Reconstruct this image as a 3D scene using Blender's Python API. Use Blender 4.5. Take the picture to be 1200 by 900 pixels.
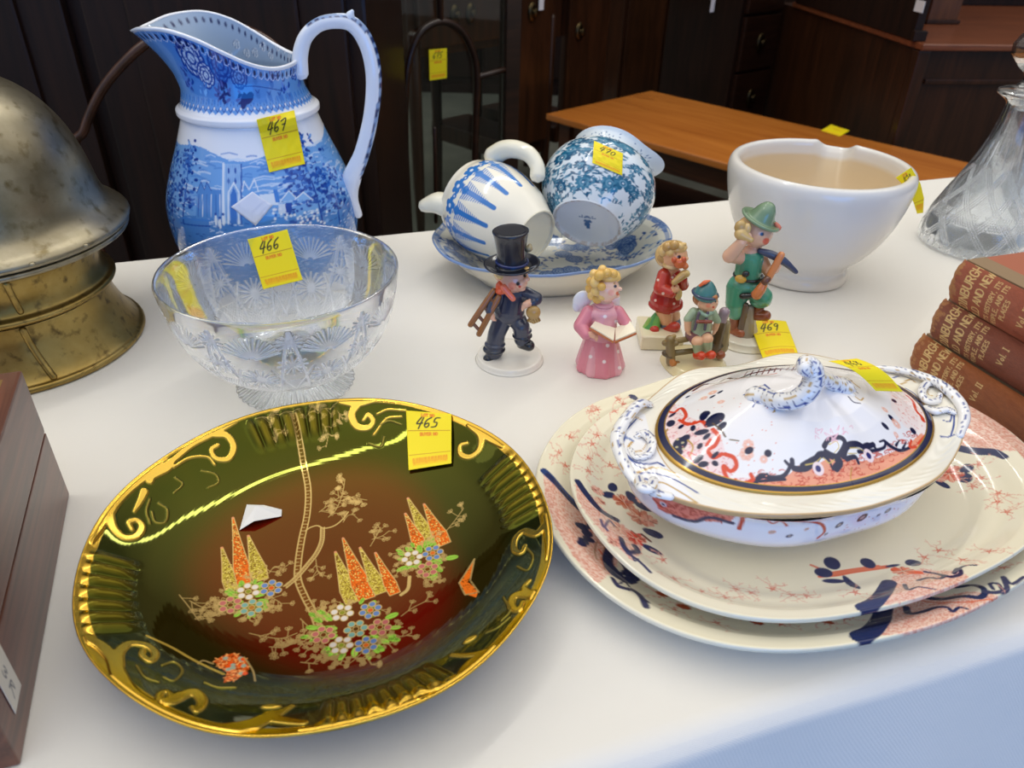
import bpy, bmesh, math, random
import numpy as np
from mathutils import Vector, Matrix
random.seed(7)
RNG = np.random.default_rng(11)
PI = math.pi
for o in list(bpy.data.objects): bpy.data.objects.remove(o)
SC = bpy.context.scene
COL = SC.collection

# ------------------------------------------------------------------ camera
PITCH, ROLL, CAMH, FPX = math.radians(33), math.radians(1.5), .38, 900.
_f = np.array([0, math.cos(PITCH), -math.sin(PITCH)])
_r0 = np.array([1., 0, 0]); _u0 = np.array([0, math.sin(PITCH), math.cos(PITCH)])
_r = _r0*math.cos(ROLL)+_u0*math.sin(ROLL); _u = -_r0*math.sin(ROLL)+_u0*math.cos(ROLL)
_C = np.array([0, 0, CAMH])
cam = bpy.data.objects.new('camera', bpy.data.cameras.new('camera')); COL.objects.link(cam)
cam.matrix_world = Matrix(((_r[0], _u[0], -_f[0], 0), (_r[1], _u[1], -_f[1], 0), (_r[2], _u[2], -_f[2], CAMH), (0, 0, 0, 1)))
cam.data.sensor_width = 36; cam.data.lens = FPX/1200*36
cam.data.clip_start = .01; cam.data.clip_end = 60
cam.data.dof.use_dof = True; cam.data.dof.focus_distance = .62; cam.data.dof.aperture_fstop = 11
SC.camera = cam

# ------------------------------------------------------------------ view, world, lights
SC.view_settings.view_transform = 'Standard'; SC.view_settings.look = 'None'
SC.view_settings.gamma = 1; SC.view_settings.use_curve_mapping = False
SC.view_settings.exposure = -0.26
W = bpy.data.worlds.new('hall_light'); SC.world = W; W.use_nodes = True
nt = W.node_tree; nt.nodes.clear()
wo = nt.nodes.new('ShaderNodeOutputWorld'); bg = nt.nodes.new('ShaderNodeBackground')
tc = nt.nodes.new('ShaderNodeTexCoord'); sx = nt.nodes.new('ShaderNodeSeparateXYZ')
nt.links.new(tc.outputs['Generated'], sx.inputs[0])
def ramp(inp, stops):
    r = nt.nodes.new('ShaderNodeValToRGB'); nt.links.new(inp, r.inputs[0])
    e = r.color_ramp.elements
    while len(e) < len(stops): e.new(.5)
    for k, (p, c) in enumerate(stops): e[k].position = p; e[k].color = (*c, 1)
    return r.outputs[0]
mr = nt.nodes.new('ShaderNodeMapRange'); mr.inputs[1].default_value = -1; nt.links.new(sx.outputs[2], mr.inputs[0])
mry = nt.nodes.new('ShaderNodeMapRange'); mry.inputs[1].default_value = -1; nt.links.new(sx.outputs[1], mry.inputs[0])
up = ramp(mr.outputs[0], [(.40, (.07, .065, .055)), (.60, (.15, .138, .12)), (.80, (.46, .43, .385)), (.93, (2.1, 2.0, 1.83))])
fr = ramp(mry.outputs[0], [(0, (.16, .30, .60)), (.22, (.34, .46, .64)), (.36, (.66, .68, .70)), (.52, (0, 0, 0))])
ad = nt.nodes.new('ShaderNodeMixRGB'); ad.blend_type = 'ADD'; ad.inputs[0].default_value = 1
nt.links.new(up, ad.inputs[1]); nt.links.new(fr, ad.inputs[2])
nt.links.new(ad.outputs[0], bg.inputs[0]); bg.inputs[1].default_value = .74
nt.links.new(bg.outputs[0], wo.inputs[0])
def area(name, loc, target, sx_, sy_, power, color):
    l = bpy.data.lights.new(name, 'AREA'); l.shape = 'RECTANGLE'; l.size = sx_; l.size_y = sy_
    l.energy = power; l.color = color
    o = bpy.data.objects.new(name, l); COL.objects.link(o); o.location = loc
    o.rotation_euler = (Vector(target)-Vector(loc)).to_track_quat('-Z', 'Y').to_euler()
    return o
area('window_daylight', (2.0, 1.5, 2.1), (.1, .5, 0), 1.5, 1.3, 6, (1, .95, .86))
area('side_fill_light', (-2.4, .35, 1.9), (.1, .4, 0), 1.8, 1.3, 9, (1, .96, .88))  # added soft fill from the left, no window known there
area('doorway_daylight', (.7, -2.6, .2), (.3, .2, -.2), 2.2, 1.5, 40, (.0, .29, 1))
# a long fluorescent tube under the ceiling, the streak seen in the glazed bowl
tube_light = area('tube_lamp', (-.05, 1.32, 1.75), (-.05, 1.32, 0), 2.6, .05, 10, (1, .98, .92))
tube_light.rotation_euler = (0, 0, math.radians(50.3))

# ------------------------------------------------------------------ geometry of view (turns a photo pixel into a point on a plane)
def ray(x, y): return _f+_r*((x-600)/FPX)+_u*((450-y)/FPX)
def at(x, y, z=0.):
    d = ray(x, y); return _C+d*((z-CAMH)/d[2])
def aty(x, y, Y):
    d = ray(x, y); return _C+d*(Y/d[1])
def hit_rev(x, y, cx, cy, R):
    """first point of the view ray on a body of revolution R(z) about a vertical axis"""
    d = ray(x, y); ts = np.linspace(.3, 1.6, 1400)
    P = _C+ts[:, None]*d; g = np.hypot(P[:, 0]-cx, P[:, 1]-cy)-R(P[:, 2])
    k = np.argmax(g < 0)
    if g[k] >= 0: k = int(np.argmin(g))
    return P[k]
def hit_h(x, y, H, z0=.03):
    """point of the view ray on a height field H(x,y)"""
    z = z0
    for _ in range(14):
        p = at(x, y, z); z = .5*z+.5*float(H(p[0], p[1]))
    return p

# ------------------------------------------------------------------ colours and splines
def lin(c):
    c = np.array(c, float)/255.
    return np.where(c <= .04045, c/12.92, ((c+.055)/1.055)**2.4)
def L4(c): return (*lin(c), 1)
def cr(pts, n=8, closed=False):
    P = np.array(pts, float)
    if len(P) < 3: return np.array([P[0]+(P[-1]-P[0])*t for t in np.linspace(0, 1, n+1)])
    Q = np.vstack([P[-1], P, P[0], P[1]]) if closed else np.vstack([2*P[0]-P[1], P, 2*P[-1]-P[-2]])
    out = []
    m = len(P) if closed else len(P)-1
    for i in range(m):
        a, b, c, d = Q[i:i+4]
        for t in np.arange(n)/n:
            out.append(.5*((2*b)+(-a+c)*t+(2*a-5*b+4*c-d)*t*t+(-a+3*b-3*c+d)*t**3))
    if not closed: out.append(P[-1])
    return np.array(out)
def resample(P, n):
    P = np.array(P, float); d = np.r_[0, np.cumsum(np.linalg.norm(np.diff(P, axis=0), axis=1))]
    t = np.linspace(0, d[-1], n); return np.stack([np.interp(t, d, P[:, k]) for k in range(P.shape[1])], 1)

# ------------------------------------------------------------------ materials
def new_mat(name):
    m = bpy.data.materials.new(name); m.use_nodes = True
    return m, m.node_tree, m.node_tree.nodes['Principled BSDF']
def plain(name, c, rough=.5, metal=0., coat=0., **kw):
    m, t, b = new_mat(name)
    b.inputs['Base Color'].default_value = L4(c); b.inputs['Roughness'].default_value = rough
    b.inputs['Metallic'].default_value = metal; b.inputs['Coat Weight'].default_value = coat
    b.inputs['Coat Roughness'].default_value = .06
    for k, v in kw.items(): b.inputs[k].default_value = v
    return m
def node(t, kind, **kw):
    n = t.nodes.new(kind)
    for k, v in kw.items():
        if isinstance(k, str) and hasattr(n, k): setattr(n, k, v)
        else: n.inputs[k].default_value = v
    return n
def painted(name, rough=.14, gold_rough=.18, gold_metal=1., noise=0., coat=0., bump=0., bscale=200, spec=.5, tint=None, ior=1.5, rough_noise=0, sss=0):
    """surface colour from the painted mesh attribute 'Col'; 'gold' turns gilding metallic"""
    m, t, b = new_mat(name)
    a = node(t, 'ShaderNodeAttribute', attribute_name='Col'); g = node(t, 'ShaderNodeAttribute', attribute_name='gold')
    colour = a.outputs['Color']
    if noise:
        nz = node(t, 'ShaderNodeTexNoise'); nz.inputs['Scale'].default_value = 90; nz.inputs['Detail'].default_value = 6
        r = node(t, 'ShaderNodeMapRange'); r.inputs[1].default_value = .3; r.inputs[2].default_value = .7
        r.inputs[3].default_value = 1-noise; r.inputs[4].default_value = 1+noise*.3; t.links.new(nz.outputs[0], r.inputs[0])
        mx = node(t, 'ShaderNodeMixRGB', blend_type='MULTIPLY'); mx.inputs[0].default_value = 1
        t.links.new(colour, mx.inputs[1]); t.links.new(r.outputs[0], mx.inputs[2]); colour = mx.outputs[0]
    t.links.new(colour, b.inputs['Base Color'])
    r = node(t, 'ShaderNodeMapRange'); r.inputs[3].default_value = rough; r.inputs[4].default_value = gold_rough
    t.links.new(g.outputs['Fac'], r.inputs[0]); t.links.new(r.outputs[0], b.inputs['Roughness'])
    mm = node(t, 'ShaderNodeMath', operation='MULTIPLY'); mm.inputs[1].default_value = gold_metal
    t.links.new(g.outputs['Fac'], mm.inputs[0]); t.links.new(mm.outputs[0], b.inputs['Metallic'])
    b.inputs['Coat Weight'].default_value = coat; b.inputs['Coat Roughness'].default_value = .05
    b.inputs['Specular IOR Level'].default_value = spec; b.inputs['IOR'].default_value = ior
    if sss: b.inputs['Subsurface Weight'].default_value = sss; b.inputs['Subsurface Scale'].default_value = .004
    if tint: b.inputs['Specular Tint'].default_value = tint
    if bump:
        nz = node(t, 'ShaderNodeTexNoise'); nz.inputs['Scale'].default_value = bscale; nz.inputs['Detail'].default_value = 3
        bp = node(t, 'ShaderNodeBump'); bp.inputs['Strength'].default_value = bump; bp.inputs['Distance'].default_value = .001
        t.links.new(nz.outputs[0], bp.inputs['Height']); t.links.new(bp.outputs[0], b.inputs['Normal'])
    return m
def wood(name, c1, c2, scale=1., axis=0, rough=.3, coat=.3, stretch=14, spec=.5):
    m, t, b = new_mat(name)
    tc = node(t, 'ShaderNodeTexCoord'); mp = node(t, 'ShaderNodeMapping')
    s = [stretch*scale]*3; s[axis] = 1.1*scale; mp.inputs['Scale'].default_value = s
    t.links.new(tc.outputs['Object'], mp.inputs[0])
    nz = node(t, 'ShaderNodeTexNoise'); nz.inputs['Scale'].default_value = 3; nz.inputs['Detail'].default_value = 8; nz.inputs['Distortion'].default_value = 1.2
    t.links.new(mp.outputs[0], nz.inputs[0])
    n2 = node(t, 'ShaderNodeTexNoise'); n2.inputs['Scale'].default_value = 2.2*scale; n2.inputs['Detail'].default_value = 2
    t.links.new(tc.outputs['Object'], n2.inputs[0])
    mx0 = node(t, 'ShaderNodeMath', operation='MULTIPLY_ADD'); mx0.inputs[1].default_value = .45
    t.links.new(n2.outputs[0], mx0.inputs[0]); t.links.new(nz.outputs[0], mx0.inputs[2])
    r = node(t, 'ShaderNodeValToRGB'); r.color_ramp.elements[0].position = .45; r.color_ramp.elements[1].position = .95
    r.color_ramp.elements[0].color = L4(c1); r.color_ramp.elements[1].color = L4(c2)
    t.links.new(mx0.outputs[0], r.inputs[0]); t.links.new(r.outputs[0], b.inputs['Base Color'])
    b.inputs['Roughness'].default_value = rough; b.inputs['Coat Weight'].default_value = coat; b.inputs['Coat Roughness'].default_value = .15
    b.inputs['Specular IOR Level'].default_value = spec
    return m
def glass(name, body=.6, tint=(.97, .985, 1), rough=0.):
    """clear lead crystal: refraction mixed with a thin clear share that lets daylight through"""
    m, t, b = new_mat(name); t.nodes.remove(b)
    g = node(t, 'ShaderNodeBsdfGlass'); g.inputs['IOR'].default_value = 1.5; g.inputs['Roughness'].default_value = rough; g.inputs['Color'].default_value = (*tint, 1)
    tr = node(t, 'ShaderNodeBsdfTransparent'); tr.inputs[0].default_value = (*tint, 1)
    mx = node(t, 'ShaderNodeMixShader'); mx.inputs[0].default_value = body
    t.links.new(tr.outputs[0], mx.inputs[1]); t.links.new(g.outputs[0], mx.inputs[2])
    t.links.new(mx.outputs[0], t.nodes['Material Output'].inputs[0])
    return m

# ------------------------------------------------------------------ mesh building
def mesh_obj(name, V, F, mat, parent=None, smooth=True, col=None, gold=None, flip=False):
    me = bpy.data.meshes.new(name)
    V = np.asarray(V, np.float32)
    if isinstance(F, np.ndarray):
        if flip: F = F[:, ::-1]
        n, k = F.shape
        me.vertices.add(len(V)); me.vertices.foreach_set('co', V.ravel())
        me.loops.add(n*k); me.loops.foreach_set('vertex_index', np.ascontiguousarray(F, np.int32).ravel())
        me.polygons.add(n); me.polygons.foreach_set('loop_start', np.arange(0, n*k, k, dtype=np.int32))
        me.update(calc_edges=True)
    else:
        me.from_pydata([tuple(map(float, v)) for v in V], [], F); me.update()
    if smooth: me.polygons.foreach_set('use_smooth', np.ones(len(me.polygons), bool))
    if col is not None:
        a = me.color_attributes.new('Col', 'FLOAT_COLOR', 'POINT')
        C4 = np.ones((len(V), 4), np.float32); C4[:, :3] = col; a.data.foreach_set('color', C4.ravel())
        g = me.attributes.new('gold', 'FLOAT', 'POINT')
        g.data.foreach_set('value', np.asarray(gold if gold is not None else np.zeros(len(V)), np.float32))
    o = bpy.data.objects.new(name, me); COL.objects.link(o)
    if isinstance(mat, (list, tuple)):
        for m in mat: me.materials.append(m)
    else: me.materials.append(mat)
    if parent is not None: o.parent = parent
    return o
def gfaces(nu, nv, cu=False, cv=False):
    I = np.arange(nu*nv).reshape(nu, nv)
    iu = np.arange(nu if cu else nu-1); iv = np.arange(nv if cv else nv-1)
    a = I[np.ix_(iu, iv)]; b = I[np.ix_((iu+1) % nu, iv)]; c = I[np.ix_((iu+1) % nu, (iv+1) % nv)]; d = I[np.ix_(iu, (iv+1) % nv)]
    return np.stack([a, b, c, d], -1).reshape(-1, 4)
def tag(o, label=None, cat=None, group=None, kind=None):
    if label: o['label'] = label
    if cat: o['category'] = cat
    if group: o['group'] = group
    if kind: o['kind'] = kind
    return o
def thing(name, label, cat, loc=(0, 0, 0), rotz=0, group=None):
    o = bpy.data.objects.new(name, None); COL.objects.link(o); o.empty_display_size = .02
    o.location = tuple(map(float, loc)); o.rotation_euler = (0, 0, rotz)
    return tag(o, label, cat, group)
def rev_prof(prof, n=96, m=None, smoothn=6):
    """closed or open profile (r,z) turned about z: (n, m, 3) grid"""
    P = cr(prof, smoothn) if smoothn else np.array(prof, float)
    if m: P = resample(P, m)
    P[:, 0] = np.maximum(P[:, 0], 1e-5)
    th = np.linspace(0, 2*PI, n, endpoint=False)
    return np.stack([np.cos(th)[:, None]*P[:, 0], np.sin(th)[:, None]*P[:, 0], np.repeat(P[None, :, 1], n, 0)], -1)
def rev(name, prof, mat, parent=None, n=96, m=None, smoothn=6, col=None, off=(0, 0, 0), flip=False, warp=None):
    G = rev_prof(prof, n, m, smoothn)
    if warp is not None: G = warp(G)
    G = G+np.array(off)
    V = G.reshape(-1, 3)
    c = None if col is None else np.tile(lin(col), (len(V), 1))
    return mesh_obj(name, V, gfaces(G.shape[0], G.shape[1], True), mat, parent, col=c, flip=flip)
def tube_grid(path, rad, n=14, flat=1., up=None, caps=True):
    P = np.array(path, float); m = len(P); R = np.interp(np.linspace(0, 1, m), np.linspace(0, 1, len(rad)), rad) if np.ndim(rad) else np.full(m, rad)
    if caps:
        P = np.vstack([P[0], P[0], P, P[-1], P[-1]]); 
        T = np.gradient(P[2:-2], axis=0) if m > 2 else np.repeat((P[3:4]-P[2:3]), 2, 0)
        T /= np.linalg.norm(T, axis=1)[:, None]+1e-12
        P[0] -= T[0]*R[0]*.8; P[1] -= T[0]*R[0]*.5; P[-1] += T[-1]*R[-1]*.8; P[-2] += T[-1]*R[-1]*.5
        R = np.r_[R[0]*.02, R[0]*.75, R, R[-1]*.75, R[-1]*.02]; T = np.vstack([T[0], T[0], T, T[-1], T[-1]])
    else:
        T = np.gradient(P, axis=0); T /= np.linalg.norm(T, axis=1)[:, None]+1e-12
    N = np.zeros_like(P); u0 = np.array(up if up is not None else (0, 0, 1.), float)
    if abs(T[0]@u0) > .95: u0 = np.array([1., 0, 0])
    v = u0
    for i in range(len(P)):
        v = v-T[i]*(T[i]@v); v = v/(np.linalg.norm(v)+1e-12); N[i] = v
    B = np.cross(T, N)
    a = np.linspace(0, 2*PI, n, endpoint=False)
    G = P[None]+(np.cos(a)[:, None, None]*N[None]*flat+np.sin(a)[:, None, None]*B[None])*R[None, :, None]
    return G
def tube(name, path, rad, mat, parent=None, n=14, col=None, flat=1., up=None, sm=6):
    P = cr(path, sm) if sm else path
    G = tube_grid(P, rad, n, flat, up); V = G.reshape(-1, 3)
    c = None if col is None else np.tile(lin(col), (len(V), 1))
    return mesh_obj(name, V, gfaces(G.shape[0], G.shape[1], True), mat, parent, col=c)
def merge(parts):
    Vs, Fs, k = [], [], 0
    for V, F in parts:
        Vs.append(np.asarray(V, float)); Fs.append(np.asarray(F)+k); k += len(V)
    return np.vstack(Vs), np.vstack(Fs)
def box(name, x0, x1, y0, y1, z0, z1, mat, parent=None, bev=.002, seg=2):
    bm = bmesh.new(); bmesh.ops.create_cube(bm, size=1)
    for v in bm.verts: v.co = Vector(((x0+x1)/2+v.co.x*(x1-x0), (y0+y1)/2+v.co.y*(y1-y0), (z0+z1)/2+v.co.z*(z1-z0)))
    if bev: bmesh.ops.bevel(bm, geom=bm.edges[:], offset=bev, segments=seg, affect='EDGES', profile=.7)
    me = bpy.data.meshes.new(name); bm.to_mesh(me); bm.free(); me.materials.append(mat)
    o = bpy.data.objects.new(name, me); COL.objects.link(o)
    if parent is not None: o.parent = parent
    return o

# ------------------------------------------------------------------ canvas: decoration painted in an object's own surface coordinates
class Canvas:
    def __init__(s, x0, x1, y0, y1, px, bg):
        s.x0, s.y0, s.k = x0, y0, 1./px; s.W = int((x1-x0)/px)+2; s.H = int((y1-y0)/px)+2
        s.a = np.zeros((s.H, s.W, 5), np.float32); s.a[..., :3] = lin(bg)
    def _box(s, xs, ys, pad):
        i0 = max(0, int((min(xs)-pad-s.x0)*s.k)-1); i1 = min(s.W, int((max(xs)+pad-s.x0)*s.k)+3)
        j0 = max(0, int((min(ys)-pad-s.y0)*s.k)-1); j1 = min(s.H, int((max(ys)+pad-s.y0)*s.k)+3)
        if i1 <= i0 or j1 <= j0: return None
        X, Y = np.meshgrid(s.x0+np.arange(i0, i1)/s.k, s.y0+np.arange(j0, j1)/s.k)
        return i0, i1, j0, j1, X, Y
    def _put(s, b, d, c, gold, h, al):
        i0, i1, j0, j1 = b[:4]; m = np.clip(.5-d*s.k*.8, 0, 1)*al
        A = s.a[j0:j1, i0:i1]
        if c is not None: A[..., :3] += (lin(c)-A[..., :3])*m[..., None]
        if gold is not None: A[..., 3] += (gold-A[..., 3])*m
        if h is not None: A[..., 4] += (h-A[..., 4])*m
    def line(s, pts, w, c, w2=None, gold=None, h=None, al=1., sm=0):
        P = np.asarray(pts, float)
        if sm: P = cr(P, sm)
        w2 = w if w2 is None else w2; n = len(P)-1
        b = s._box(P[:, 0], P[:, 1], max(w, w2))
        if b is None or n < 1: return
        D = np.full(b[4].shape, 1e9)
        for i in range(n):
            p, q = P[i], P[i+1]; v = q-p; L = v@v+1e-18
            r = .5*(w+(w2-w)*(i+.5)/n)
            t = np.clip(((b[4]-p[0])*v[0]+(b[5]-p[1])*v[1])/L, 0, 1)
            D = np.minimum(D, np.hypot(b[4]-p[0]-t*v[0], b[5]-p[1]-t*v[1])-r)
        s._put(b, D, c, gold, h, al)
    def ell(s, x, y, rx, ry, rot, c, gold=None, h=None, al=1.):
        b = s._box([x], [y], max(rx, ry))
        if b is None: return
        cs, sn = math.cos(rot), math.sin(rot); dx, dy = b[4]-x, b[5]-y
        e = np.hypot((dx*cs+dy*sn)/rx, (-dx*sn+dy*cs)/ry)
        s._put(b, (e-1)*min(rx, ry), c, gold, h, al)
    def disc(s, x, y, r, c, **k): s.ell(x, y, r, r, 0, c, **k)
    def poly(s, pts, c, gold=None, h=None, al=1.):
        P = np.asarray(pts, float); b = s._box(P[:, 0], P[:, 1], 0)
        if b is None: return
        X, Y = b[4], b[5]; ins = np.zeros(X.shape, bool)
        for i in range(len(P)):
            (xa, ya), (xb, yb) = P[i-1], P[i]
            if ya == yb: continue
            cnd = (ya > Y) != (yb > Y); ins ^= cnd & (X < (xb-xa)*(Y-ya)/(yb-ya)+xa)
        s._put(b, np.where(ins, -1., 1.), c, gold, h, al)
    def speckle(s, pts, n, r, c, al=1., seed=1):
        P = np.asarray(pts, float); g = np.random.default_rng(seed)
        X = g.uniform(P[:, 0].min(), P[:, 0].max(), n); Y = g.uniform(P[:, 1].min(), P[:, 1].max(), n)
        ins = np.zeros(n, bool)
        for i in range(len(P)):
            (xa, ya), (xb, yb) = P[i-1], P[i]
            if ya == yb: continue
            cnd = (ya > Y) != (yb > Y); ins ^= cnd & (X < (xb-xa)*(Y-ya)/(yb-ya)+xa)
        for x, y in zip(X[ins], Y[ins]):
            s.line([(x, y), (x+g.normal()*r*1.5, y+g.normal()*r*1.5)], r, c, al=al)
    def sample(s, u, v):
        x = np.clip((np.asarray(u)-s.x0)*s.k, 0, s.W-1.001); y = np.clip((np.asarray(v)-s.y0)*s.k, 0, s.H-1.001)
        i = x.astype(int); j = y.astype(int); fx = (x-i)[..., None]; fy = (y-j)[..., None]; A = s.a
        return (A[j, i]*(1-fx)+A[j, i+1]*fx)*(1-fy)+(A[j+1, i]*(1-fx)+A[j+1, i+1]*fx)*fy

FONT = {'A': [[(0, 0), (.3, 1), (.6, 0)], [(.1, .35), (.5, .35)]], 'B': [[(0, 0), (0, 1), (.4, 1), (.5, .75), (.4, .52), (0, .52)], [(.4, .52), (.55, .27), (.42, 0), (0, 0)]],
 'C': [[(.55, .8), (.4, 1), (.15, 1), (0, .75), (0, .25), (.15, 0), (.4, 0), (.55, .2)]], 'D': [[(0, 0), (0, 1), (.35, 1), (.55, .7), (.55, .3), (.35, 0), (0, 0)]],
 'E': [[(.5, 1), (0, 1), (0, 0), (.5, 0)], [(0, .52), (.4, .52)]], 'F': [[(.5, 1), (0, 1), (0, 0)], [(0, .52), (.4, .52)]],
 'G': [[(.55, .8), (.4, 1), (.15, 1), (0, .75), (0, .25), (.15, 0), (.4, 0), (.55, .15), (.55, .45), (.35, .45)]], 'H': [[(0, 0), (0, 1)], [(.55, 0), (.55, 1)], [(0, .5), (.55, .5)]],
 'I': [[(.1, 0), (.1, 1)], [(0, 0), (.2, 0)], [(0, 1), (.2, 1)]], 'L': [[(0, 1), (0, 0), (.5, 0)]], 'N': [[(0, 0), (0, 1), (.55, 0), (.55, 1)]], 'M': [[(0, 0), (0, 1), (.3, .4), (.6, 1), (.6, 0)]],
 'O': [[(.28, 1), (.08, .85), (0, .5), (.08, .15), (.28, 0), (.48, .15), (.56, .5), (.48, .85), (.28, 1)]], 'P': [[(0, 0), (0, 1), (.4, 1), (.52, .75), (.4, .5), (0, .5)]],
 'R': [[(0, 0), (0, 1), (.4, 1), (.52, .75), (.4, .5), (0, .5)], [(.25, .5), (.55, 0)]], 'S': [[(.5, .85), (.3, 1), (.08, .9), (.05, .65), (.45, .4), (.5, .12), (.28, 0), (.02, .12)]],
 'T': [[(.28, 0), (.28, 1)], [(0, .85), (0, 1), (.56, 1), (.56, .85)]], 'U': [[(0, 1), (0, .2), (.15, 0), (.4, 0), (.55, .2), (.55, 1)]], 'V': [[(0, 1), (.3, 0), (.6, 1)]],
 'W': [[(0, 1), (.18, 0), (.37, .8), (.56, 0), (.74, 1)]], 'Y': [[(0, 1), (.28, .5), (.56, 1)], [(.28, .5), (.28, 0)]], ',': [[(.08, .08), (.02, -.15)]], '.': [[(.05, 0), (.06, .04)]],
 'o': [[(.2, .55), (.03, .4), (.03, .15), (.2, 0), (.36, .15), (.36, .4), (.2, .55)]], 'l': [[(.08, 0), (.08, 1)]], ' ': [],
 '3': [[(.05, .85), (.25, 1), (.45, .8), (.2, .55), (.48, .3), (.25, 0), (.02, .12)]],
 '4': [[(.3, .98), (.02, .35), (.5, .42)], [(.48, .95), (.26, -.12)]], '5': [[(.55, 1), (.22, .95), (.16, .55), (.42, .5), (.4, .12), (.05, .02)]],
 '6': [[(.48, 1), (.15, .7), (.04, .25), (.22, 0), (.42, .18), (.34, .42), (.1, .3)]], '7': [[(.05, .85), (.55, .98), (.28, -.02)], [(.2, .5), (.5, .55)]],
 '8': [[(.45, .85), (.2, .95), (.1, .72), (.4, .35), (.3, .02), (.08, .12), (.15, .45), (.45, .85)]], '9': [[(.45, .7), (.2, .55), (.08, .75), (.25, .98), (.45, .85), (.42, .4), (.34, -.05)]],
 '0': [[(.3, .98), (.08, .6), (.12, .1), (.32, .02), (.5, .4), (.48, .8), (.3, .98)]], '1': [[(.2, 1), (.14, 0)]], '2': [[(.05, .8), (.3, 1), (.45, .75), (.05, 0), (.5, .05)]]}
def text(cv, s, x, y, h, w, c, ang=0., gap=.28, sm=0, gold=None, T=None, slant=0., squash=1.):
    cs, sn = math.cos(ang), math.sin(ang); cx = 0.
    for ch in s:
        st = FONT.get(ch, []); wd = max([p[0] for q in st for p in q], default=.3)
        for q in st:
            P = [((cx+(px+slant*py)*squash)*h, py*h) for px, py in q]
            P = [(x+a*cs-b*sn, y+a*sn+b*cs) for a, b in P]
            if T: P = [T(*p) for p in P]
            cv.line(P, w, c, sm=sm, gold=gold)
        cx += (wd+gap)*squash
    return cx*h

# ------------------------------------------------------------------ stickers
STICK = painted('sticker_paper', rough=.55)
PAPER = plain('white_paper', (236, 234, 230), .7)
def sticker_canvas(num, seed=0):
    cv = Canvas(0, 1, 0, 1.32, .008, (250, 226, 0))
    text(cv, 'LOT NO', .34, 1.20, .07, .022, (235, 120, 10), gap=.2)
    cv.line([(.03, .84), (.97, .84)], .012, (170, 80, 10)); cv.line([(.03, .30), (.97, .30)], .012, (190, 90, 10))
    text(cv, 'BUYER NO', .30, .72, .07, .022, (235, 130, 10), gap=.2)
    cv.poly([(.10, .08), (.92, .08), (.92, .24), (.10, .24)], (250, 190, 0), al=.7)
    g = np.random.default_rng(seed)
    for k in range(26):
        x = .12+.78*k/25; cv.line([(x, .10+g.uniform(0, .04)), (x+g.uniform(-.02, .02), .22)], .018, (240, 140, 10), al=.75)
    cv.line([(.1, .16), (.9, .16)], .02, (250, 190, 0), al=.7)
    if num: text(cv, num, .20, .92, .26, .034, (25, 22, 10), gap=.16, sm=5, slant=.25)
    return cv
def make_sticker(parent, num, fn, lift=(0, 0, .0006), origin=(0, 0, 0), name='lot_sticker', label=None, nu=64, nv=84):
    """fn(s,t) -> world point; s 0..1 left-right, t 0..1 bottom-top"""
    cv = sticker_canvas(num); S, T = np.meshgrid(np.linspace(0, 1, nu), np.linspace(0, 1, nv), indexing='ij')
    G = fn(S, T)+np.array(lift)-np.array(origin)
    smp = cv.sample(S*.999, T*1.319).reshape(-1, 5)
    V = G.reshape(-1, 3); n = len(V)
    e1 = np.gradient(G, axis=0); e2 = np.gradient(G, axis=1); N = np.cross(e1, e2); N /= np.linalg.norm(N, axis=-1)[..., None]+1e-12
    V2 = (G-N*.00025).reshape(-1, 3)
    F = gfaces(nu, nv); F2 = F[:, ::-1]+n
    I = np.arange(n).reshape(nu, nv); rim = np.r_[I[:, 0], I[-1, 1:], I[-2::-1, -1], I[0, -2:0:-1]]
    r2 = np.roll(rim, -1); F3 = np.stack([rim, rim+n, r2+n, r2], -1)
    o = mesh_obj(name, np.vstack([V, V2]), np.vstack([F, F2, F3]), STICK, parent, col=np.vstack([smp[:, :3]]*2))
    if label: o['label'] = label
    return o
def bil(c, S, T):
    """corners in order bottom-left, bottom-right, top-right, top-left"""
    a, b, d, e = [np.array(q, float) for q in c]; S = S[..., None]; T = T[..., None]
    return (a*(1-S)+b*S)*(1-T)+(e*(1-S)+d*S)*T
def pix_patch(c, hit):
    """corner pixels of a label and a function giving the surface point under a pixel"""
    def fn(S, T):
        nu, nv = S.shape; P = bil([(*q, 0) for q in c], S, T)
        out = np.zeros((nu, nv, 3)); ku = np.linspace(0, nu-1, 9).astype(int); kv = np.linspace(0, nv-1, 9).astype(int)
        K = np.array([[hit(P[i, j, 0], P[i, j, 1]) for j in kv] for i in ku])
        for a in range(3):
            tmp = np.array([np.interp(np.arange(nu), ku, K[:, j, a]) for j in range(9)])
            out[..., a] = np.array([np.interp(np.arange(nv), kv, tmp[:, i]) for i in range(nu)])
        return out
    return fn
# ================================================================== the setting
carpet, t_, b_ = new_mat('grey_carpet')
nz = node(t_, 'ShaderNodeTexNoise'); nz.inputs['Scale'].default_value = 60; nz.inputs['Detail'].default_value = 8
rr = node(t_, 'ShaderNodeValToRGB'); rr.color_ramp.elements[0].color = L4((62, 64, 58)); rr.color_ramp.elements[1].color = L4((104, 104, 94))
t_.links.new(nz.outputs[0], rr.inputs[0]); t_.links.new(rr.outputs[0], b_.inputs['Base Color']); b_.inputs['Roughness'].default_value = .95
FZ = -.745
o = box('floor', -4, 6, -2.5, 9, FZ-.1, FZ, carpet, bev=0); tag(o, kind='structure')
wallm = plain('dark_wall_paint', (70, 60, 52), .8)
o = box('wall_back', -4, 6, 9, 9.12, FZ-.1, 2.3, wallm, bev=0); tag(o, kind='structure')

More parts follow.
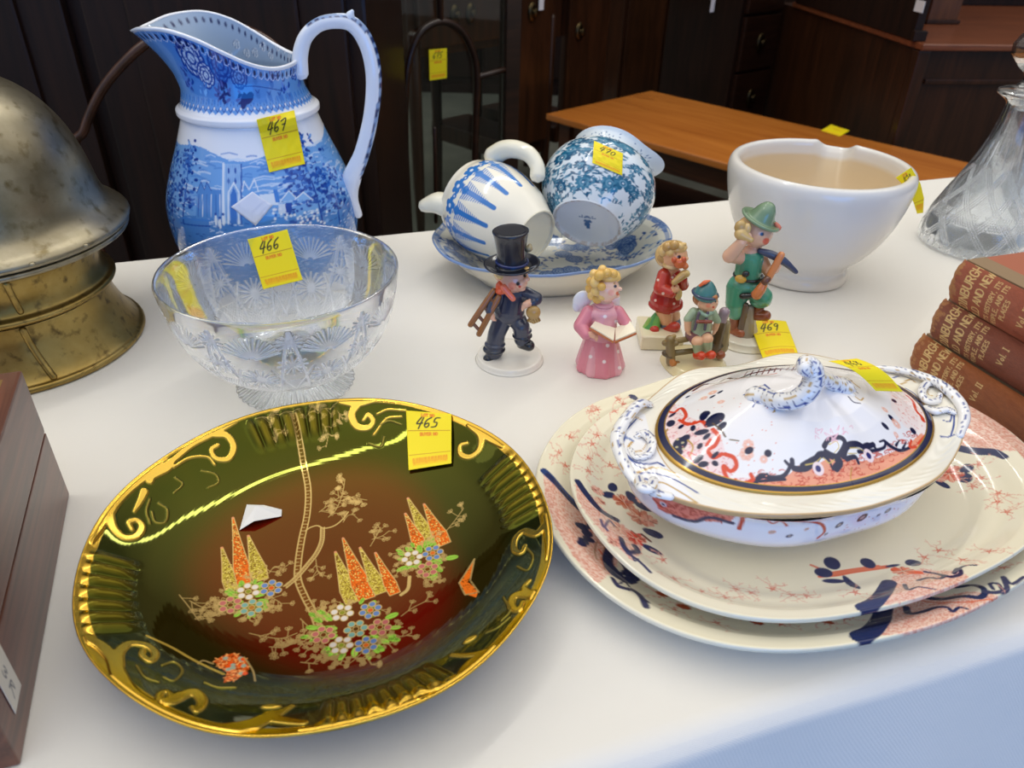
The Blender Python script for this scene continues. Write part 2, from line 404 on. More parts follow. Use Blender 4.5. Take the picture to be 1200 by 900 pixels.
# ------------------------------------------------------------------ table and cloth (the table's own axes)
TA = math.radians(19.3); TO = np.array([0., .205, 0]); ex = np.array([math.cos(TA), math.sin(TA), 0]); ey = np.array([-math.sin(TA), math.cos(TA), 0])
TO = ey*.197
TX0, TX1, TD = -.52, 1.42, .742
clothm, t_, b_ = new_mat('white_cotton_cloth')
b_.inputs['Base Color'].default_value = L4((234, 230, 222)); b_.inputs['Roughness'].default_value = .85; b_.inputs['Sheen Weight'].default_value = .1
tcn = node(t_, 'ShaderNodeTexCoord'); w1 = node(t_, 'ShaderNodeTexWave'); w1.inputs['Scale'].default_value = 420; w1.bands_direction = 'X'
w2 = node(t_, 'ShaderNodeTexWave'); w2.inputs['Scale'].default_value = 420; w2.bands_direction = 'Y'
t_.links.new(tcn.outputs['Object'], w1.inputs[0]); t_.links.new(tcn.outputs['Object'], w2.inputs[0])
ma = node(t_, 'ShaderNodeMath', operation='ADD'); t_.links.new(w1.outputs[1], ma.inputs[0]); t_.links.new(w2.outputs[1], ma.inputs[1])
nz = node(t_, 'ShaderNodeTexNoise'); nz.inputs['Scale'].default_value = 9; nz.inputs['Detail'].default_value = 4; t_.links.new(tcn.outputs['Object'], nz.inputs[0])
bp = node(t_, 'ShaderNodeBump'); bp.inputs['Strength'].default_value = .25; bp.inputs['Distance'].default_value = .0004; t_.links.new(ma.outputs[0], bp.inputs['Height'])
bp2 = node(t_, 'ShaderNodeBump'); bp2.inputs['Strength'].default_value = .35; bp2.inputs['Distance'].default_value = .006
t_.links.new(nz.outputs[0], bp2.inputs['Height']); t_.links.new(bp.outputs[0], bp2.inputs['Normal']); t_.links.new(bp2.outputs[0], b_.inputs['Normal'])
def table_cloth():
    # cross-section (depth v, height z) from the front hem, over the table, to the back hem
    Rc = .011
    prof = [(-.030-.06, -.55), (-.055, -.36), (-.030, -.16), (-.014, -.06)]
    prof += [(-Rc*.05+(-.006)*(1-k/6.)+Rc*(1-math.cos(k/6.*PI/2)), -Rc+Rc*math.sin(k/6.*PI/2)) for k in range(7)]
    prof += [(v, 0.) for v in np.linspace(Rc+.005, TD-Rc, 60)]
    prof += [(TD-Rc+Rc*math.sin(a), -Rc+Rc*math.cos(a)) for a in np.linspace(.2, PI/2, 6)]
    prof += [(TD+.008, -.06), (TD+.012, -.12), (TD+.016, -.18)]
    prof = np.array(prof); d = np.r_[0, np.cumsum(np.linalg.norm(np.diff(prof, axis=0), axis=1))]
    tt = np.unique(np.r_[np.linspace(0, d[-1], 240), d]); prof = np.stack([np.interp(tt, d, prof[:, 0]), np.interp(tt, d, prof[:, 1])], 1)
    xs = np.linspace(TX0, TX1, 330)
    U, K = np.meshgrid(xs, np.arange(len(prof)), indexing='ij'); v = prof[K, 0]; z = prof[K, 1].copy()
    drop = np.clip(-z/.4, 0, 1)**.8
    s = np.where(v < TD/2, -1, 1)
    fold = np.sin(U*17+1.2*np.sin(U*5))*.5+np.sin(U*38+2)*.22
    v = v+s*drop*.022*(fold+.6)
    # a faint diagonal crease and the slack of the front hang
    v = v-np.where((s < 0), np.exp(-((U-.55+z*.9)/.03)**2)*.006*np.clip(-z/.03, 0, 1), 0)
    G = TO+U[..., None]*ex+v[..., None]*ey; G[..., 2] += z
    return G
G = table_cloth(); nu, nv = G.shape[:2]
cloth = mesh_obj('tablecloth', G.reshape(-1, 3), gfaces(nu, nv), clothm, flip=False)
md = cloth.modifiers.new('thickness', 'SOLIDIFY'); md.thickness = .0012; md.offset = -1
tag(cloth, 'white cotton tablecloth spread over the long sale table and hanging down in front', 'tablecloth')
dkleg = plain('table_leg_metal', (60, 60, 62), .4, .8)
tb = thing('folding_table', 'long trestle table hidden under the white cloth', 'table', (float(TO[0]), float(TO[1]), FZ), TA)
topm = plain('table_board', (150, 140, 125), .7)
box('tabletop', TX0+.01, TX1-.01, .014, TD-.014, -.03-FZ, -.0022-FZ, topm, tb, bev=.004)
for a, b in ((TX0+.1, .06), (TX0+.1, TD-.06), (TX1-.1, .06), (TX1-.1, TD-.06)):
    P = [(a, b, 0.001), (a, b, -.03-FZ)]
    tube('leg', P, .014, dkleg, tb, sm=2)
tag(tb.children[0], 'pale board of the table top')

# ------------------------------------------------------------------ dark furniture behind the table
DW = wood('dark_mahogany', (20, 10, 6), (44, 24, 14), 1., 2, .45, .08, spec=.3)
DW2 = wood('brown_mahogany', (34, 19, 9), (68, 38, 20), .9, 2, .32, .25, spec=.3)
DWH = wood('dark_mahogany_rails', (26, 13, 8), (54, 30, 18), 1., 0, .3, .25, spec=.3)
REDW = wood('red_mahogany_top', (100, 52, 28), (140, 78, 46), 1.2, 0, .3, .3)
TEAK = wood('teak_top', (176, 100, 38), (208, 128, 54), .6, 0, .14, .5, stretch=8)
TEAKD = wood('teak_dark_edge', (52, 24, 10), (92, 48, 20), 1., 0, .35, .2)
BRASS = plain('old_brass', (84, 70, 46), .35, 1.)
BLK = plain('shadow_void', (14, 11, 9), .9)
WTAG = plain('white_tag', (225, 225, 228), .6)

# tall wardrobe whose polished side fills the left of the view
wd = thing('wardrobe', 'tall dark polished mahogany wardrobe behind the blue jug', 'wardrobe', (-1.555, 1.33, FZ), 0)
box('carcass', 0, 1.31, .0, .4, 0.06, 1.48, DW, wd, bev=.006)
box('plinth', -.01, 1.32, -.012, .4, 0, .07, DW, wd, bev=.004)
box('cornice', -.03, 1.34, -.03, .4, 1.48, 1.54, DW, wd, bev=.01)
for x0, x1 in ((.03, .42), (.45, .84), (.87, 1.28)):
    d = box('door', x0, x1, -.02, -.001, .1, 1.45, DW, wd, bev=.004)
    box('door_panel', x0+.07, x1-.07, -.027, -.0185, .2, 1.36, DW, d, bev=.006)
tag(wd.children[0], 'plain polished side')

def face_frame(P0, yaw):
    c, s = math.cos(yaw), math.sin(yaw)
    def loc(px, py):
        """(distance along the face, height) of a pixel on the vertical face"""
        d = ray(px, py); n = np.array([-s, c, 0]); t = ((np.array([P0[0], P0[1], 0])-_C)@n)/(d@n); p = _C+d*t
        return (p[0]-P0[0])*c+(p[1]-P0[1])*s, p[2]
    return loc
# glazed cabinet seen between the wardrobe and the sideboard
g0 = (-.345, 1.831); gy = math.radians(38)
gl = face_frame(g0, gy)
gc = thing('glazed_cabinet', 'dark cabinet door frame with arched glazing bars and a yellow 675 ticket', 'cabinet', (*g0, FZ), gy)
sR = gl(607, 77)[0]; sr = gl(590, 77)[0]
box('stile', sr, sR, -.012, .02, .0, 1.2, DWH, gc, bev=.003)
box('stile', .0, .03, -.012, .02, .0, 1.2, DWH, gc, bev=.003)
box('rail', .03, sr, -.008, .018, .0, .12, DWH, gc, bev=.003)
box('rail', .03, sr, -.008, .018, 1.12, 1.2, DWH, gc, bev=.003)
def gp(px, py, d=-.004):
    s, z = gl(px, py); return (s, d, z-FZ)
arch = [gp(474, 260), gp(474, 180), gp(474, 110), gp(479, 68), gp(492, 38), gp(515, 25), gp(538, 34), gp(552, 58), gp(558, 90), gp(556, 160), gp(555, 260)]
tube('glazing_bar', arch, .0085, DWH, gc, n=10)
sp = gp(515, 25); tube('glazing_bar', [sp, (sp[0], sp[1], 1.12)], .008, DWH, gc, n=8, sm=2)
tube('glazing_bar', [gp(440, 107), gp(473, 103)], .0075, BRASS if 0 else DWH, gc, n=8, sm=2)
tube('glazing_bar', [gp(559, 90), gp(591, 81)], .0075, DWH, gc, n=8, sm=2)
tube('glazing_bar', [gp(508, 150), gp(510, 260)], .005, DWH, gc, n=8, sm=2)
pane_m, t_, b_ = new_mat('window_pane_glass'); t_.nodes.remove(b_)
tr = node(t_, 'ShaderNodeBsdfTransparent'); tr.inputs[0].default_value = (.80, .84, .82, 1); gs = node(t_, 'ShaderNodeBsdfGlossy'); gs.inputs['Roughness'].default_value = .03
fz = node(t_, 'ShaderNodeFresnel'); fz.inputs[0].default_value = 1.35; mx = node(t_, 'ShaderNodeMixShader')
t_.links.new(fz.outputs[0], mx.inputs[0]); t_.links.new(tr.outputs[0], mx.inputs[1]); t_.links.new(gs.outputs[0], mx.inputs[2]); t_.links.new(mx.outputs[0], t_.nodes['Material Output'].inputs[0])
pane = box('glass_pane', .03, sr, .002, .005, .12, 1.12, pane_m, gc, bev=0)
c4 = [gl(502, 94), gl(522, 91), gl(522, 56), gl(501, 58)]
cw = [(g0[0]+s*math.cos(gy), g0[1]+s*math.sin(gy), z) for s, z in c4]
def st_fn(S, T): return bil(cw, S, T)
gst = make_sticker(None, '675', st_fn, lift=(math.sin(gy)*.006, -math.cos(gy)*.006, 0)); gst.parent = gc
gst.matrix_parent_inverse = (Matrix.Translation((g0[0], g0[1], FZ)) @ Matrix.Rotation(gy, 4, 'Z')).inverted()

def knob_pull(parent, s, z, r=.022, depth=-.012):
    pr = rev_prof([(0, -.004), (r*.9, -.004), (r, 0), (r*.7, .006), (r*.3, .007), (r*.25, .014), (r*.45, .018), (0, .022)], 20, smoothn=3)
    V = pr.reshape(-1, 3); V = np.stack([V[:, 0], -V[:, 2], V[:, 1]*1.5], 1)+np.array([s, depth, z])
    k = mesh_obj('handle', V, gfaces(pr.shape[0], pr.shape[1], True), BRASS, parent); k['label'] = 'tarnished brass pull'; return k
# sideboard behind the glass and to its right
s0 = (-.32, 2.62); sy = math.radians(46); sl = face_frame(s0, sy)
sb = thing('sideboard', 'red-brown bow-front sideboard with brass pulls and an arched kneehole, behind the glazed door', 'sideboard', (*s0, FZ), sy)
def Z(z): return z-FZ
a0, z0 = sl(608, 48); a1, z1 = sl(652, 33); a2, z2 = sl(668, 60); a3, z3 = sl(716, 60)
Lz = Z(z0)
box('carcass', 0, a3+.02, .06, .5, Lz-.02, 1.0, DW2, sb, bev=.004)
box('top', -.02, a3+.05, -.03, .52, 1.0, 1.03, DW2, sb, bev=.006)
dr = box('drawer', .03, a0-.03, .035, .06, Lz+.01, .98, DW2, sb, bev=.006); knob_pull(dr, .18, Lz+.10, depth=.03); knob_pull(dr, a0-.20, Lz+.10, depth=.03)
cd = box('cupboard_door', a0-.0, a1+.0, .02, .06, .28, .98, DW2, sb, bev=.008); kx = sl(628, 15); knob_pull(cd, kx[0], Z(kx[1]), depth=.016)
c2 = box('cupboard_door', a2+.01, a3, .02, .06, .30, .98, DW2, sb, bev=.008); kx = sl(683, 38); knob_pull(c2, kx[0], Z(kx[1]), depth=.016)
box('arched_apron', a0-.0, a1+.01, .05, .5, .22, .29, DW2, sb, bev=.01)
box('arched_apron', a2, a3, .05, .5, .24, .31, DW2, sb, bev=.01)
for s in (0, a0-.02, a1+.012, a3-.01):
    tube('leg', [(s+.02, .06, Lz+.05), (s+.02, .06, .25), (s+.02, .06, .0)], [.024, .02, .013], DW2, sb, n=10, sm=2)
    tube('leg', [(s+.02, .46, Lz+.05), (s+.02, .46, .25), (s+.02, .46, .0)], [.024, .02, .013], DW2, sb, n=10, sm=2)
wt = sl(637, 5); tg = box('price_tag', wt[0]-.012, wt[0]+.012, .010, .012, Z(wt[1])-.02, Z(wt[1])+.05, WTAG, sb, bev=0)

# plain tall cupboard side between the sideboard and the drawers
t0 = (.53, 4.4); ty = math.radians(20)
tcb = thing('tall_cupboard', 'plain brown wooden cupboard behind the teak coffee table', 'cupboard', (*t0, FZ), ty)
box('carcass', 0, .50, 0, .45, .08, 1.9, DW2, tcb, bev=.005); box('plinth', .01, .49, .01, .44, 0, .08, DW, tcb, bev=.003)
box('door', .02, .24, -.018, -.001, .1, 1.86, DW2, tcb, bev=.006); box('door', .25, .48, -.018, -.001, .1, 1.86, DW2, tcb, bev=.006)
# chest of drawers
c0 = (.90, 3.42); cy_ = math.radians(40); cl = face_frame(c0, cy_)
ch = thing('chest_of_drawers', 'dark mahogany chest of drawers with round brass pulls behind the white mortar', 'chest of drawers', (*c0, FZ), cy_)
box('carcass', 0, .28, .02, .40, .1, 1.05, DW, ch, bev=.004); box('plinth', -.005, .285, .0, .4, 0, .11, DW, ch, bev=.004)
q0 = Z(cl(830, 24)[1]); q1 = Z(cl(818, 95)[1]); h = q0-q1
for k in range(4):
    zt = q0+h*(1-k)-.006; zb = max(.12, zt-h+.012)
    if zt < .2: continue
    dd = box('drawer', .02, .265, .0, .02, zb, min(zt, 1.03), DWH, ch, bev=.006)
    knob_pull(dd, .14, (zb+min(zt, 1.03))/2, .025, depth=-.004)
wt = cl(834, 4); box('price_tag', wt[0]-.01, wt[0]+.012, -.006, -.004, Z(wt[1])-.03, Z(wt[1])+.05, WTAG, ch, bev=0)

# coffee table
cf = thing('coffee_table', 'teak coffee table with a glossy orange-brown top and a yellow ticket', 'coffee table', (.096, 2.823, FZ), math.radians(-46))
CH = -.3-FZ; yw = .60
box('tabletop', 0, 1.38, 0, yw, CH-.022, CH, TEAK, cf, bev=.005)
box('apron', .05, 1.33, .05, yw-.05, CH-.10, CH-.0225, TEAKD, cf, bev=.004)
box('shelf', .05, 1.33, .05, yw-.05, .10, .13, TEAKD, cf, bev=.004)
for a, b in ((.06, .06), (.06, yw-.06), (1.32, .06), (1.32, yw-.06)): box('leg', a-.025, a+.025, b-.025, b+.025, 0, CH-.023, TEAKD, cf, bev=.004)
ctm = Matrix.Translation((.096, 2.823, FZ)) @ Matrix.Rotation(math.radians(-46), 4, 'Z')
cst = make_sticker(None, '', lambda S, T: bil([at(962, 153, -.2985), at(984, 160, -.2985), at(996, 153, -.2985), at(974, 146, -.2985)], S, T), nu=12, nv=16, label='yellow lot ticket'); cst.parent = cf
cst.matrix_parent_inverse = ctm.inverted()

# large cabinet on the right
k0 = (1.229, 2.563); ky = math.radians(6)
kc = thing('bureau_cabinet', 'large dark brown cabinet with a reddish moulded top behind the decanter', 'cabinet', (*k0, FZ), ky)
KH = -FZ
box('carcass', .01, 1.6, .012, 1.15, .06, KH-.02, DW2, kc, bev=.004)
box('plinth', 0, 1.61, 0, 1.0, 0, .07, DW, kc, bev=.004)
box('top', -.0, 1.63, -.012, 1.0, KH-.019, KH, REDW, kc, bev=.006, seg=3)
box('corner_post', .0, .04, .0, .04, .071, KH-.02, DW2, kc, bev=.006)
box('frieze_moulding', .05, 1.6, .002, .013, KH-.12, KH-.105, DW2, kc, bev=.003)
up_ = thing('desk_gallery', 'dark upright desk gallery standing on the reddish cabinet top, small white tag on its side', 'furniture section', (*k0, 0.0005), ky)
box('side_panel', -.004, .022, .05, .97, 0, .55, DW, up_, bev=.003); box('back_panel', .0221, 1.4, 0.94, .97, 0, .55, DW, up_, bev=.003)
box('bottom_rail', -.012, .03, .03, .05, 0, .03, DW, up_, bev=.003)
ul = face_frame(k0, math.radians(96)); wt = ul(1078, 9)
box('price_tag', -.0062, -.0045, wt[0]-.03, wt[0]+.02, wt[1]-.012, wt[1]+.02, WTAG, up_, bev=0)
pb = at(1105, 29, 0); pl_ = thing('small_cupboard', 'small brown wooden cupboard standing on the cabinet top at the upper right', 'cupboard', (pb[0]-.055, pb[1], .0005), ky)
box('carcass', 0, .11, .005, .3, .012, .5, wood('light_brown_wood', (70, 38, 18), (120, 70, 34), 1, 2, .35, .2), pl_, bev=.003); box('plinth', -.006, .118, -.003, .3, 0, .014, DW2, pl_, bev=.003)

# bentwood chair whose hoop rises behind the jug
HP = 1.16
hoopm = wood('bentwood', (40, 20, 12), (84, 50, 34), 1, 2, .3, .4)
bc = thing('hoop_back_chair', 'bentwood chair with a thin brown hoop back, behind the table', 'chair', (-.42, 1.10, FZ))
def hp(px, py): p = aty(px, py, HP); return (p[0]+.42, p[1]-1.10, p[2]-FZ)
hps = [hp(88, 225), hp(92, 195), hp(99, 152), hp(118, 108), hp(146, 73), hp(178, 47), hp(232, 26), hp(285, 34), hp(320, 53), hp(343, 84), hp(352, 125), hp(356, 180), hp(358, 225)]
lowl = (hps[0][0]+.03, .03, .452); lowr = (hps[-1][0]-.03, .03, .452)
tube('hoop', [lowl]+hps[1:-1]+[lowr], .0068, hoopm, bc, n=12)
sx_ = (lowl[0]+lowr[0])/2
rev('seat', [(0, 0), (.17, 0), (.18, .012), (.175, .026), (.15, .03), (0, .026)], hoopm, bc, n=48, off=(sx_, -.10, .43), flip=True)
for a in (-.11, .11):
    for b in (-.2, .0): tube('leg', [(sx_+a*1.25, -.1+(b+.1)*1.3, .0), (sx_+a, b, .432)], .013, hoopm, bc, n=10, sm=2)
# wall-side filler: another dark wardrobe far behind closes the gap of the room
for i, (x, y, w_, r_, lb) in enumerate([(-.9, 5.15, 2.0, 0, 'dark wardrobe far behind the glazed door'), (1.2, 5.4, 2.6, -4, 'dark wardrobe behind the chest of drawers'), (2.9, 3.9, 2.0, -60, 'dark wardrobe beyond the right end of the table')]):
    wr = thing('wardrobe', lb, 'wardrobe', (x, y, FZ), math.radians(r_))
    box('carcass', 0, w_, 0, .5, .05, 2.0, DW, wr, bev=.006); box('plinth', -.01, w_+.01, -.01, .5, 0, .051, DW, wr, bev=.004)
    for j in range(3): box('door', w_*j/3+.02, w_*(j+1)/3-.02, -.02, -.001, .1, 1.95, DW, wr, bev=.005)
# ================================================================== lustre bowl (lot 465)
PC = np.array([-.1145, .3535]); PR = .142
pp = cr([(0, .008), (.03, .0085), (.06, .0105), (.085, .0145), (.105, .0205), (.12, .0275), (.134, .0362), (.1405, .0405), (.142, .0418)], 8)
def pz(x, y): return np.interp(np.hypot(x-PC[0], y-PC[1]), pp[:, 0], pp[:, 1])
def TP(px, py):
    p = hit_h(px, py, pz, .02); return (p[0]-PC[0], p[1]-PC[1])
def TPs(L): return [TP(*q) for q in L]
pc = Canvas(-.15, .15, -.15, .15, .00025, (92, 14, 5))
X, Y = np.meshgrid(pc.x0+np.arange(pc.W)/pc.k, pc.y0+np.arange(pc.H)/pc.k); Rr = np.hypot(X, Y); An = np.arctan2(Y, X)
k = np.clip((Rr+.006*np.sin(An*3+1)+.008*np.sin(An*2+.4)-.066)/.036, 0, 1)[..., None]; k = k*k*(3-2*k)
pc.a[..., :3] = pc.a[..., :3]*(1-k)+lin((34, 27, 4))*k
mot = np.clip(.5+.5*np.sin(X*160+3*np.sin(Y*90))*np.sin(Y*140+2*np.sin(X*60)), 0, 1)
k2 = (np.clip((Rr-.108)/.012, 0, 1)*(.35+.65*mot))[..., None]; pc.a[..., :3] = pc.a[..., :3]*(1-k2)+lin((18, 24, 6))*k2
GO = (230, 190, 82); GT = (226, 190, 120); U = .00058
g_ = dict(gold=1.)
def spray(cv, T, path, n, size, c, seed, w=.00036, fan=1.1, gold=.7):
    rg = np.random.default_rng(seed); P = cr([T(*q) for q in path], 8); cv.line(P, w, c, gold=gold)
    for i in range(int(n*.62)+1):
        k = int(rg.integers(1, len(P))); d = P[k]-P[k-1]; a = math.atan2(d[1], d[0])+rg.choice([-1, 1])*rg.uniform(.4, fan+.3)
        L = size*rg.uniform(.8, 2.2); q = P[k]+L*np.array([math.cos(a), math.sin(a)]); cv.line([P[k], q], w*.8, c, gold=gold)
        for s in (-.7, 0, .7):
            b = a+s; r = size*.42; e = q+r*1.2*np.array([math.cos(b), math.sin(b)])
            t = np.linspace(0, 2*PI, 9); ca, sa = math.cos(b), math.sin(b)
            cv.line(np.stack([e[0]+r*np.cos(t)*ca-r*.5*np.sin(t)*sa, e[1]+r*np.cos(t)*sa+r*.5*np.sin(t)*ca], 1), w*.75, c, gold=gold)
# tree trunk with branches
def trunk(path, hw, ticks=True):
    P = cr(TPs(path), 10); P = resample(P, 60); d = np.gradient(P, axis=0); d /= np.linalg.norm(d, axis=1)[:, None]; n = np.stack([-d[:, 1], d[:, 0]], 1)
    pc.poly(np.vstack([P+n*hw, (P-n*hw)[::-1]]), (120, 62, 22), al=.5)
    pc.line(P+n*hw, .0008, GT, gold=.6); pc.line(P-n*hw, .0008, GT, gold=.6)
    if ticks:
        for i in range(1, 59, 1): pc.line([P[i]-n[i]*hw*.8, P[i]+n[i]*hw*(.1 if i % 2 else .7)], .00045, GT, gold=.5)
trunk([(344, 486), (350, 510), (356, 545), (361, 573), (360, 602), (354, 630), (350, 655), (349, 678), (357, 699), (366, 716), (372, 732)], .0019)
trunk([(378, 618), (377, 634), (371, 648), (361, 661), (347, 677), (334, 688)], .0012)
pc.line(TPs([(358, 622), (364, 618), (372, 616), (380, 619), (392, 616), (402, 608), (408, 600)]), .0009, GT, gold=.6, sm=5)
for q in ([(369, 722), (378, 733)], [(366, 718), (384, 728)], [(372, 732), (382, 742)]): pc.line(TPs(q), .0008, GT, gold=.6)
for i, (pth, n, s) in enumerate([([(374, 600), (385, 592), (402, 582), (430, 586)], 30, .0035), ([(385, 606), (395, 595), (402, 575), (404, 562)], 26, .0032), ([(402, 612), (408, 604), (416, 603)], 8, .003),
      ([(370, 655), (372, 668), (378, 676)], 9, .003), ([(222, 704), (240, 712), (262, 708)], 16, .0036), ([(210, 697), (222, 712), (232, 726)], 7, .003), ([(232, 722), (250, 722), (262, 716)], 12, .003), ([(315, 672), (322, 664), (332, 666)], 9, .003),
      ([(318, 700), (328, 706), (330, 710)], 9, .003), ([(288, 716), (300, 726)], 6, .003), ([(292, 742), (310, 746), (330, 748), (348, 742)], 14, .0033), ([(316, 758), (335, 758), (350, 746)], 9, .0034), ([(352, 725), (362, 735)], 8, .003),
      ([(352, 752), (362, 762)], 10, .003), ([(470, 722), (484, 712), (502, 703)], 8, .003), ([(460, 742), (470, 746), (482, 742)], 8, .0028), ([(434, 640), (440, 630), (446, 618)], 9, .0032), ([(436, 632), (448, 628), (456, 622)], 6, .003),
      ([(523, 622), (533, 610), (543, 596)], 10, .0032), ([(468, 656), (478, 664)], 8, .003), ([(492, 676), (505, 680)], 8, .003), ([(352, 776), (372, 778)], 6, .003), ([(378, 500), (384, 510), (382, 524)], 10, .003), ([(396, 484), (402, 492)], 8, .003),
      ([(360, 488), (375, 484), (392, 478)], 16, .0034), ([(300, 492), (330, 486), (352, 480)], 14, .0034), ([(405, 770), (430, 772)], 6, .003), ([(335, 500), (330, 512)], 5, .003)]): spray(pc, TP, pth, n, s, GT, 40+i)
pc.line(TPs([(470, 697), (478, 690), (480, 676)]), .0022, GT, gold=.5, sm=5)
# spires of tiny blossoms
def spire(tip, base, w, c, seed):
    a = np.array(TP(*tip)); b = np.array(TP(*base)); d = b-a; L = np.linalg.norm(d); d /= L; n = np.array([-d[1], d[0]]); hw = w*U/2
    out = [a+n*.0006, a+d*L*.35+n*hw*.5, a+d*L*.75+n*hw, b+n*hw*.85, b-n*hw*.85, a+d*L*.75-n*hw, a+d*L*.35-n*hw*.5, a-n*.0006]
    pc.poly(out, c); rg = np.random.default_rng(seed)
    dark = (110, 60, 14) if c[1] > 150 else (150, 50, 8)
    for i in range(int(L/.0009*w*.28)):
        t = rg.uniform(.08, .98); s = rg.uniform(-1, 1)*hw*min(1, t*1.3)*.9; q = a+d*L*t+n*s
        v = .0009*np.array([math.cos(rg.uniform(0, 6)), math.sin(rg.uniform(0, 6))]); pc.line([q, q+v], .00045, dark)
        if i % 3 == 0: pc.disc(*(q+v*.8), .0004, (250, 225, 120))
    pc.line(out+[out[0]], .0005, GT, gold=.5)
    pc.disc(a[0], a[1], .0009, (230, 150, 110))
YL = (196, 172, 66); OR = (232, 98, 22)
for i, (t, b, w, c) in enumerate([((260, 642), (272, 692), 15, YL), ((273, 607), (286, 684), 17, OR), ((291, 628), (306, 680), 18, YL), ((393, 647), (414, 706), 19, YL), ((402, 631), (430, 702), 21, OR),
        ((422, 642), (447, 695), 16, YL), ((440, 648), (463, 696), 14, OR), ((478, 584), (504, 634), 17, YL), ((475, 602), (494, 642), 15, OR), ((497, 591), (521, 638), 18, OR)]): spire(t, b, w, c, i)
def leaf(px, py, a, L=9, c=(142, 190, 66)):
    x, y = TP(px, py); r = L*U/2; pc.ell(x, y, r*1.25, r*.62, a, c); pc.ell(x, y, r*1.25, r*.62, a, None)
    pc.line([(x-r*math.cos(a), y-r*math.sin(a)), (x+r*math.cos(a), y+r*math.sin(a))], .0003, (90, 140, 40))
rg = np.random.default_rng(3)
def flower(px, py, c, cc, n=6, R=8.4, r=3.15):
    x, y = TP(px, py)
    pc.disc(x, y, (R+r)*U*.98, (70, 40, 12), al=.7)
    for i in range(n):
        a = 2*PI*i/n+px; q = (x+R*U*math.cos(a), y+R*U*math.sin(a)); pc.disc(*q, (r+.9)*U, GT, gold=.4); pc.disc(*q, r*U, c)
    pc.disc(x, y, 3.4*U, GT, gold=.4); pc.disc(x, y, 2.7*U, cc)
for cx, cy, n, R in ((291, 702, 13, 24), (412, 738, 30, 44), (498, 655, 15, 26)):
    for i in range(n*2):
        a = rg.uniform(0, 2*PI); q = R*rg.uniform(.45, 1.15); leaf(cx+q*math.cos(a)*1.15, cy-q*math.sin(a)*.75, a, rg.uniform(7, 12))
        if i % 2: spray(pc, TP, [(cx+q*math.cos(a)*.9, cy-q*math.sin(a)*.7), (cx+q*math.cos(a)*1.35, cy-q*math.sin(a)*.98)], 5, .0026, GT, i)
Wt, Bl, Pk, Te = (240, 230, 222), (108, 140, 200), (204, 112, 112), (130, 180, 172)
for a in ((291, 693, Wt, (150, 150, 50)), (318, 689, Bl, (230, 90, 30)), (270, 709, Pk, (110, 50, 20)), (295, 712, Te, (190, 120, 50)), (401, 718, Wt, (150, 150, 50)), (434, 715, Bl, (230, 100, 40)), (417, 737, Te, (90, 50, 20)),
          (445, 735, Pk, (130, 50, 20)), (379, 744, Pk, (110, 50, 20)), (400, 756, Wt, (150, 160, 50)), (429, 756, Bl, (230, 110, 40)), (483, 654, Wt, (150, 150, 50)), (507, 648, Bl, (230, 110, 40)), (501, 667, Pk, (120, 60, 20))): flower(*a)
# butterfly and the low mound of orange blossom
pc.poly(TPs([(538, 683), (548, 668), (556, 655), (553, 672), (548, 682), (561, 692), (558, 700), (545, 696)]), (226, 110, 30)); pc.line(TPs([(538, 683), (556, 655), (551, 680), (561, 694), (545, 697), (538, 683)]), .0008, GT, gold=.6)
pc.speckle(TPs([(538, 683), (556, 655), (551, 680), (561, 694), (545, 697)]), 90, .0004, (90, 50, 10))
mp_ = TPs([(250, 775), (262, 768), (275, 765), (288, 772), (292, 784), (278, 796), (262, 800), (266, 788)]); pc.poly(mp_, (205, 84, 24)); pc.speckle(mp_, 260, .0006, (240, 160, 90)); pc.speckle(mp_, 160, .0005, (120, 40, 8), seed=3)
for i in range(14):
    q = (262+rg.uniform(0, 26), 770+rg.uniform(0, 20)); x, y = TP(*q); pc.disc(x, y, .0014, (150, 160, 140) if i % 3 else (225, 80, 20))
for q in ([(286, 770), (296, 785), (299, 798)], [(250, 778), (238, 774), (232, 778)]): pc.line(TPs(q), .0006, GT, gold=.6, sm=4)
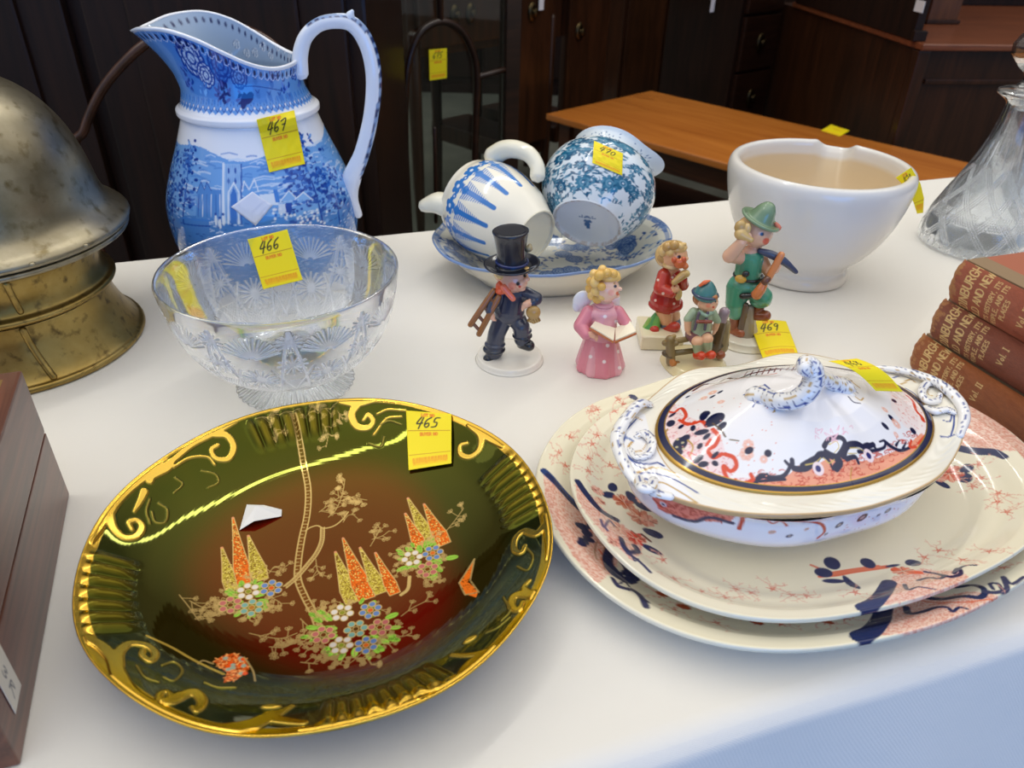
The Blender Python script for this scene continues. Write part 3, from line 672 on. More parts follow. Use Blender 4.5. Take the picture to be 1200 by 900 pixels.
# gilded scrolls of the rim, painted and raised
def scr(path, w, w2=None, h=.0012): pc.line(TPs(path), w*U*1.5, GO, None if w2 is None else w2*U*1.4, gold=1, h=h, sm=7)
for path, w, w2 in [([(104, 634), (116, 620), (129, 602), (138, 588), (153, 572), (172, 556)], 5, 7), ([(129, 602), (133, 618), (145, 630), (160, 629), (167, 618), (161, 610), (152, 613), (155, 621)], 6, 3),
      ([(172, 556), (182, 553), (195, 548), (201, 541)], 11, 5), ([(201, 541), (225, 522), (251, 509), (276, 495)], 4, 4), ([(251, 509), (266, 511), (274, 524), (268, 538), (254, 538), (248, 528), (256, 522)], 6, 3), ([(172, 563), (177, 566), (181, 558)], 3, 2),
      ([(186, 541), (195, 546), (203, 542)], 3, 2), ([(170, 576), (164, 590), (158, 600)], 5, 2), ([(203, 548), (222, 537), (243, 536), (252, 545)], 2, 2), ([(400, 470), (419, 474), (440, 470), (462, 472)], 6, 4),
      ([(419, 474), (412, 486), (418, 500), (431, 502), (437, 494), (431, 487), (426, 493)], 7, 3), ([(442, 486), (455, 481), (475, 482)], 2, 2), ([(438, 510), (452, 492), (470, 489)], 2, 2), ([(551, 497), (563, 510), (562, 526), (551, 536), (540, 533), (539, 523), (547, 520)], 6, 3),
      ([(551, 497), (568, 512), (588, 524)], 6, 3), ([(641, 604), (643, 622), (645, 645), (644, 672), (634, 709), (620, 732), (602, 750), (584, 762)], 7, 9), ([(638, 616), (628, 626), (614, 623), (604, 632), (603, 645), (611, 648), (615, 640)], 6, 3),
      ([(638, 684), (630, 697), (614, 690), (620, 681)], 5, 3), ([(630, 697), (612, 697), (602, 700), (600, 711), (608, 716), (613, 706)], 8, 3), ([(596, 754), (575, 762), (552, 768), (530, 768)], 6, 3), ([(584, 762), (560, 772), (546, 783), (538, 798)], 8, 8),
      ([(104, 748), (120, 757), (133, 772), (139, 790), (152, 812), (180, 830), (214, 846), (251, 854), (290, 850), (318, 840)], 6, 12), ([(139, 780), (140, 765), (152, 755), (172, 757), (182, 766), (177, 775), (167, 768), (168, 762)], 6, 3),
      ([(186, 822), (188, 814), (196, 811), (199, 817), (193, 821)], 4, 2), ([(200, 822), (215, 815), (228, 812), (237, 822), (232, 833), (226, 829)], 9, 3), ([(300, 850), (318, 842), (332, 834), (342, 828)], 8, 3), ([(318, 842), (340, 846), (356, 848)], 7, 5)]: scr(path, w, w2)
pc.ell(*TP(318, 829), .005, .0018, .1, GO, gold=1, h=.0015); pc.ell(*TP(551, 750), .004, .002, .5, GO, gold=1, h=.0015)
for q in ([(375, 852), (395, 846), (419, 842), (436, 832), (452, 830), (468, 822), (490, 812), (517, 803), (536, 795)], [(356, 858), (400, 852), (450, 838), (500, 818), (540, 797)]): scr(q, 8, 6, h=.001)
pc.line(TPs([(172, 745), (200, 758), (230, 775), (262, 790)]), .0011, GO, gold=.6, sm=6)
# golden lip
lipr = .1397-.0052*np.clip(np.cos(An+2.05), 0, 1)**.7-.0040*np.clip(np.cos(An-.1), 0, 1)**2
pc.a[..., 3] = np.where(Rr > lipr, 1, pc.a[..., 3]); pc.a[..., :3] = np.where((Rr > lipr)[..., None], lin((226, 182, 74)), pc.a[..., :3])
# raised comma scrolls and roundels beside the gilding
for path in ([(186, 590), (196, 598), (194, 612), (182, 612), (178, 600)], [(236, 552), (252, 556), (256, 566), (244, 572)], [(205, 560), (214, 568), (204, 578)], [(176, 585), (172, 600), (176, 614)], [(432, 520), (446, 524), (450, 512)], [(444, 500), (456, 494), (470, 498)],
             [(615, 640), (624, 652), (618, 668), (606, 664)], [(590, 700), (598, 716), (588, 728)], [(190, 780), (204, 776), (214, 786), (204, 798), (192, 794)], [(160, 780), (170, 794), (186, 800)], [(240, 800), (256, 806), (276, 806)], [(570, 742), (584, 736), (598, 724)]):
    pc.line(TPs(path), .0009, (150, 130, 60), gold=.6, h=.0010, sm=6)
plate_m = painted('lustre_glaze', rough=.035, gold_rough=.2, spec=1., ior=1.42, tint=(.86, .95, .12, 1), coat=.0)
lustre = thing('lustre_bowl', 'large dark red and green lustre bowl with gilded rim and enamel flowers, ticket 465', 'bowl', (PC[0], PC[1], 0))
def plate():
    nr, na = 380, 1180
    r = np.concatenate([np.linspace(1e-5, .1395, nr), [.1408, .1418, .1422, .1418, .1405]]); nt_ = len(r)
    th = np.linspace(0, 2*PI, na, endpoint=False); A, R = np.meshgrid(th, r, indexing='ij')
    z = np.interp(R, pp[:, 0], pp[:, 1]); z[:, nr:] = np.array([.0411, .0417, .0421-.0008, .0418-.002, .0395-.0012])
    # gadrooned lobes between the scrolls
    def sector(a0, a1): 
        m = (A-a0) % (2*PI); w = (a1-a0) % (2*PI); return np.clip(np.minimum(m, w-m)/.05, 0, 1)*(m < w)
    def ang(px, py): x, y = TP(px, py); return math.atan2(y, x)
    env = np.exp(-((R-.1265)/.0105)**4)
    lob = 0
    for p, q, n in (((104, 745), (104, 640), 7), ((640, 600), (592, 530), 8), ((402, 472), (280, 492), 8), ((545, 795), (370, 855), 9)):
        a1, a0 = ang(*q), ang(*p)
        if ((a1-a0) % (2*PI)) > PI: a0, a1 = a1, a0
        w = (a1-a0) % (2*PI); lob = lob+sector(a0, a1)*np.abs(np.sin(((A-a0) % (2*PI))/w*PI*n))**.7
    S = pc.sample(R*np.cos(A), R*np.sin(A))
    S = S.copy(); gm = (np.clip(lob, 0, 1)**2*env*.5)[..., None]; S[..., :3] = S[..., :3]*(1-gm)+lin((140, 116, 30))*gm; S[..., 3] = np.maximum(S[..., 3], gm[..., 0])  # golden highlights of the lobe crests put into colour and gilding mask
    z = z+lob*env*.0038+np.where(R < .1395, S[..., 4], 0)
    edge = 1+.004*np.cos(A*8+1)*np.clip((R-.12)/.02, 0, 1); R = R*edge
    G = np.stack([R*np.cos(A), R*np.sin(A), z], -1)
    return G, S
G, S = plate(); S = S.reshape(-1, 5)
mesh_obj('bowl_body', G.reshape(-1, 3), gfaces(G.shape[0], G.shape[1], True), plate_m, lustre, col=S[:, :3], gold=S[:, 3], flip=True)
rev('underside', [(.1404, .0382), (.134, .0335), (.12, .0245), (.105, .017), (.09, .0115), (.077, .0075), (.0735, .001), (.071, .001), (.0695, .0055), (.03, .0052), (0, .005)], plain('lustre_underside', (60, 30, 10), .15), lustre, n=200, flip=True)
# folded white scrap of label lying in the bowl
def scrap(name, mats, pts, faces, parent):
    o = mesh_obj(name, pts, faces, mats, parent, smooth=False); m = o.modifiers.new('t', 'SOLIDIFY'); m.thickness = .0003; return o
def PP(px, py, dz=0): p = hit_h(px, py, pz, .02); return (p[0], p[1], p[2]+dz)
sc_ = scrap('folded_label', PAPER, [PP(281, 622, .0008), PP(290, 595, .003), PP(311, 597, .004), PP(331, 601, .003), PP(330, 606, .0008), PP(299, 617, .005), PP(302, 603, .008)],
      [(0, 5, 6, 1), (1, 6, 2), (6, 5, 4, 3), (6, 3, 2)], None)
tag(sc_, 'crumpled white paper label lying in the lustre bowl', 'label')
fnp = pix_patch([(479, 554), (529, 546), (529, 488), (476, 484)], lambda px, py: PP(px, py, .0))
make_sticker(lustre, '465', lambda S, T: fnp(S, T)+np.array([0, 0, .0018])+np.array([0, 0, .006])*(np.sin(T*PI)*.25)[..., None], origin=(PC[0], PC[1], 0), label='yellow paper ticket numbered 465')
# ================================================================== two oval platters and the covered tureen (lot 468)
NAVY, RED, ORG, PNK, CRM = (28, 38, 84), (196, 62, 38), (222, 108, 70), (236, 190, 168), (238, 230, 204)
WARE = painted('printed_ware_glaze', rough=.12, gold_rough=.25, gold_metal=.9, coat=.3)
def sup(th, a, b, n):
    c, s = np.abs(np.cos(th)), np.abs(np.sin(th)); return 1/((c/a)**n+(s/b)**n)**(1/n)
def lfun(cx, cy, rot):
    c, s = math.cos(rot), math.sin(rot)
    return lambda x, y: ((x-cx)*c+(y-cy)*s, -(x-cx)*s+(y-cy)*c)
def oval_s(x, y, a, b, n): return ((abs(x)/a)**n+(abs(y)/b)**n)**(1/n)
def sprig(cv, T, px, py, seed, n=5, L=12, c=(226, 164, 142)):
    rg = np.random.default_rng(seed); x, y = T(px, py); cv.disc(x, y, .0014, (204, 76, 48), al=.9)
    for i in range(5):
        a = i*1.25+rg.uniform(-.3, .3); cv.line([(x, y), (x+.0034*math.cos(a), y+.0034*math.sin(a))], .0007, (214, 110, 84))
    for i in range(n):
        a = rg.uniform(0, 2*PI); p = np.array([x, y]); P = [p]
        for k in range(5):
            a += rg.uniform(-.9, .9); p = p+.0026*np.array([math.cos(a), math.sin(a)])*rg.uniform(.7, 1.3); P.append(p)
            if k % 2: b = a+1.2; cv.line([p, p+.0018*np.array([math.cos(b), math.sin(b)])], .0004, c)
        cv.line(P, .00042, c)
def pink_ground(cv, poly, seed):
    cv.poly(poly, (241, 208, 188)); P = np.array(poly); A = (np.ptp(P[:, 0])*np.ptp(P[:, 1])); cv.speckle(poly, int(A*.8e6), .0005, (222, 150, 128), seed=seed)
def bud(cv, T, px, py, r, c, seed):
    x, y = T(px, py); r *= .00078; rg = np.random.default_rng(seed)
    for i in range(9):
        a = i*.7+rg.uniform(-.2, .2); cv.ell(x+r*.55*math.cos(a), y+r*.55*math.sin(a), r*.5, r*.28, a, c, al=.85)
    cv.disc(x, y, r*.5, c)
    for i in range(16):
        a = rg.uniform(0, 6.28); cv.line([(x, y), (x+r*math.cos(a), y+r*math.sin(a))], .0004, (246, 210, 180) if i % 2 else (150, 40, 24))
def nleaf(cv, T, px, py, L, W_, deg, c=NAVY):
    x, y = T(px, py); x2, y2 = T(px+math.cos(math.radians(deg))*10, py-math.sin(math.radians(deg))*10)
    cv.ell(x, y, L*.00036, W_*.00044, math.atan2(y2-y, x2-x), c)
def platter(name, label, c, a, b, n, rot, zrim, zbase, paint, cv_px=.0003):
    L = lfun(*c, rot); root = thing(name, label, 'platter', (c[0], c[1], zbase), rot)
    d = zrim-zbase
    def smo(x, xp, fp): q = np.linspace(-.1, 1.1, 500); y = np.interp(q, xp, fp); y = np.convolve(np.pad(y, 12, mode='edge'), np.ones(25)/25, 'valid'); w = np.clip((x-.9)/.06, 0, 1); return np.interp(x, q, y)*(1-w)+np.interp(x, xp, fp)*w
    sp_ = np.array([0, .60, .70, .745, .79, .86, .93, .975, .992, 1.0, 1.004, 1.0]); zp_ = np.array([.0035, .0035, .0045, .0065, .0105, .0135, d-.0032, d-.0012, d-.0003, d-.0005, d-.002, d-.0036])
    def Hh(x, y):
        u, v = L(x, y); return zbase+smo(oval_s(u, v, a, b, n), sp_[:10], zp_[:10])
    def T(px, py): p = hit_h(px, py, Hh, zrim-.008); return L(p[0], p[1])
    cv = Canvas(-a-.01, a+.01, -b-.01, b+.01, cv_px, CRM)
    paint(cv, T)
    k = np.arange(0, 12); ss = np.unique(np.r_[np.linspace(.001, .6, 110), np.linspace(.6, .992, 150)]); ss = np.r_[ss, .997, 1.0, 1.004, 1.0]
    zz = np.r_[smo(ss[:-4], sp_[:9], zp_[:9]), d-.0002, d-.0007, d-.002, d-.0036]
    th = np.linspace(0, 2*PI, 900, endpoint=False); A, S_ = np.meshgrid(th, ss, indexing='ij'); R = sup(A, a, b, n)
    lob = 1+.006*np.cos(A*8+.4)*np.clip((S_-.6)/.4, 0, 1)
    Xv, Yv = R*S_*lob*np.cos(A), R*S_*lob*np.sin(A); Zv = np.repeat(zz[None], len(th), 0)
    Zv = Zv+.0006*np.cos(A*8+.4)*np.clip((S_-.75)/.25, 0, 1)
    sm = cv.sample(Xv, Yv).reshape(-1, 5)
    mesh_obj('platter_dish', np.stack([Xv, Yv, Zv], -1).reshape(-1, 3), gfaces(*Xv.shape, True), WARE, root, col=sm[:, :3], gold=sm[:, 3], flip=True)
    su = np.array([1.0, .93, .84, .77, .70, .69, .68, .40, .001]); zu = np.array([d-.0036, d-.009, .0075, .003, .0012, .0, .0004, .0014, .0014])
    A, S_ = np.meshgrid(th[::3], su, indexing='ij'); R = sup(A, a, b, n)*(1+.006*np.cos(A*8+.4)*np.clip((S_-.6)/.4, 0, 1))
    V = np.stack([R*S_*np.cos(A), R*S_*np.sin(A), np.repeat(zu[None], A.shape[0], 0)+.0006*np.cos(A*8+.4)*np.clip((S_-.75)/.25, 0, 1)], -1)
    mesh_obj('underside', V.reshape(-1, 3), gfaces(*A.shape, True), WARE, root, col=np.tile(lin((238, 236, 226)), (A.size, 1)), flip=False)
    return root, Hh, T
def ln(cv, T, pts, w, c, w2=None, al=1, gold=None): cv.line([T(*p) for p in pts], w*.00078, c, None if w2 is None else w2*.00078, sm=7, al=al, gold=gold)
def paint_low(cv, T):
    pink_ground(cv, [T(*p) for p in [(637, 556), (650, 568), (690, 606), (728, 650), (716, 672), (700, 684), (672, 652), (650, 615), (639, 585)]], 3)
    ln(cv, T, [(638, 552), (655, 570), (678, 594), (700, 612)], 8, (30, 62, 120)); ln(cv, T, [(642, 556), (656, 572), (690, 606)], 5, NAVY)
    for q in ((682, 617, 14, 9, -20), (688, 625, 12, 9, -60), (684, 634, 11, 9, 10), (690, 632, 9, 10, 80), (693, 617, 10, 8, 60), (682, 637, 9, 8, -70)): nleaf(cv, T, *q)
    for q in ([(700, 634), (697, 645), (699, 655)], [(709, 640), (706, 655), (709, 668)], [(703, 636), (708, 640)]): ln(cv, T, q, 1, (150, 100, 60))
    ln(cv, T, [(702, 644), (707, 651)], 2, ORG); ln(cv, T, [(704, 654), (708, 663)], 1.5, ORG)
    ln(cv, T, [(715, 645), (712, 655), (715, 666), (724, 675), (736, 680), (744, 674), (748, 668)], 9, NAVY, 12); ln(cv, T, [(722, 651), (730, 660), (734, 668), (726, 672), (718, 664)], 5, NAVY); ln(cv, T, [(728, 654), (742, 668)], 6, NAVY)
    ln(cv, T, [(718, 678), (724, 686), (734, 690), (742, 692), (750, 698), (757, 710)], 4, (58, 58, 92), 6); ln(cv, T, [(726, 684), (732, 682), (738, 688)], 2, (58, 58, 92)); ln(cv, T, [(752, 700), (760, 706)], 3, (58, 58, 92))
    pink_ground(cv, [T(*p) for p in [(1040, 716), (1090, 700), (1130, 694), (1172, 698), (1174, 708), (1140, 728), (1100, 740), (1020, 746)]], 4)
    ln(cv, T, [(1036, 712), (1032, 726), (1022, 738), (1008, 746)], 13, NAVY, 15); ln(cv, T, [(1062, 712), (1066, 719), (1080, 717), (1096, 712), (1110, 712), (1116, 717), (1124, 712), (1134, 714)], 5, NAVY, 2)
    ln(cv, T, [(1086, 700), (1104, 702), (1124, 699), (1148, 700), (1154, 692), (1140, 686), (1120, 688)], 6, NAVY, 4); ln(cv, T, [(1154, 693), (1168, 694), (1180, 690), (1178, 682), (1176, 676), (1186, 684), (1200, 676)], 5, (58, 58, 92), 3)
    ln(cv, T, [(1164, 690), (1160, 684), (1170, 684), (1174, 690)], 3, (58, 58, 92)); ln(cv, T, [(1080, 704), (1120, 706), (1165, 702)], 1.5, ORG); ln(cv, T, [(1090, 709), (1140, 706)], 1.2, ORG)
    pink_ground(cv, [T(*p) for p in [(1118, 468), (1160, 488), (1200, 520), (1235, 560), (1190, 547), (1150, 520), (1100, 500)]], 5); ln(cv, T, [(1190, 547), (1205, 556), (1225, 562)], 9, NAVY)
    nleaf(cv, T, 1142, 496, 12, 8, -70); nleaf(cv, T, 1150, 503, 14, 7, -35)
    nleaf(cv, T, 742, 465, 11, 6, -25)
    for i, q in enumerate([(663, 546), (655, 530), (693, 482), (668, 512), (725, 468), (775, 697), (790, 714), (802, 711), (886, 729), (915, 731), (968, 728), (990, 724), (700, 480), (1190, 700), (730, 474), (840, 730), (1175, 665)]):
        sprig(cv, T, *q, 100+i)
    for q in ((777, 696), (801, 711), (886, 729), (968, 728), (913, 724)): nleaf(cv, T, *q, 13, 5, -15, (176, 74, 40))
def paint_hi(cv, T):
    pink_ground(cv, [T(*p) for p in [(674, 560), (690, 578), (722, 612), (752, 628), (752, 650), (740, 656), (712, 630), (688, 604), (676, 584)]], 6)
    ln(cv, T, [(677, 564), (688, 580), (704, 598), (722, 609)], 6, NAVY, 7)
    nleaf(cv, T, 718, 571, 14, 8, 70); nleaf(cv, T, 713, 580, 15, 8, 10); nleaf(cv, T, 740, 583, 18, 9, -58); nleaf(cv, T, 756, 594, 21, 9, -18); nleaf(cv, T, 765, 625, 20, 10, -20); nleaf(cv, T, 764, 644, 20, 7, -28)
    bud(cv, T, 731, 588, 10, (198, 92, 52), 1); bud(cv, T, 750, 606, 12, (206, 104, 70), 2); bud(cv, T, 745, 631, 9, (216, 54, 28), 3)
    for i, q in enumerate(((755, 585, 8), (727, 619, 8), (760, 610, 8), (700, 575, 6), (720, 635, 6), (703, 587, 5))): bud(cv, T, *q, (232, 160, 138), 10+i)
    ln(cv, T, [(704, 609), (708, 618), (714, 610), (720, 616)], 2.5, (104, 88, 120)); ln(cv, T, [(709, 618), (712, 622)], 2.5, (104, 88, 120))
    ln(cv, T, [(728, 631), (731, 640), (738, 647), (747, 646), (744, 640)], 5, NAVY, 6); ln(cv, T, [(735, 648), (746, 655), (754, 662), (762, 670)], 3, (58, 58, 92), 3); ln(cv, T, [(740, 650), (744, 657), (748, 655)], 2, (58, 58, 92))
    ln(cv, T, [(752, 626), (762, 634)], 3, (110, 60, 50)); ln(cv, T, [(740, 622), (756, 635)], 1.5, (150, 90, 60))
    pink_ground(cv, [T(*p) for p in [(1046, 676), (1080, 666), (1120, 668), (1136, 676), (1118, 690), (1080, 702), (1022, 712)]], 7)
    ln(cv, T, [(1042, 683), (1034, 696), (1024, 706), (1013, 712)], 11, NAVY, 13)
    ln(cv, T, [(960, 676), (980, 674), (1000, 670), (1040, 664)], 2.5, ORG, 4); ln(cv, T, [(975, 672), (1000, 668), (1030, 664)], 4, (226, 120, 84)); ln(cv, T, [(950, 662), (965, 668)], 2, ORG)
    nleaf(cv, T, 965, 671, 16, 10, 0); nleaf(cv, T, 975, 660, 16, 12, 80); nleaf(cv, T, 977, 681, 20, 5, 0); nleaf(cv, T, 997, 684, 24, 6, -30); nleaf(cv, T, 1017, 660, 13, 11, 20); nleaf(cv, T, 1070, 660, 13, 10, 10); nleaf(cv, T, 1046, 663, 14, 3, 10)
    ln(cv, T, [(1050, 668), (1064, 670), (1078, 671)], 8, (232, 92, 44), 5); bud(cv, T, 1058, 669, 8, (230, 90, 44), 4)
    ln(cv, T, [(1084, 670), (1096, 672), (1106, 675), (1100, 678), (1088, 677), (1076, 680)], 3, NAVY); ln(cv, T, [(1104, 674), (1114, 676), (1126, 672), (1122, 666), (1118, 672), (1128, 664), (1144, 662)], 4, NAVY, 2)
    ln(cv, T, [(1060, 685), (1064, 691), (1074, 688), (1084, 689), (1096, 691)], 3, NAVY, 1.5)
    pink_ground(cv, [T(*p) for p in [(1098, 482), (1128, 474), (1168, 497), (1190, 528), (1150, 532), (1124, 526), (1110, 510)]], 8)
    ln(cv, T, [(1122, 525), (1145, 529), (1165, 530), (1177, 535)], 9, NAVY, 7); nleaf(cv, T, 1133, 549, 15, 9, 40); nleaf(cv, T, 1130, 560, 15, 11, -35); nleaf(cv, T, 1104, 567, 17, 7, -30)
    bud(cv, T, 1112, 555, 12, (218, 96, 66), 5); bud(cv, T, 1100, 560, 6, (230, 150, 130), 6)
    for i, q in enumerate([(690, 537), (664+30, 520), (700, 510), (715, 545), (690, 552), (1147, 544), (1170, 578), (1169, 588), (1159, 646), (1128, 656), (1083, 653), (1140, 570), (1180, 600), (928, 697), (945, 698), (1002, 694), (905, 690), (880, 694), (777, 656),
                           (790, 678), (822, 693), (850, 700), (862, 690), (1100, 645), (1150, 560), (720, 482), (735, 556)]): sprig(cv, T, *q, 200+i)
PLO = platter('large_platter', 'largest cream oval platter, undermost of the stack, with navy bars and pink corners', (.2095, .440), .1935, .1425, 2.36, math.radians(23.2), .0255, .0003, paint_low)
PHI = platter('medium_platter', 'cream oval platter with navy and orange flowers lying on the larger one, under the tureen', (.2095, .4305), .1685, .1215, 2.48, math.radians(22.7), .0365, .0123, paint_hi)

# ------------------------------------------------------------------ tureen
TC = (.1945, .4285); TROT = math.radians(23.5); TZ = .0162; LT = lfun(*TC, TROT)
tur = thing('covered_tureen', 'covered oval tureen with navy-banded lid and scroll handle on the platters, ticket 468', 'tureen', (*TC, TZ), TROT)
ra, rb, rn = .1285, .0835, 2.0; la, lb, ln_ = .1035, .0690, 2.0; ZR = .075-TZ; ZL = .0768-TZ
def rimz(s): return ZR+np.interp(s, [.80, .84, .93, 1.], [.0008, .0012, .001, .0])
def scal(A): return 1+.018*np.cos(A*6+.9)+.02*np.exp(-((np.abs(np.cos(A))-1)/.05)**2)
def TR(px, py):
    p = at(px, py, TZ+ZR); return LT(p[0], p[1])
rimc = Canvas(-.15, .15, -.11, .11, .0003, (243, 238, 224))
def rl(pts, w, c, w2=None, gold=None, al=1): rimc.line([TR(*p) for p in pts], w*.00055, c, None if w2 is None else w2*.00055, sm=7, gold=gold, al=al)
BLU = (52, 78, 150); GLD = (196, 156, 78)
rimc.poly([TR(*p) for p in [(718, 515), (722, 500), (742, 474), (756, 488), (764, 520), (786, 552), (812, 582), (790, 590), (750, 568), (728, 545)]], (244, 243, 245))
for pts, w, c, w2 in [([(724, 507), (731, 497), (741, 486), (747, 478)], 2, BLU, 2), ([(729, 511), (738, 501), (746, 492)], 2, BLU, 2), ([(748, 478), (741, 480), (743, 488), (752, 494)], 2, GLD, 2), ([(757, 477), (752, 475), (746, 480)], 3, GLD, 2), ([(741, 520), (736, 528), (744, 536), (758, 535), (766, 526), (760, 514), (750, 512)], 3, GLD, 2),
       ([(727, 521), (734, 516), (742, 520)], 5, (120, 140, 190), 3), ([(733, 535), (742, 543), (756, 546), (770, 544), (778, 548)], 3, BLU, 3), ([(733, 512), (730, 524), (734, 536), (746, 548), (762, 552)], 1.5, BLU, 1.5), ([(745, 510), (757, 506), (766, 512)], 2, BLU, 2),
       ([(744, 556), (754, 552), (770, 550), (790, 556)], 3, GLD, 3), ([(748, 562), (752, 556), (764, 556), (782, 560), (800, 568), (818, 578)], 2, BLU, 2), ([(760, 566), (776, 566), (798, 576), (820, 588)], 2, GLD, 2), ([(750, 570), (757, 562), (764, 566)], 3, BLU, 2), ([(740, 566), (746, 560), (752, 568)], 1.5, BLU, 1),
       ([(736, 526), (742, 532), (752, 530), (757, 522)], 2, GLD, 1), ([(768, 520), (772, 532), (782, 548), (796, 562)], 1.5, GLD, 1.5), ([(728, 500), (734, 505)], 1.5, BLU, 1.5), ([(735, 493), (740, 499)], 1.5, BLU, 1.5)]: rl(pts, w, c, w2)
for pts, w, c, w2 in [([(1020, 433), (1036, 436), (1056, 438), (1072, 440)], 2, BLU, 2), ([(1018, 430), (1040, 431), (1066, 434)], 1.5, GLD, 1.5), ([(1046, 444), (1058, 441), (1070, 447)], 2, BLU, 2), ([(1056, 452), (1066, 446), (1072, 450)], 3, GLD, 2), ([(1094, 449), (1084, 452), (1080, 462), (1086, 470), (1098, 470)], 3, (60, 64, 84), 2),
       ([(1092, 453), (1086, 458), (1088, 465), (1094, 466)], 2, GLD, 1), ([(1098, 470), (1106, 466), (1100, 460)], 3, GLD, 2), ([(1090, 484), (1096, 480), (1104, 484), (1110, 480), (1118, 484)], 3, BLU, 2), ([(1104, 494), (1112, 496), (1114, 488), (1108, 484)], 2, BLU, 2), ([(1117, 484), (1117, 500), (1114, 511)], 2.5, BLU, 2), ([(1102, 513), (1110, 513), (1120, 509)], 3, BLU, 1.5),
       ([(1122, 484), (1123, 496), (1120, 508)], 2, GLD, 1), ([(1074, 470), (1082, 478), (1092, 488)], 2, (60, 60, 80), 4), ([(1112, 470), (1120, 476), (1126, 484)], 2, GLD, 1.5), ([(1060, 456), (1070, 462), (1078, 470)], 1.5, BLU, 1.5)]: rl(pts, w, c, w2)
th = np.linspace(0, 2*PI, 480, endpoint=False)
A_, S_ = np.meshgrid(th, np.r_[np.linspace(.70, .795, 5), np.linspace(.80, .985, 90), .995, 1.0, 1.0, .99], indexing='ij')
R_ = sup(A_, ra, rb, rn)*(1+(scal(A_)-1)*np.clip((S_-.8)/.2, 0, 1)); Z_ = rimz(S_)-np.clip(.80-S_, 0, 1)*.3
Z_[:, -2] -= .0022; Z_[:, -1] -= .0042; Z_ = Z_+.0022*np.cos(A_*6+.9)*np.clip((S_-.85)/.15, 0, 1)
X_, Y_ = R_*S_*np.cos(A_), R_*S_*np.sin(A_); sm = rimc.sample(X_, Y_).reshape(-1, 5)
Z_ = Z_+.00013*np.sin(A_*46+6*np.sin(S_*30))*np.exp(-((S_-.92)/.05)**2)
edge = (S_.reshape(-1) > .988); sm[edge, :3] = lin((206, 170, 120))
mesh_obj('rim', np.stack([X_, Y_, Z_], -1).reshape(-1, 3), gfaces(*X_.shape, True), WARE, tur, col=sm[:, :3], gold=sm[:, 3], flip=True)
# body below the rim, painted in (angle, height)
bprof = cr([(.985, ZR-.0046), (.945, ZR-.011), (.93, ZR-.020), (.90, ZR-.031), (.81, ZR-.042), (.67, ZR-.050), (.62, .0040), (.62, .0006), (.59, .0004), (.57, .003), (.001, .003)], 8)
BZ = bprof[bprof[:, 0] > .612]; BZ = BZ[np.argsort(BZ[:, 1])]
# separate scale for angle and height: canvas x = angle*0.1
bc_ = Canvas(-PI*.1, PI*.1, -.002, .065, .00035, (242, 241, 245))
def bodyuv(px, py, dbg=0):
    d = ray(px, py); ts = np.linspace(.35, .9, 1200); P = _C+ts[:, None]*d; u, v = LT(P[:, 0], P[:, 1]); z = P[:, 2]-TZ
    rr = np.interp(z, BZ[:, 1], BZ[:, 0]); g = oval_s(u, v, ra, rb, rn)-rr
    ok = z < ZR-.004; k = int(np.argmax((g < 0) & ok)) if ((g < 0) & ok).any() else int(np.argmin(np.where(ok, g, 9))); return (math.atan2(v[k], u[k])*.1, z[k])
def bl(pts, w, c, w2=None): bc_.line([bodyuv(*p) for p in pts], w*.0009, c, None if w2 is None else w2*.0009, sm=6)
pk = [bodyuv(*p) for p in [(764, 574), (800, 583), (850, 602), (862, 606), (855, 612), (820, 612), (800, 608), (775, 596)]]
bc_.poly(pk, (236, 128, 110)); bc_.speckle(pk, 130, .001, (190, 60, 50)); bl([(764, 573), (800, 582), (862, 604)], 1.5, (200, 70, 50)); bc_.disc(*bodyuv(779, 590), .0018, (240, 235, 240)); bc_.disc(*bodyuv(779, 590), .001, NAVY)
bl([(790, 604), (812, 612), (830, 608), (858, 614)], 3, NAVY, 3); bl([(866, 620), (872, 606), (890, 604), (930, 608), (960, 612), (966, 622), (958, 630)], 3, (200, 60, 40), 2.5); bl([(900, 604), (906, 612), (915, 608), (922, 614)], 2, (200, 60, 40))
for q, c, r in (((925, 626), NAVY, 4), ((984, 616), NAVY, 6), ((1012, 608), (60, 56, 60), 8), ((1040, 598), (90, 94, 104), 5), ((905, 622), (226, 160, 130), 4), ((945, 618), (226, 160, 130), 3), ((968, 626), NAVY, 3), ((1030, 604), NAVY, 3)):
    x, y = bodyuv(*q); bc_.ell(x, y, r*.0006, r*.0004, .4, c); bc_.ell(x, y, r*.0003, r*.0002, .4, (190, 170, 160))
for i in range(20): x = -.18+i*.011; bc_.speckle([(x, .02), (x+.01, .02), (x+.01, .045), (x, .045)], 5, .0007, (214, 120, 110), seed=i)
bp_ = resample(bprof*np.array([.1, 1.]), 150)*np.array([10., 1.]); A_, K_ = np.meshgrid(np.linspace(-PI, PI, 700), np.arange(len(bp_)), indexing='ij')
S_ = bp_[K_, 0]; Zb = bp_[K_, 1]; R_ = sup(A_, ra, rb, rn)*(1+(scal(A_)-1)*np.clip((S_-.5)/.45, 0, 1))
sm = bc_.sample(A_*.1, Zb).reshape(-1, 5)
mesh_obj('body', np.stack([R_*S_*np.cos(A_), R_*S_*np.sin(A_), Zb], -1).reshape(-1, 3), gfaces(*A_.shape), WARE, tur, col=sm[:, :3])
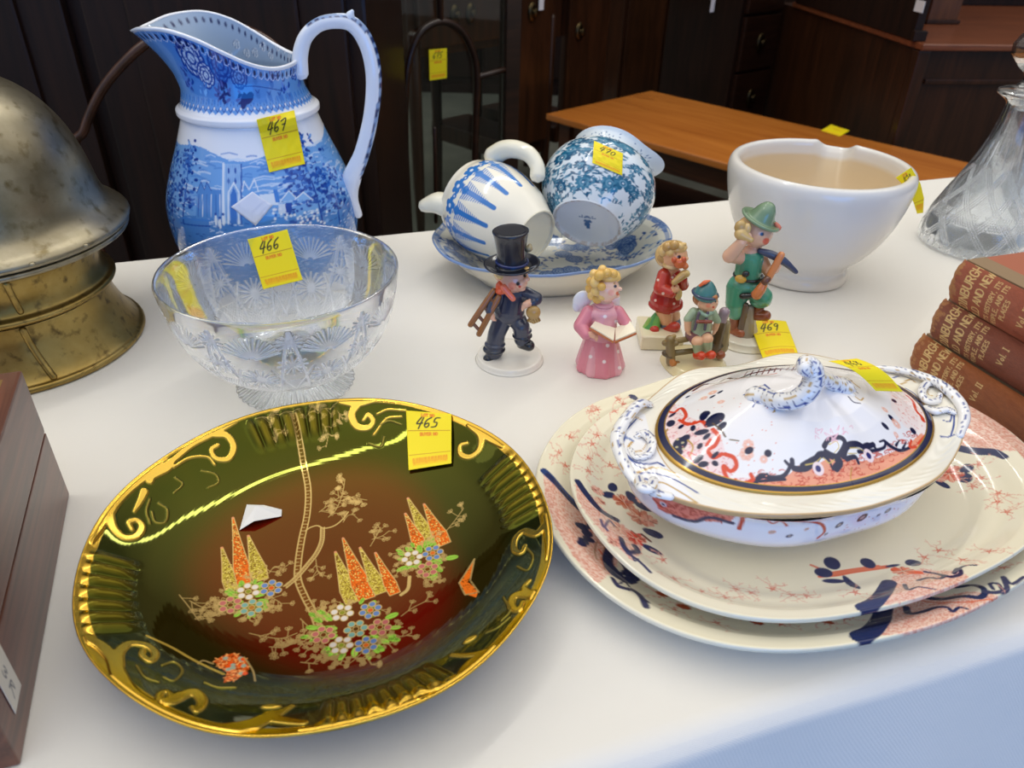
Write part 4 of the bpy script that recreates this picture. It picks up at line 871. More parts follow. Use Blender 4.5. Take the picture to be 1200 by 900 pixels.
# lid
lid_s = np.array([0, .10, .25, .45, .62, .76, .87, .93, .96, 1.0]); lid_z = ZL+np.array([.0325, .0322, .0300, .0245, .0175, .0105, .0048, .0026, .0020, .0006])
def LH(x, y):
    u, v = LT(x, y); return TZ+np.interp(oval_s(u, v, la, lb, ln_), lid_s, lid_z)
def TL(px, py): p = hit_h(px, py, LH, .1); return LT(p[0], p[1])
lc = Canvas(-.12, .12, -.085, .085, .00027, (244, 241, 242))
def ll(pts, w, c, w2=None, gold=None, al=1, sm=7): lc.line([TL(*p) for p in pts], w*.00053, c, None if w2 is None else w2*.00053, sm=sm, gold=gold, al=al)
SAL = (242, 160, 128)
# salmon border ground along the front, bounded by navy acanthus
g1 = [(885, 572), (890, 562), (905, 563), (925, 556), (935, 546), (955, 545), (972, 536), (982, 530), (992, 538), (1010, 541), (1030, 536), (1050, 528), (1062, 525), (1072, 514), (1084, 504), (1088, 516), (1075, 535), (1050, 552), (1010, 566), (960, 576), (920, 577)]
P = [TL(*p) for p in g1]; lc.poly(P, SAL)
rg = np.random.default_rng(5)
for i in range(150):
    t = rg.uniform(0, 1); x0 = 893+t*190; y0 = 575-((t-.1)**2)*72+rg.uniform(-22, -1)
    if not (0 < y0): continue
    a = rg.uniform(0, 6.28); r = rg.uniform(3, 6)
    ll([(x0+r*math.cos(a+k*.8)*(1-k*.12), y0+.6*r*math.sin(a+k*.8)*(1-k*.12)) for k in range(5)], 1.2, (204, 70, 50), .6, sm=3, al=.9)
g2 = [(774, 478), (788, 470), (800, 486), (830, 500), (846, 515), (850, 530), (862, 540), (856, 560), (884, 560), (884, 572), (862, 568), (830, 556), (800, 538), (780, 512)]
P = [TL(*p) for p in g2]; lc.poly(P, (246, 222, 222)); lc.speckle(P, 420, .0006, (226, 160, 165), seed=2)
g3 = [(1040, 452), (1062, 456), (1084, 478), (1092, 500), (1084, 510), (1060, 500), (1045, 478)]
P = [TL(*p) for p in g3]; lc.poly(P, (250, 236, 232)); lc.speckle(P, 200, .0006, (230, 150, 140), seed=3)
DB = (22, 28, 66)
for pts, w, w2 in [([(884, 566), (892, 558), (905, 560), (918, 558), (925, 548), (920, 541)], 6, 3), ([(890, 564), (904, 563), (920, 562)], 3, 3), ([(928, 540), (930, 549), (944, 549), (955, 540), (962, 532), (976, 534), (984, 541), (980, 548)], 5, 8), ([(940, 546), (956, 536), (968, 530)], 5, 4), ([(965, 532), (972, 540), (976, 550)], 4, 2),
         ([(966, 522), (972, 514), (984, 513), (990, 520), (984, 532), (978, 534), (968, 528)], 5, 5), ([(988, 534), (992, 524), (1004, 521), (1014, 524), (1024, 520)], 7, 5), ([(992, 538), (1002, 536), (1006, 543)], 5, 3), ([(1006, 530), (1022, 528), (1036, 524), (1037, 516), (1031, 517)], 4, 2), ([(1038, 518), (1046, 524), (1056, 528), (1068, 524)], 5, 3),
         ([(1050, 522), (1054, 516)], 3, 1), ([(1058, 526), (1062, 518)], 3, 1), ([(899, 556), (903, 562)], 3, 2), ([(1010, 524), (1018, 520), (1026, 524)], 4, 3)]: ll(pts, w*1.12, DB, w2*1.1)
for pts in ([(972, 520), (980, 517), (983, 524), (978, 530)], [(944, 545), (955, 542), (962, 536)], [(965, 536), (972, 542), (978, 538)], [(996, 526), (1006, 526), (1014, 530)], [(994, 532), (1004, 532)]): ll(pts, 1.2, (214, 190, 110), .8, gold=.5)
for x, y in ((959, 549), (1018, 534)): lc.disc(*TL(x, y), .0036, (250, 225, 225)); lc.disc(*TL(x, y), .0018, (40, 40, 110))
ll([(998, 548), (997, 560), (1000, 570)], 1.2, GLD, gold=.6)
for i in range(16): sd = (955+rg.uniform(0, 45), 498+rg.uniform(0, 20)); ll([sd, (sd[0]+rg.uniform(-5, 5), sd[1]-rg.uniform(2, 6)), (sd[0]+rg.uniform(-6, 6), sd[1]+rg.uniform(-3, 3))], .9, (240, 190, 205), sm=3)
RD = (222, 74, 44)
for pts, w, w2 in [([(781, 481), (790, 483), (798, 478), (804, 486), (800, 494), (810, 497), (822, 494), (828, 500)], 4, 5), ([(796, 492), (806, 498), (814, 494)], 4, 3), ([(835, 504), (842, 512), (838, 522), (830, 528), (836, 536), (846, 532)], 5, 5), ([(832, 516), (828, 522)], 4, 4), ([(850, 532), (860, 536), (863, 546), (856, 552), (848, 546), (850, 556), (858, 566), (872, 566), (882, 562), (880, 556)], 5, 5),
         ([(862, 562), (870, 570), (882, 570)], 4, 3), ([(1062, 463), (1070, 470), (1073, 480), (1080, 488), (1082, 493)], 4, 6), ([(1068, 516), (1066, 524), (1074, 524)], 3, 3), ([(1088, 498), (1086, 508), (1076, 520)], 4, 3)]: ll(pts, w, RD, w2)
for q, a, b, r in (((829, 484), 5, 3, 1.2), ((838, 492), 11, 9, .1), ((825, 487), 9, 5, .8), ((832, 498), 6, 4, -.6), ((846, 500), 6, 4, .2), ((786, 496), 7, 5, .9), ((788, 486), 6, 2.5, .3), ((822, 507), 8, 4, -.6), ((828, 512), 5, 3, .2), ((812, 502), 5, 3, 1), ((820, 523), 4, 3, .5), ((797, 520), 10, 8, .8), ((794, 530), 6, 6, .2), ((803, 514), 6, 5, .3),
                   ((818, 538), 7, 4, .2), ((824, 544), 6, 4, -.4), ((838, 543), 3, 4, .3), ((838, 533), 5, 2.5, .2), ((878, 527), 5, 4, 0), ((900, 531), 4, 4, 0), ((844, 459), 4, 2, .1), ((835, 464), 4, 2, 0), ((806, 465), 4, 2, .3), ((1044, 490), 4, 4, 0), ((1037, 500), 5, 3, -.8), ((1070, 505), 5, 4, .4), ((1048, 469), 5, 3, .2), ((798, 500), 4, 3, .4)):
    x, y = TL(*q); lc.ell(x, y, a*.00056, b*.00056, r, DB)
for q in ((794, 515), (800, 519), (793, 524), (801, 526)): lc.disc(*TL(*q), .0009, (200, 190, 150))
for q, r in (((877, 520), 7), ((895, 538), 5), ((875, 531), 9), ((835, 460), 6), ((845, 470), 5), ((1037, 480), 5), ((1050, 497), 7), ((825, 466), 5), ((1050, 510), 4)):
    x, y = TL(*q)
    for i in range(7): lc.disc(x+r*.0003*math.cos(i*.9), y+r*.0003*math.sin(i*.9), r*.0002, (244, 170, 140), al=.6)
x, y = TL(878, 527); lc.ell(x, y, .0028, .0021, 0, DB)
for i in range(60):
    q = (rg.uniform(790, 910), rg.uniform(465, 560)); lc.disc(*TL(*q), .0004, (236, 150, 130))
ll([(835, 497), (845, 505), (850, 512)], 2, (90, 70, 50)); ll([(855, 515), (866, 516)], 1.5, (110, 90, 50)); ll([(784, 518), (780, 508), (782, 503)], 2.5, GLD, gold=.4); ll([(806, 516), (812, 524), (808, 535)], 2, GLD, gold=.4); ll([(812, 542), (806, 530), (816, 534)], 1.5, (226, 110, 120))
ll([(812, 458), (826, 450), (842, 448), (852, 442), (864, 444), (880, 437), (905, 434), (935, 432)], 4, (72, 34, 40), 5); ll([(812, 461), (830, 453), (850, 449), (878, 442), (910, 437)], 2, (226, 150, 130))
for i in range(9): ll([(872+i*7, 440-i*.8), (877+i*7, 434-i*.8)], 1.6, (120, 60, 60))
# scroll feathers where the handle springs from the lid
for pts, c in [([(872, 462), (880, 458), (876, 468), (884, 472), (882, 478)], BLU), ([(876, 456), (886, 452), (896, 456)], (70, 74, 96)), ([(884, 466), (892, 462), (898, 468), (896, 476)], GLD), ([(890, 470), (900, 472), (908, 480), (906, 482)], GLD), ([(900, 466), (912, 472), (920, 474), (922, 480)], GLD), ([(896, 450), (902, 456), (900, 462)], BLU),
               ([(970, 444), (984, 448), (996, 452), (1006, 460)], (90, 90, 110)), ([(976, 450), (982, 456), (990, 454), (986, 448)], BLU), ([(990, 460), (1000, 464), (1008, 470), (1012, 466)], GLD), ([(994, 466), (1000, 472), (1008, 474)], (90, 90, 110)), ([(972, 440), (990, 444), (1008, 454)], GLD)]: ll(pts, 2.4, c, 1.6)
ss = np.r_[np.linspace(.001, .93, 200), np.linspace(.935, .985, 14), .99, 1.0, 1.002, .995]
A_, S_ = np.meshgrid(np.linspace(0, 2*PI, 900, endpoint=False), ss, indexing='ij'); R_ = sup(A_, la, lb, ln_)
Z_ = np.interp(S_, lid_s, lid_z)+.0009*np.cos(A_*8)*np.sin(np.clip(S_, 0, 1)*PI)**2; Z_[:, -2] -= .0012; Z_[:, -1] -= .003
X_, Y_ = R_*S_*np.cos(A_), R_*S_*np.sin(A_); sm = lc.sample(X_, Y_).reshape(-1, 5); s1 = S_.reshape(-1)
m = (s1 > .942) & (s1 < .982); sm[m, :3] = lin((24, 30, 70))
m = ((s1 > .930) & (s1 <= .942)) | (s1 >= .982); sm[m, :3] = lin((190, 148, 62)); sm[m, 3] = .7
lid = mesh_obj('lid', np.stack([X_, Y_, Z_], -1).reshape(-1, 3), gfaces(*X_.shape, True), WARE, tur, col=sm[:, :3], gold=sm[:, 3], flip=True)
lid['label'] = 'domed lid with navy and gold edge band'
# scroll handle on the lid
def lw(px, py, z): p = at(px, py, z); return (*LT(p[0], p[1]), z-TZ)
hc = [lw(884, 466, .1015), lw(898, 466, .1055), lw(912, 470, .109), lw(930, 469, .113), lw(945, 460, .119), lw(953, 446, .126), lw(952, 432, .133), lw(944, 425, .137), lw(942, 432, .136), lw(948, 438, .133)]
def swirl_tube(name, path, rad, parent, seed, n=22, cols=(BLU, GLD), sm=10, base=(246, 244, 242), flat=1., dens=1.):
    G = tube_grid(cr(path, sm), rad, n, flat); m = G.shape[1]; V = G.reshape(-1, 3)
    u = np.repeat(np.arange(n)/n, m); v = np.tile(np.arange(m)/m, n); c = np.tile(lin(base), (len(V), 1))
    w = u*3+.10*np.sin(v*22*dens+seed*9)
    f = np.abs((w % 1)-.5); c[(f > .43) & (np.sin(v*70*dens+seed*5) > -.75)] = lin(cols[0]); c[(f < .045) & (np.sin(v*40*dens+seed*7) > -.3)] = lin(cols[1])
    tk = (np.sin(v*150*dens) > .86) & (f > .2) & (f < .34); c[tk] = lin((120, 120, 140))
    return mesh_obj(name, V, gfaces(n, m, True), WARE, parent, col=c)
h_ = swirl_tube('handle', hc, [.0075, .006, .0055, .006, .0068, .0068, .0064, .005, .0045, .003], lid, .1, n=28, sm=14); h_['label'] = 'white scroll handle picked out in blue and gold'
hb = [lw(952, 434, .131), lw(962, 442, .123), lw(975, 448, .113), lw(990, 456, .105)]
swirl_tube('handle_branch', hb, [.005, .0045, .005, .0065], lid, .5, n=20, sm=12)
for i, (p, q, r) in enumerate([((888, 466, .1025), (876, 459, .1005), .0035), ((890, 470, .103), (882, 478, .0985), .0035), ((898, 472, .104), (908, 481, .100), .0034), ((888, 462, .1025), (896, 451, .101), .003), ((985, 452, .106), (1004, 460, .0985), .0035), ((988, 458, .105), (1006, 474, .096), .0035), ((980, 446, .107), (1000, 448, .100), .003)]):
    swirl_tube('handle_leaf', [lw(*p), lw((p[0]+q[0])/2+2, (p[1]+q[1])/2-1, (p[2]+q[2])/2+.0018), lw(*q)], [r, r*1.1, r*.5], lid, i*.3, n=14, flat=.6, dens=.4)
# moulded end handles of the rim
def rw(px, py, dz=0.): p = at(px, py, TZ+ZR+dz); return (*LT(p[0], p[1]), ZR+dz)
def ridge(P, r, seed, dens): swirl_tube('handle', [rw(*p) for p in P], r, tur, seed, n=18, sm=9, flat=.7, dens=dens)
ridge([(762, 474, .002), (752, 472, .006), (740, 482, .006), (726, 503, .004), (723, 518, .003), (730, 540, .002), (744, 562, .000), (764, 576, -.001), (786, 582, -.002)], [.003, .0038, .004, .0045, .0045, .0042, .004, .0035, .003], .2, 1.2)
ridge([(745, 512, .002), (754, 508, .004), (764, 518, .004), (760, 532, .003), (746, 536, .003), (738, 526, .002)], [.002, .0028, .003, .003, .0026, .002], .6, .6)
ridge([(748, 560, .001), (752, 571, .003), (762, 572, .003), (766, 562, .002)], [.003, .004, .004, .003], .9, .3)
ridge([(1018, 431, .002), (1042, 432, .004), (1066, 436, .005), (1092, 445, .006), (1112, 458, .006), (1126, 474, .004), (1130, 490, .002), (1124, 510, .0)], [.002, .003, .0035, .004, .0045, .0045, .004, .003], .3, 1.4)
ridge([(1098, 450, .003), (1086, 450, .004), (1080, 460, .005), (1086, 470, .004), (1098, 470, .003), (1102, 462, .003)], [.0025, .003, .003, .003, .0028, .002], .7, .5)
ridge([(1084, 478, .002), (1096, 482, .004), (1108, 480, .004), (1118, 484, .003)], [.003, .0032, .003, .0025], .15, .5)
def st468(S, T):
    w = bil([at(1026, 459, .1045), at(1058, 460, .103), at(1004, 421, .120), at(971, 424, .122)], S, T); w[..., 2] += .004*np.sin(T*PI); return w
o = make_sticker(None, '468', st468, name='lot_sticker', label='yellow paper ticket numbered 468'); o.parent = tur
o.matrix_parent_inverse = (Matrix.Translation((*TC, TZ)) @ Matrix.Rotation(TROT, 4, 'Z')).inverted()
# ================================================================== blue printed jug (lot 467)
def spts(p): p = np.array(p, float); return p[np.argsort(p[:, 1])]
JC = np.array([-.273, .80]); BW = (238, 240, 246)
jp = cr([(.074, 0), (.077, .003), (.075, .012), (.082, .022), (.094, .045), (.0985, .075), (.0965, .100), (.087, .128), (.0755, .155), (.0665, .180), (.0668, .186), (.0665, .190), (.0635, .194), (.0580, .207), (.0562, .220), (.0575, .235), (.060, .255)], 8)
def JR(z): return np.interp(z, jp[:, 1], jp[:, 0])
jug = thing('blue_jug', 'tall blue and white printed jug with long spout and loop handle, ticket 467', 'jug', (*JC, 0))
SPA = math.radians(184)            # the spout points to the left of the picture
JD = cr([(0, .2555), (15, .259), (30, .2640), (50, .2655), (70, .2590), (90, .2480), (110, .2375), (130, .2315), (150, .2310), (180, .2340)], 8)
def jrim(A):
    d = np.abs((A-SPA+PI) % (2*PI)-PI)*180/PI; return np.interp(d, JD[:, 0], JD[:, 1])
def jgrid(off=0., na=560, nz=300, top=None, zlow=0.):
    A = np.linspace(0, 2*PI, na, endpoint=False)[:, None]; t = np.linspace(0, 1, nz)[None]; zt = jrim(A)
    Zz = zlow+(zt-zlow)*t; c = (1+np.cos(A-SPA))/2
    k = np.clip((Zz-.190)/(zt-.190), 0, 1)
    R = np.interp(Zz, jp[:, 1], jp[:, 0])
    R = np.where(Zz > .207, np.interp(Zz, [.207, .22, .26], [.058, .0562, .0562]), R)
    flare = .006*k**2.5+c**4*(.010*k+.024*k**2.2)-.004*(1-c)*k
    return A+0*Zz, R+flare-off, Zz
jcv = Canvas(-PI*.09, PI*.09, 0, .30, .0003, BW)
def juv(px, py):
    """(angle, height) of the jug surface under a pixel"""
    p = hit_rev(px, py, *JC, lambda z: np.interp(z, jp[:, 1], jp[:, 0])*(1+0*z)); return (math.atan2(p[1]-JC[1], p[0]-JC[0])*.09, p[2])
def jneck(px, py):
    d = ray(px, py); ts = np.linspace(.5, 1.2, 900); P = _C+ts[:, None]*d; a = np.arctan2(P[:, 1]-JC[1], P[:, 0]-JC[0]); z = P[:, 2]
    c = (1+np.cos(a-SPA))/2; zt = jrim(a); k = np.clip((z-.19)/(zt-.19), 0, 1.1); R = np.where(z > .207, .0564, np.interp(z, jp[:, 1], jp[:, 0]))+.006*k**2.5+c**5*(.012*k+.04*k**2.6)-.004*(1-c)*k
    g = np.hypot(P[:, 0]-JC[0], P[:, 1]-JC[1])-R; q = int(np.argmax(g < 0)) if (g < 0).any() else int(np.argmin(g)); return (a[q]*.09, z[q])
B1, B2, B3, B4 = (66, 132, 214), (28, 74, 168), (120, 172, 232), (18, 40, 118)
XA = np.arange(jcv.W)/jcv.k+jcv.x0; ZA = np.arange(jcv.H)/jcv.k; XX, ZZ = np.meshgrid(XA, ZA)
# printed collar
zz = .193+.0028*np.abs(((XX/.009) % 1)-.5)*2
m = ZZ > zz; jcv.a[m, :3] = lin((104, 160, 226))
rg = np.random.default_rng(8)
for k in range(62):
    x = -PI*.09+k*.00912; jcv.line([(x, .1955), (x+.0045, .200), (x+.009, .1955)], .0009, B2); jcv.disc(x+.0045, .1985, .0012, BW); jcv.ell(x+.0045, .204, .0016, .0030, 0, B1); jcv.line([(x, .2), (x+.002, .206)], .0006, B2)
def bloom(cv, x, y, r, c1, c2, c3, seed):
    g = np.random.default_rng(seed)
    cv.disc(x, y, r*.9, c2, al=.8)
    for ring, (q, n, s) in enumerate(((.78, 9, .34), (.5, 7, .3), (.2, 4, .22))):
        for i in range(n):
            a = 2*PI*i/n+g.uniform(-.2, .2)+ring*.4; px, py = x+r*q*math.cos(a), y+r*q*math.sin(a)
            cv.ell(px, py, r*s*1.25, r*s, a+PI/2, c3); cv.ell(px-.1*r*math.cos(a), py-.1*r*math.sin(a), r*s*1.0, r*s*.75, a+PI/2, c1)
            for j in (-1, 0, 1): cv.line([(px-.25*r*math.cos(a), py-.25*r*math.sin(a)), (px+.16*r*math.cos(a+j*.5), py+.16*r*math.sin(a+j*.5))], r*.035, c3, al=.8)
def fol(cv, x, y, n, s, c, seed, spread=1.):
    g = np.random.default_rng(seed)
    for i in range(n):
        a = g.uniform(0, 2*PI); r = s*g.uniform(.1, 1)**.7*spread; cv.ell(x+r*math.cos(a), y+r*math.sin(a)*.8, s*g.uniform(.18, .36), s*g.uniform(.08, .18), g.uniform(0, 3), c if i % 3 else tuple(min(255, v+60) for v in c))
for k in [q for q in range(16) if not 1 <= q <= 5]:                      # far side of the collar repeats sprays
    x = -.28+k*.036+rg.uniform(-.004, .004)
    bloom(jcv, x, .222+.012*rg.uniform(), .010, B3, B1, B2, k); fol(jcv, x+.016, .213, 14, .009, B2, k)
x, y = jneck(222, 62); jcv.poly([jneck(*q) for q in [(172, 42), (215, 35), (262, 52), (300, 78), (318, 92), (310, 120), (260, 118), (226, 108), (214, 92), (200, 64)]], (84, 146, 222))
bloom(jcv, *jneck(224, 68), .0165, (196, 218, 246), (150, 190, 236), B2, 2); bloom(jcv, *jneck(242, 88), .0115, (214, 230, 248), (160, 196, 238), B2, 3); bloom(jcv, *jneck(258, 76), .0150, B1, (50, 112, 200), B2, 4); bloom(jcv, *jneck(280, 90), .0105, (110, 164, 230), B1, B2, 6)
fol(jcv, *jneck(206, 50), 26, .008, B4, 5); fol(jcv, *jneck(222, 96), 24, .009, B2, 6); fol(jcv, *jneck(262, 108), 34, .011, B4, 7); fol(jcv, *jneck(285, 116), 22, .009, B4, 8); fol(jcv, *jneck(240, 104), 20, .008, B1, 9); fol(jcv, *jneck(215, 80), 18, .007, B2, 19)
for q in ((286, 118, 60), (292, 114, 30)): jcv.ell(*jneck(q[0], q[1]), .0075, .0042, math.radians(q[2]), B4)
jcv.line([jneck(276, 102), jneck(300, 101), jneck(330, 106)], .001, B2, sm=4)
for q in ((299, 94), (318, 98), (302, 110), (315, 112), (328, 113), (340, 114)):
    x, y = jneck(*q); jcv.ell(x, y, .0032, .0042, .2, (70, 130, 208)); jcv.line([(x-.003, y+.004), (x, y+.001), (x+.003, y+.004)], .0009, B2)
# beading under the lip (follows the rim)
for k in range(64):
    a = -PI+k*2*PI/64; zt = float(jrim(a)); jcv.ell(a*.09, zt-.0068, .0017, .0026, 0, (16, 34, 96)); jcv.line([(a*.09-.0035, zt-.003), (a*.09-.003, zt-.0095), (a*.09+.0008, zt-.0112), (a*.09+.004, zt-.0085)], .0006, (220, 232, 250))
m = ZZ > np.interp(XX, XA, jrim(XA/.09))-.0022; jcv.a[m, :3] = lin(BW)
# landscape band of the belly
def bandtop(x): return .160+.0035*np.sin(x*60)+.003*np.sin(x*23+1)
m = (ZZ > .028) & (ZZ < bandtop(XX)); jcv.a[m, :3] = lin((112, 166, 226))
for i in range(520):
    x = rg.uniform(-.28, .28); z = rg.uniform(.098, .160); L = rg.uniform(.006, .022); jcv.line([(x, z), (x+L*.5, z+rg.uniform(.0005, .002)), (x+L, z)], rg.uniform(.0006, .0019), (206, 224, 246) if i % 2 else (76, 134, 208), al=.7)
m = (ZZ > .028) & (ZZ < .102+.006*np.sin(XX*34)); jcv.a[m, :3] = lin((72, 132, 206))
for i in range(1700):
    x = rg.uniform(-.28, .28); z = rg.uniform(.028, .104); jcv.line([(x, z), (x+rg.uniform(.001, .004), z+rg.uniform(-.001, .001))], rg.uniform(.0005, .0012), (188, 212, 242) if i % 2 else (34, 84, 170))
def tree(x, z, h, w, seed):
    g = np.random.default_rng(seed); jcv.line([(x, z), (x+.002, z+h*.5), (x-.001, z+h)], .0022, B2, .0008)
    for i in range(int(150*w/.03)):
        t = g.uniform(.25, 1); fx = x+g.normal()*w*.42*(1.15-t*.5); fz = z+h*t+g.normal()*.003; c = [(34, 84, 172), (52, 110, 196), (22, 62, 150), (120, 170, 230)][int(g.integers(4))]
        jcv.ell(fx, fz, g.uniform(.0014, .0036), g.uniform(.0008, .0018), g.uniform(-.5, .5), c)
def jb(L): return [juv(*q) for q in L]
for i, xx in enumerate((.05, .11, .17, .23, -.265, -.235)): tree(xx, .08, .075, .034, 30+i)
tree(*juv(215, 262), .072, .030, 50); tree(*juv(205, 270), .06, .02, 51); tree(*juv(378, 262), .085, .042, 52); tree(*juv(398, 262), .055, .03, 53); tree(*juv(360, 240), .03, .02, 58)
CW = (222, 232, 246)
jcv.poly(jb([(263, 192), (282, 192), (283, 262), (262, 262)]), (150, 188, 232)); jcv.line(jb([(262, 192), (262, 262)]), .0024, CW); jcv.line(jb([(283, 192), (283, 262)]), .0012, B2)
for q in ((268, 200), (276, 200), (268, 212), (276, 212)): jcv.ell(*juv(*q), .0011, .0026, 0, B2)
for k in range(8): jcv.line(jb([(266+k*2.2, 194), (266+k*2.2, 258)]), .00045, (84, 140, 210), al=.7)
jcv.line(jb([(268, 262), (268, 225), (274, 214), (280, 225), (280, 262)]), .0014, CW); jcv.poly(jb([(270, 262), (270, 228), (274, 219), (278, 228), (278, 262)]), (60, 118, 200))
jcv.poly(jb([(230, 256), (231, 226), (236, 214), (240, 222), (243, 213), (247, 222), (260, 222), (261, 256)]), (84, 142, 212)); jcv.line(jb([(231, 226), (236, 213), (240, 222), (243, 213), (248, 223)]), .0008, B2)
for k in range(6): jcv.line(jb([(233+k*5, 228), (233+k*5, 254)]), .0007, CW if k % 2 else B2)
jcv.line(jb([(284, 224), (286, 212), (292, 222), (298, 210), (303, 224)]), .0012, CW); jcv.poly(jb([(304, 228), (322, 226), (326, 240), (306, 240)]), CW); jcv.poly(jb([(320, 222), (325, 222), (328, 237), (323, 237)]), B1)
jcv.poly(jb([(326, 239), (341, 237), (342, 249), (326, 250)]), (206, 220, 240)); jcv.poly(jb([(334, 238), (342, 237), (342, 249), (335, 249)]), B2)
for a, b, c in (((328, 236), (338, 223), (349, 234)), ((345, 234), (355, 225), (366, 234))): jcv.poly(jb([a, b, c]), (130, 178, 230)); jcv.line(jb([a, b, c]), .001, CW)
for i in range(46): x, y = juv(rg.uniform(320, 385), rg.uniform(244, 262)); jcv.disc(x, y, .0013, CW if i % 3 else B2)
jcv.poly(jb([(216, 256), (245, 258), (246, 274), (218, 270)]), (74, 134, 208)); jcv.line(jb([(214, 255), (247, 258)]), .002, B1); jcv.line(jb([(216, 262), (246, 265)]), .0012, B2)
for q in ((253, 258), (258, 262), (262, 258)): jcv.ell(*juv(*q), .0015, .005, 0, CW); jcv.disc(juv(*q)[0], juv(*q)[1]+.0055, .0012, B2)
m = (ZZ < .028); jcv.a[m, :3] = lin(BW)
A, R, Zz = jgrid(); sm = jcv.sample(((A+PI) % (2*PI)-PI)*.09, Zz).reshape(-1, 5)
GLZ = painted('blue_print_glaze', rough=.10, coat=.3)
mesh_obj('jug_body', np.stack([R*np.cos(A), R*np.sin(A), Zz], -1).reshape(-1, 3), gfaces(*A.shape, True), GLZ, jug, col=sm[:, :3])
# inside wall and lip
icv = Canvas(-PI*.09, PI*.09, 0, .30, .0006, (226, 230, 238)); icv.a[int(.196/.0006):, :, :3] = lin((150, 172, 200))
for k in range(40):
    x = -.28+k*.0142; z = .212+rg.uniform(0, .03); t = np.linspace(0, 9, 26); r = .0052*(1-t/11); icv.line(np.stack([x+r*np.cos(t), z+r*np.sin(t)], 1), .0011, (226, 232, 240)); icv.line(np.stack([x+.0012+r*np.cos(t), z+r*np.sin(t)], 1), .0005, (60, 84, 130))
for k in range(64):
    a = -PI+k*2*PI/64; zt = float(jrim(a)); icv.ell(a*.09, zt-.0068, .0017, .0026, 0, (22, 40, 92))
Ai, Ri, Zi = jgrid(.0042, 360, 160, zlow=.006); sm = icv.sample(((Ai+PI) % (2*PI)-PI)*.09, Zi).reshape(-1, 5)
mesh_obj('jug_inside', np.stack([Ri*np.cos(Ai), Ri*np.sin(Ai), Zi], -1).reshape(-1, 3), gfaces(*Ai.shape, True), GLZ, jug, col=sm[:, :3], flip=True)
A1 = np.linspace(0, 2*PI, 360, endpoint=False); _, Ro, Zo = jgrid(0, 360, 2); _, Rq, _ = jgrid(.0042, 360, 2)
lipp = np.stack([np.stack([r*np.cos(A1), r*np.sin(A1), z], -1) for r, z in ((Ro[:, -1]-.0002, Zo[:, -1]-.001), (Ro[:, -1]+.0004, Zo[:, -1]+.0006), ((Ro[:, -1]+Rq[:, -1])/2, Zo[:, -1]+.0016), (Rq[:, -1]-.0003, Zo[:, -1]+.0004), (Rq[:, -1], Zo[:, -1]-.001))], 1)
mesh_obj('lip', lipp.reshape(-1, 3), gfaces(360, 5, True), GLZ, jug, col=np.tile(lin(BW), (1800, 1)), flip=False)
rev('foot', [(.0735, .0005), (.066, .0005), (.064, .005), (0, .006)], plain('jug_foot_ware', (230, 230, 232), .3), jug, n=90, smoothn=3)
rev('ring', [(.0660, .1815), (.0692, .1835), (.0696, .1865), (.0690, .1890), (.0650, .1915)], plain('jug_ring_ware', (240, 241, 246), .12), jug, n=160, smoothn=5, flip=True)
def jh(px, py, Y=.795): p = aty(px, py, Y); return (p[0]-JC[0], p[1]-JC[1], p[2])
hd = [jh(352, 86), jh(352, 64), jh(358, 44), jh(372, 30), (jh(390, 25)), jh(410, 27), jh(425, 42), jh(435, 68), jh(438, 100), jh(434, 140), jh(424, 180), jh(412, 210), jh(412, 232), jh(420, 252)]
G = tube_grid(cr(hd, 12), [.0080, .0075, .0068, .0064, .0066, .0074, .0080, .0080, .0078, .0076, .0080, .0100, .0072, .0045], 26, .82, up=(0, 1, 0)); V = G.reshape(-1, 3); mm = G.shape[1]
c = np.tile(lin(BW), (len(V), 1)); u = np.repeat(np.arange(26)/26, mm); v = np.tile(np.arange(mm)/mm, 26)
lc_ = np.array(jh(392, 140)); ctr = G.mean(0)[None].repeat(26, 0).reshape(-1, 3); od = ctr-lc_; od[:, 1] = 0; od /= np.linalg.norm(od, axis=1)[:, None]; ofs = V-ctr; ofs /= np.linalg.norm(ofs, axis=1)[:, None]+1e-9; out_ = .5-.5*np.einsum('ij,ij->i', od, ofs)
w_ = (v > .20) & (v < .90)
c[(out_ < .20) & w_] = lin((130, 156, 196)); c[(out_ < .20) & (out_ > .08) & w_ & (np.sin(v*210) > -.1)] = lin((36, 56, 104)); c[(out_ < .03) & w_] = lin((214, 224, 240))
mesh_obj('handle', V, gfaces(26, mm, True), GLZ, jug, col=c)
tube('thumb_rest', [jh(409, 24), jh(411, 17), jh(413, 13)], [.0055, .004, .0018], plain('jug_thumb_ware', (214, 224, 240), .12), jug)
fj = pix_patch([(316, 202), (358, 192), (345, 129), (301, 140)], lambda a, b: hit_rev(a, b, *JC, lambda z: np.maximum(JR(z), .0715*(np.abs(z-.1865) < .006))+.0006))
make_sticker(jug, '467', fj, lift=(0, -.0011, .0002), origin=(*JC, 0), label='yellow paper ticket numbered 467')
def dmd(S, T):   # white lozenge label
    q = [(311, 263), (322, 240), (290, 224), (271, 240)]; q = [(300, 264), (320, 240), (296, 224), (271, 242)]
    P = bil([(*a, 0) for a in q], S, T); out = np.zeros(P.shape)
    for i in range(P.shape[0]):
        for j in range(P.shape[1]): out[i, j] = hit_rev(P[i, j, 0], P[i, j, 1], *JC, lambda z: JR(z))
    return out
S_, T_ = np.meshgrid(np.linspace(0, 1, 14), np.linspace(0, 1, 14), indexing='ij'); Gd = dmd(S_, T_)-np.array([*JC, 0])+np.array([0, -.0012, 0])
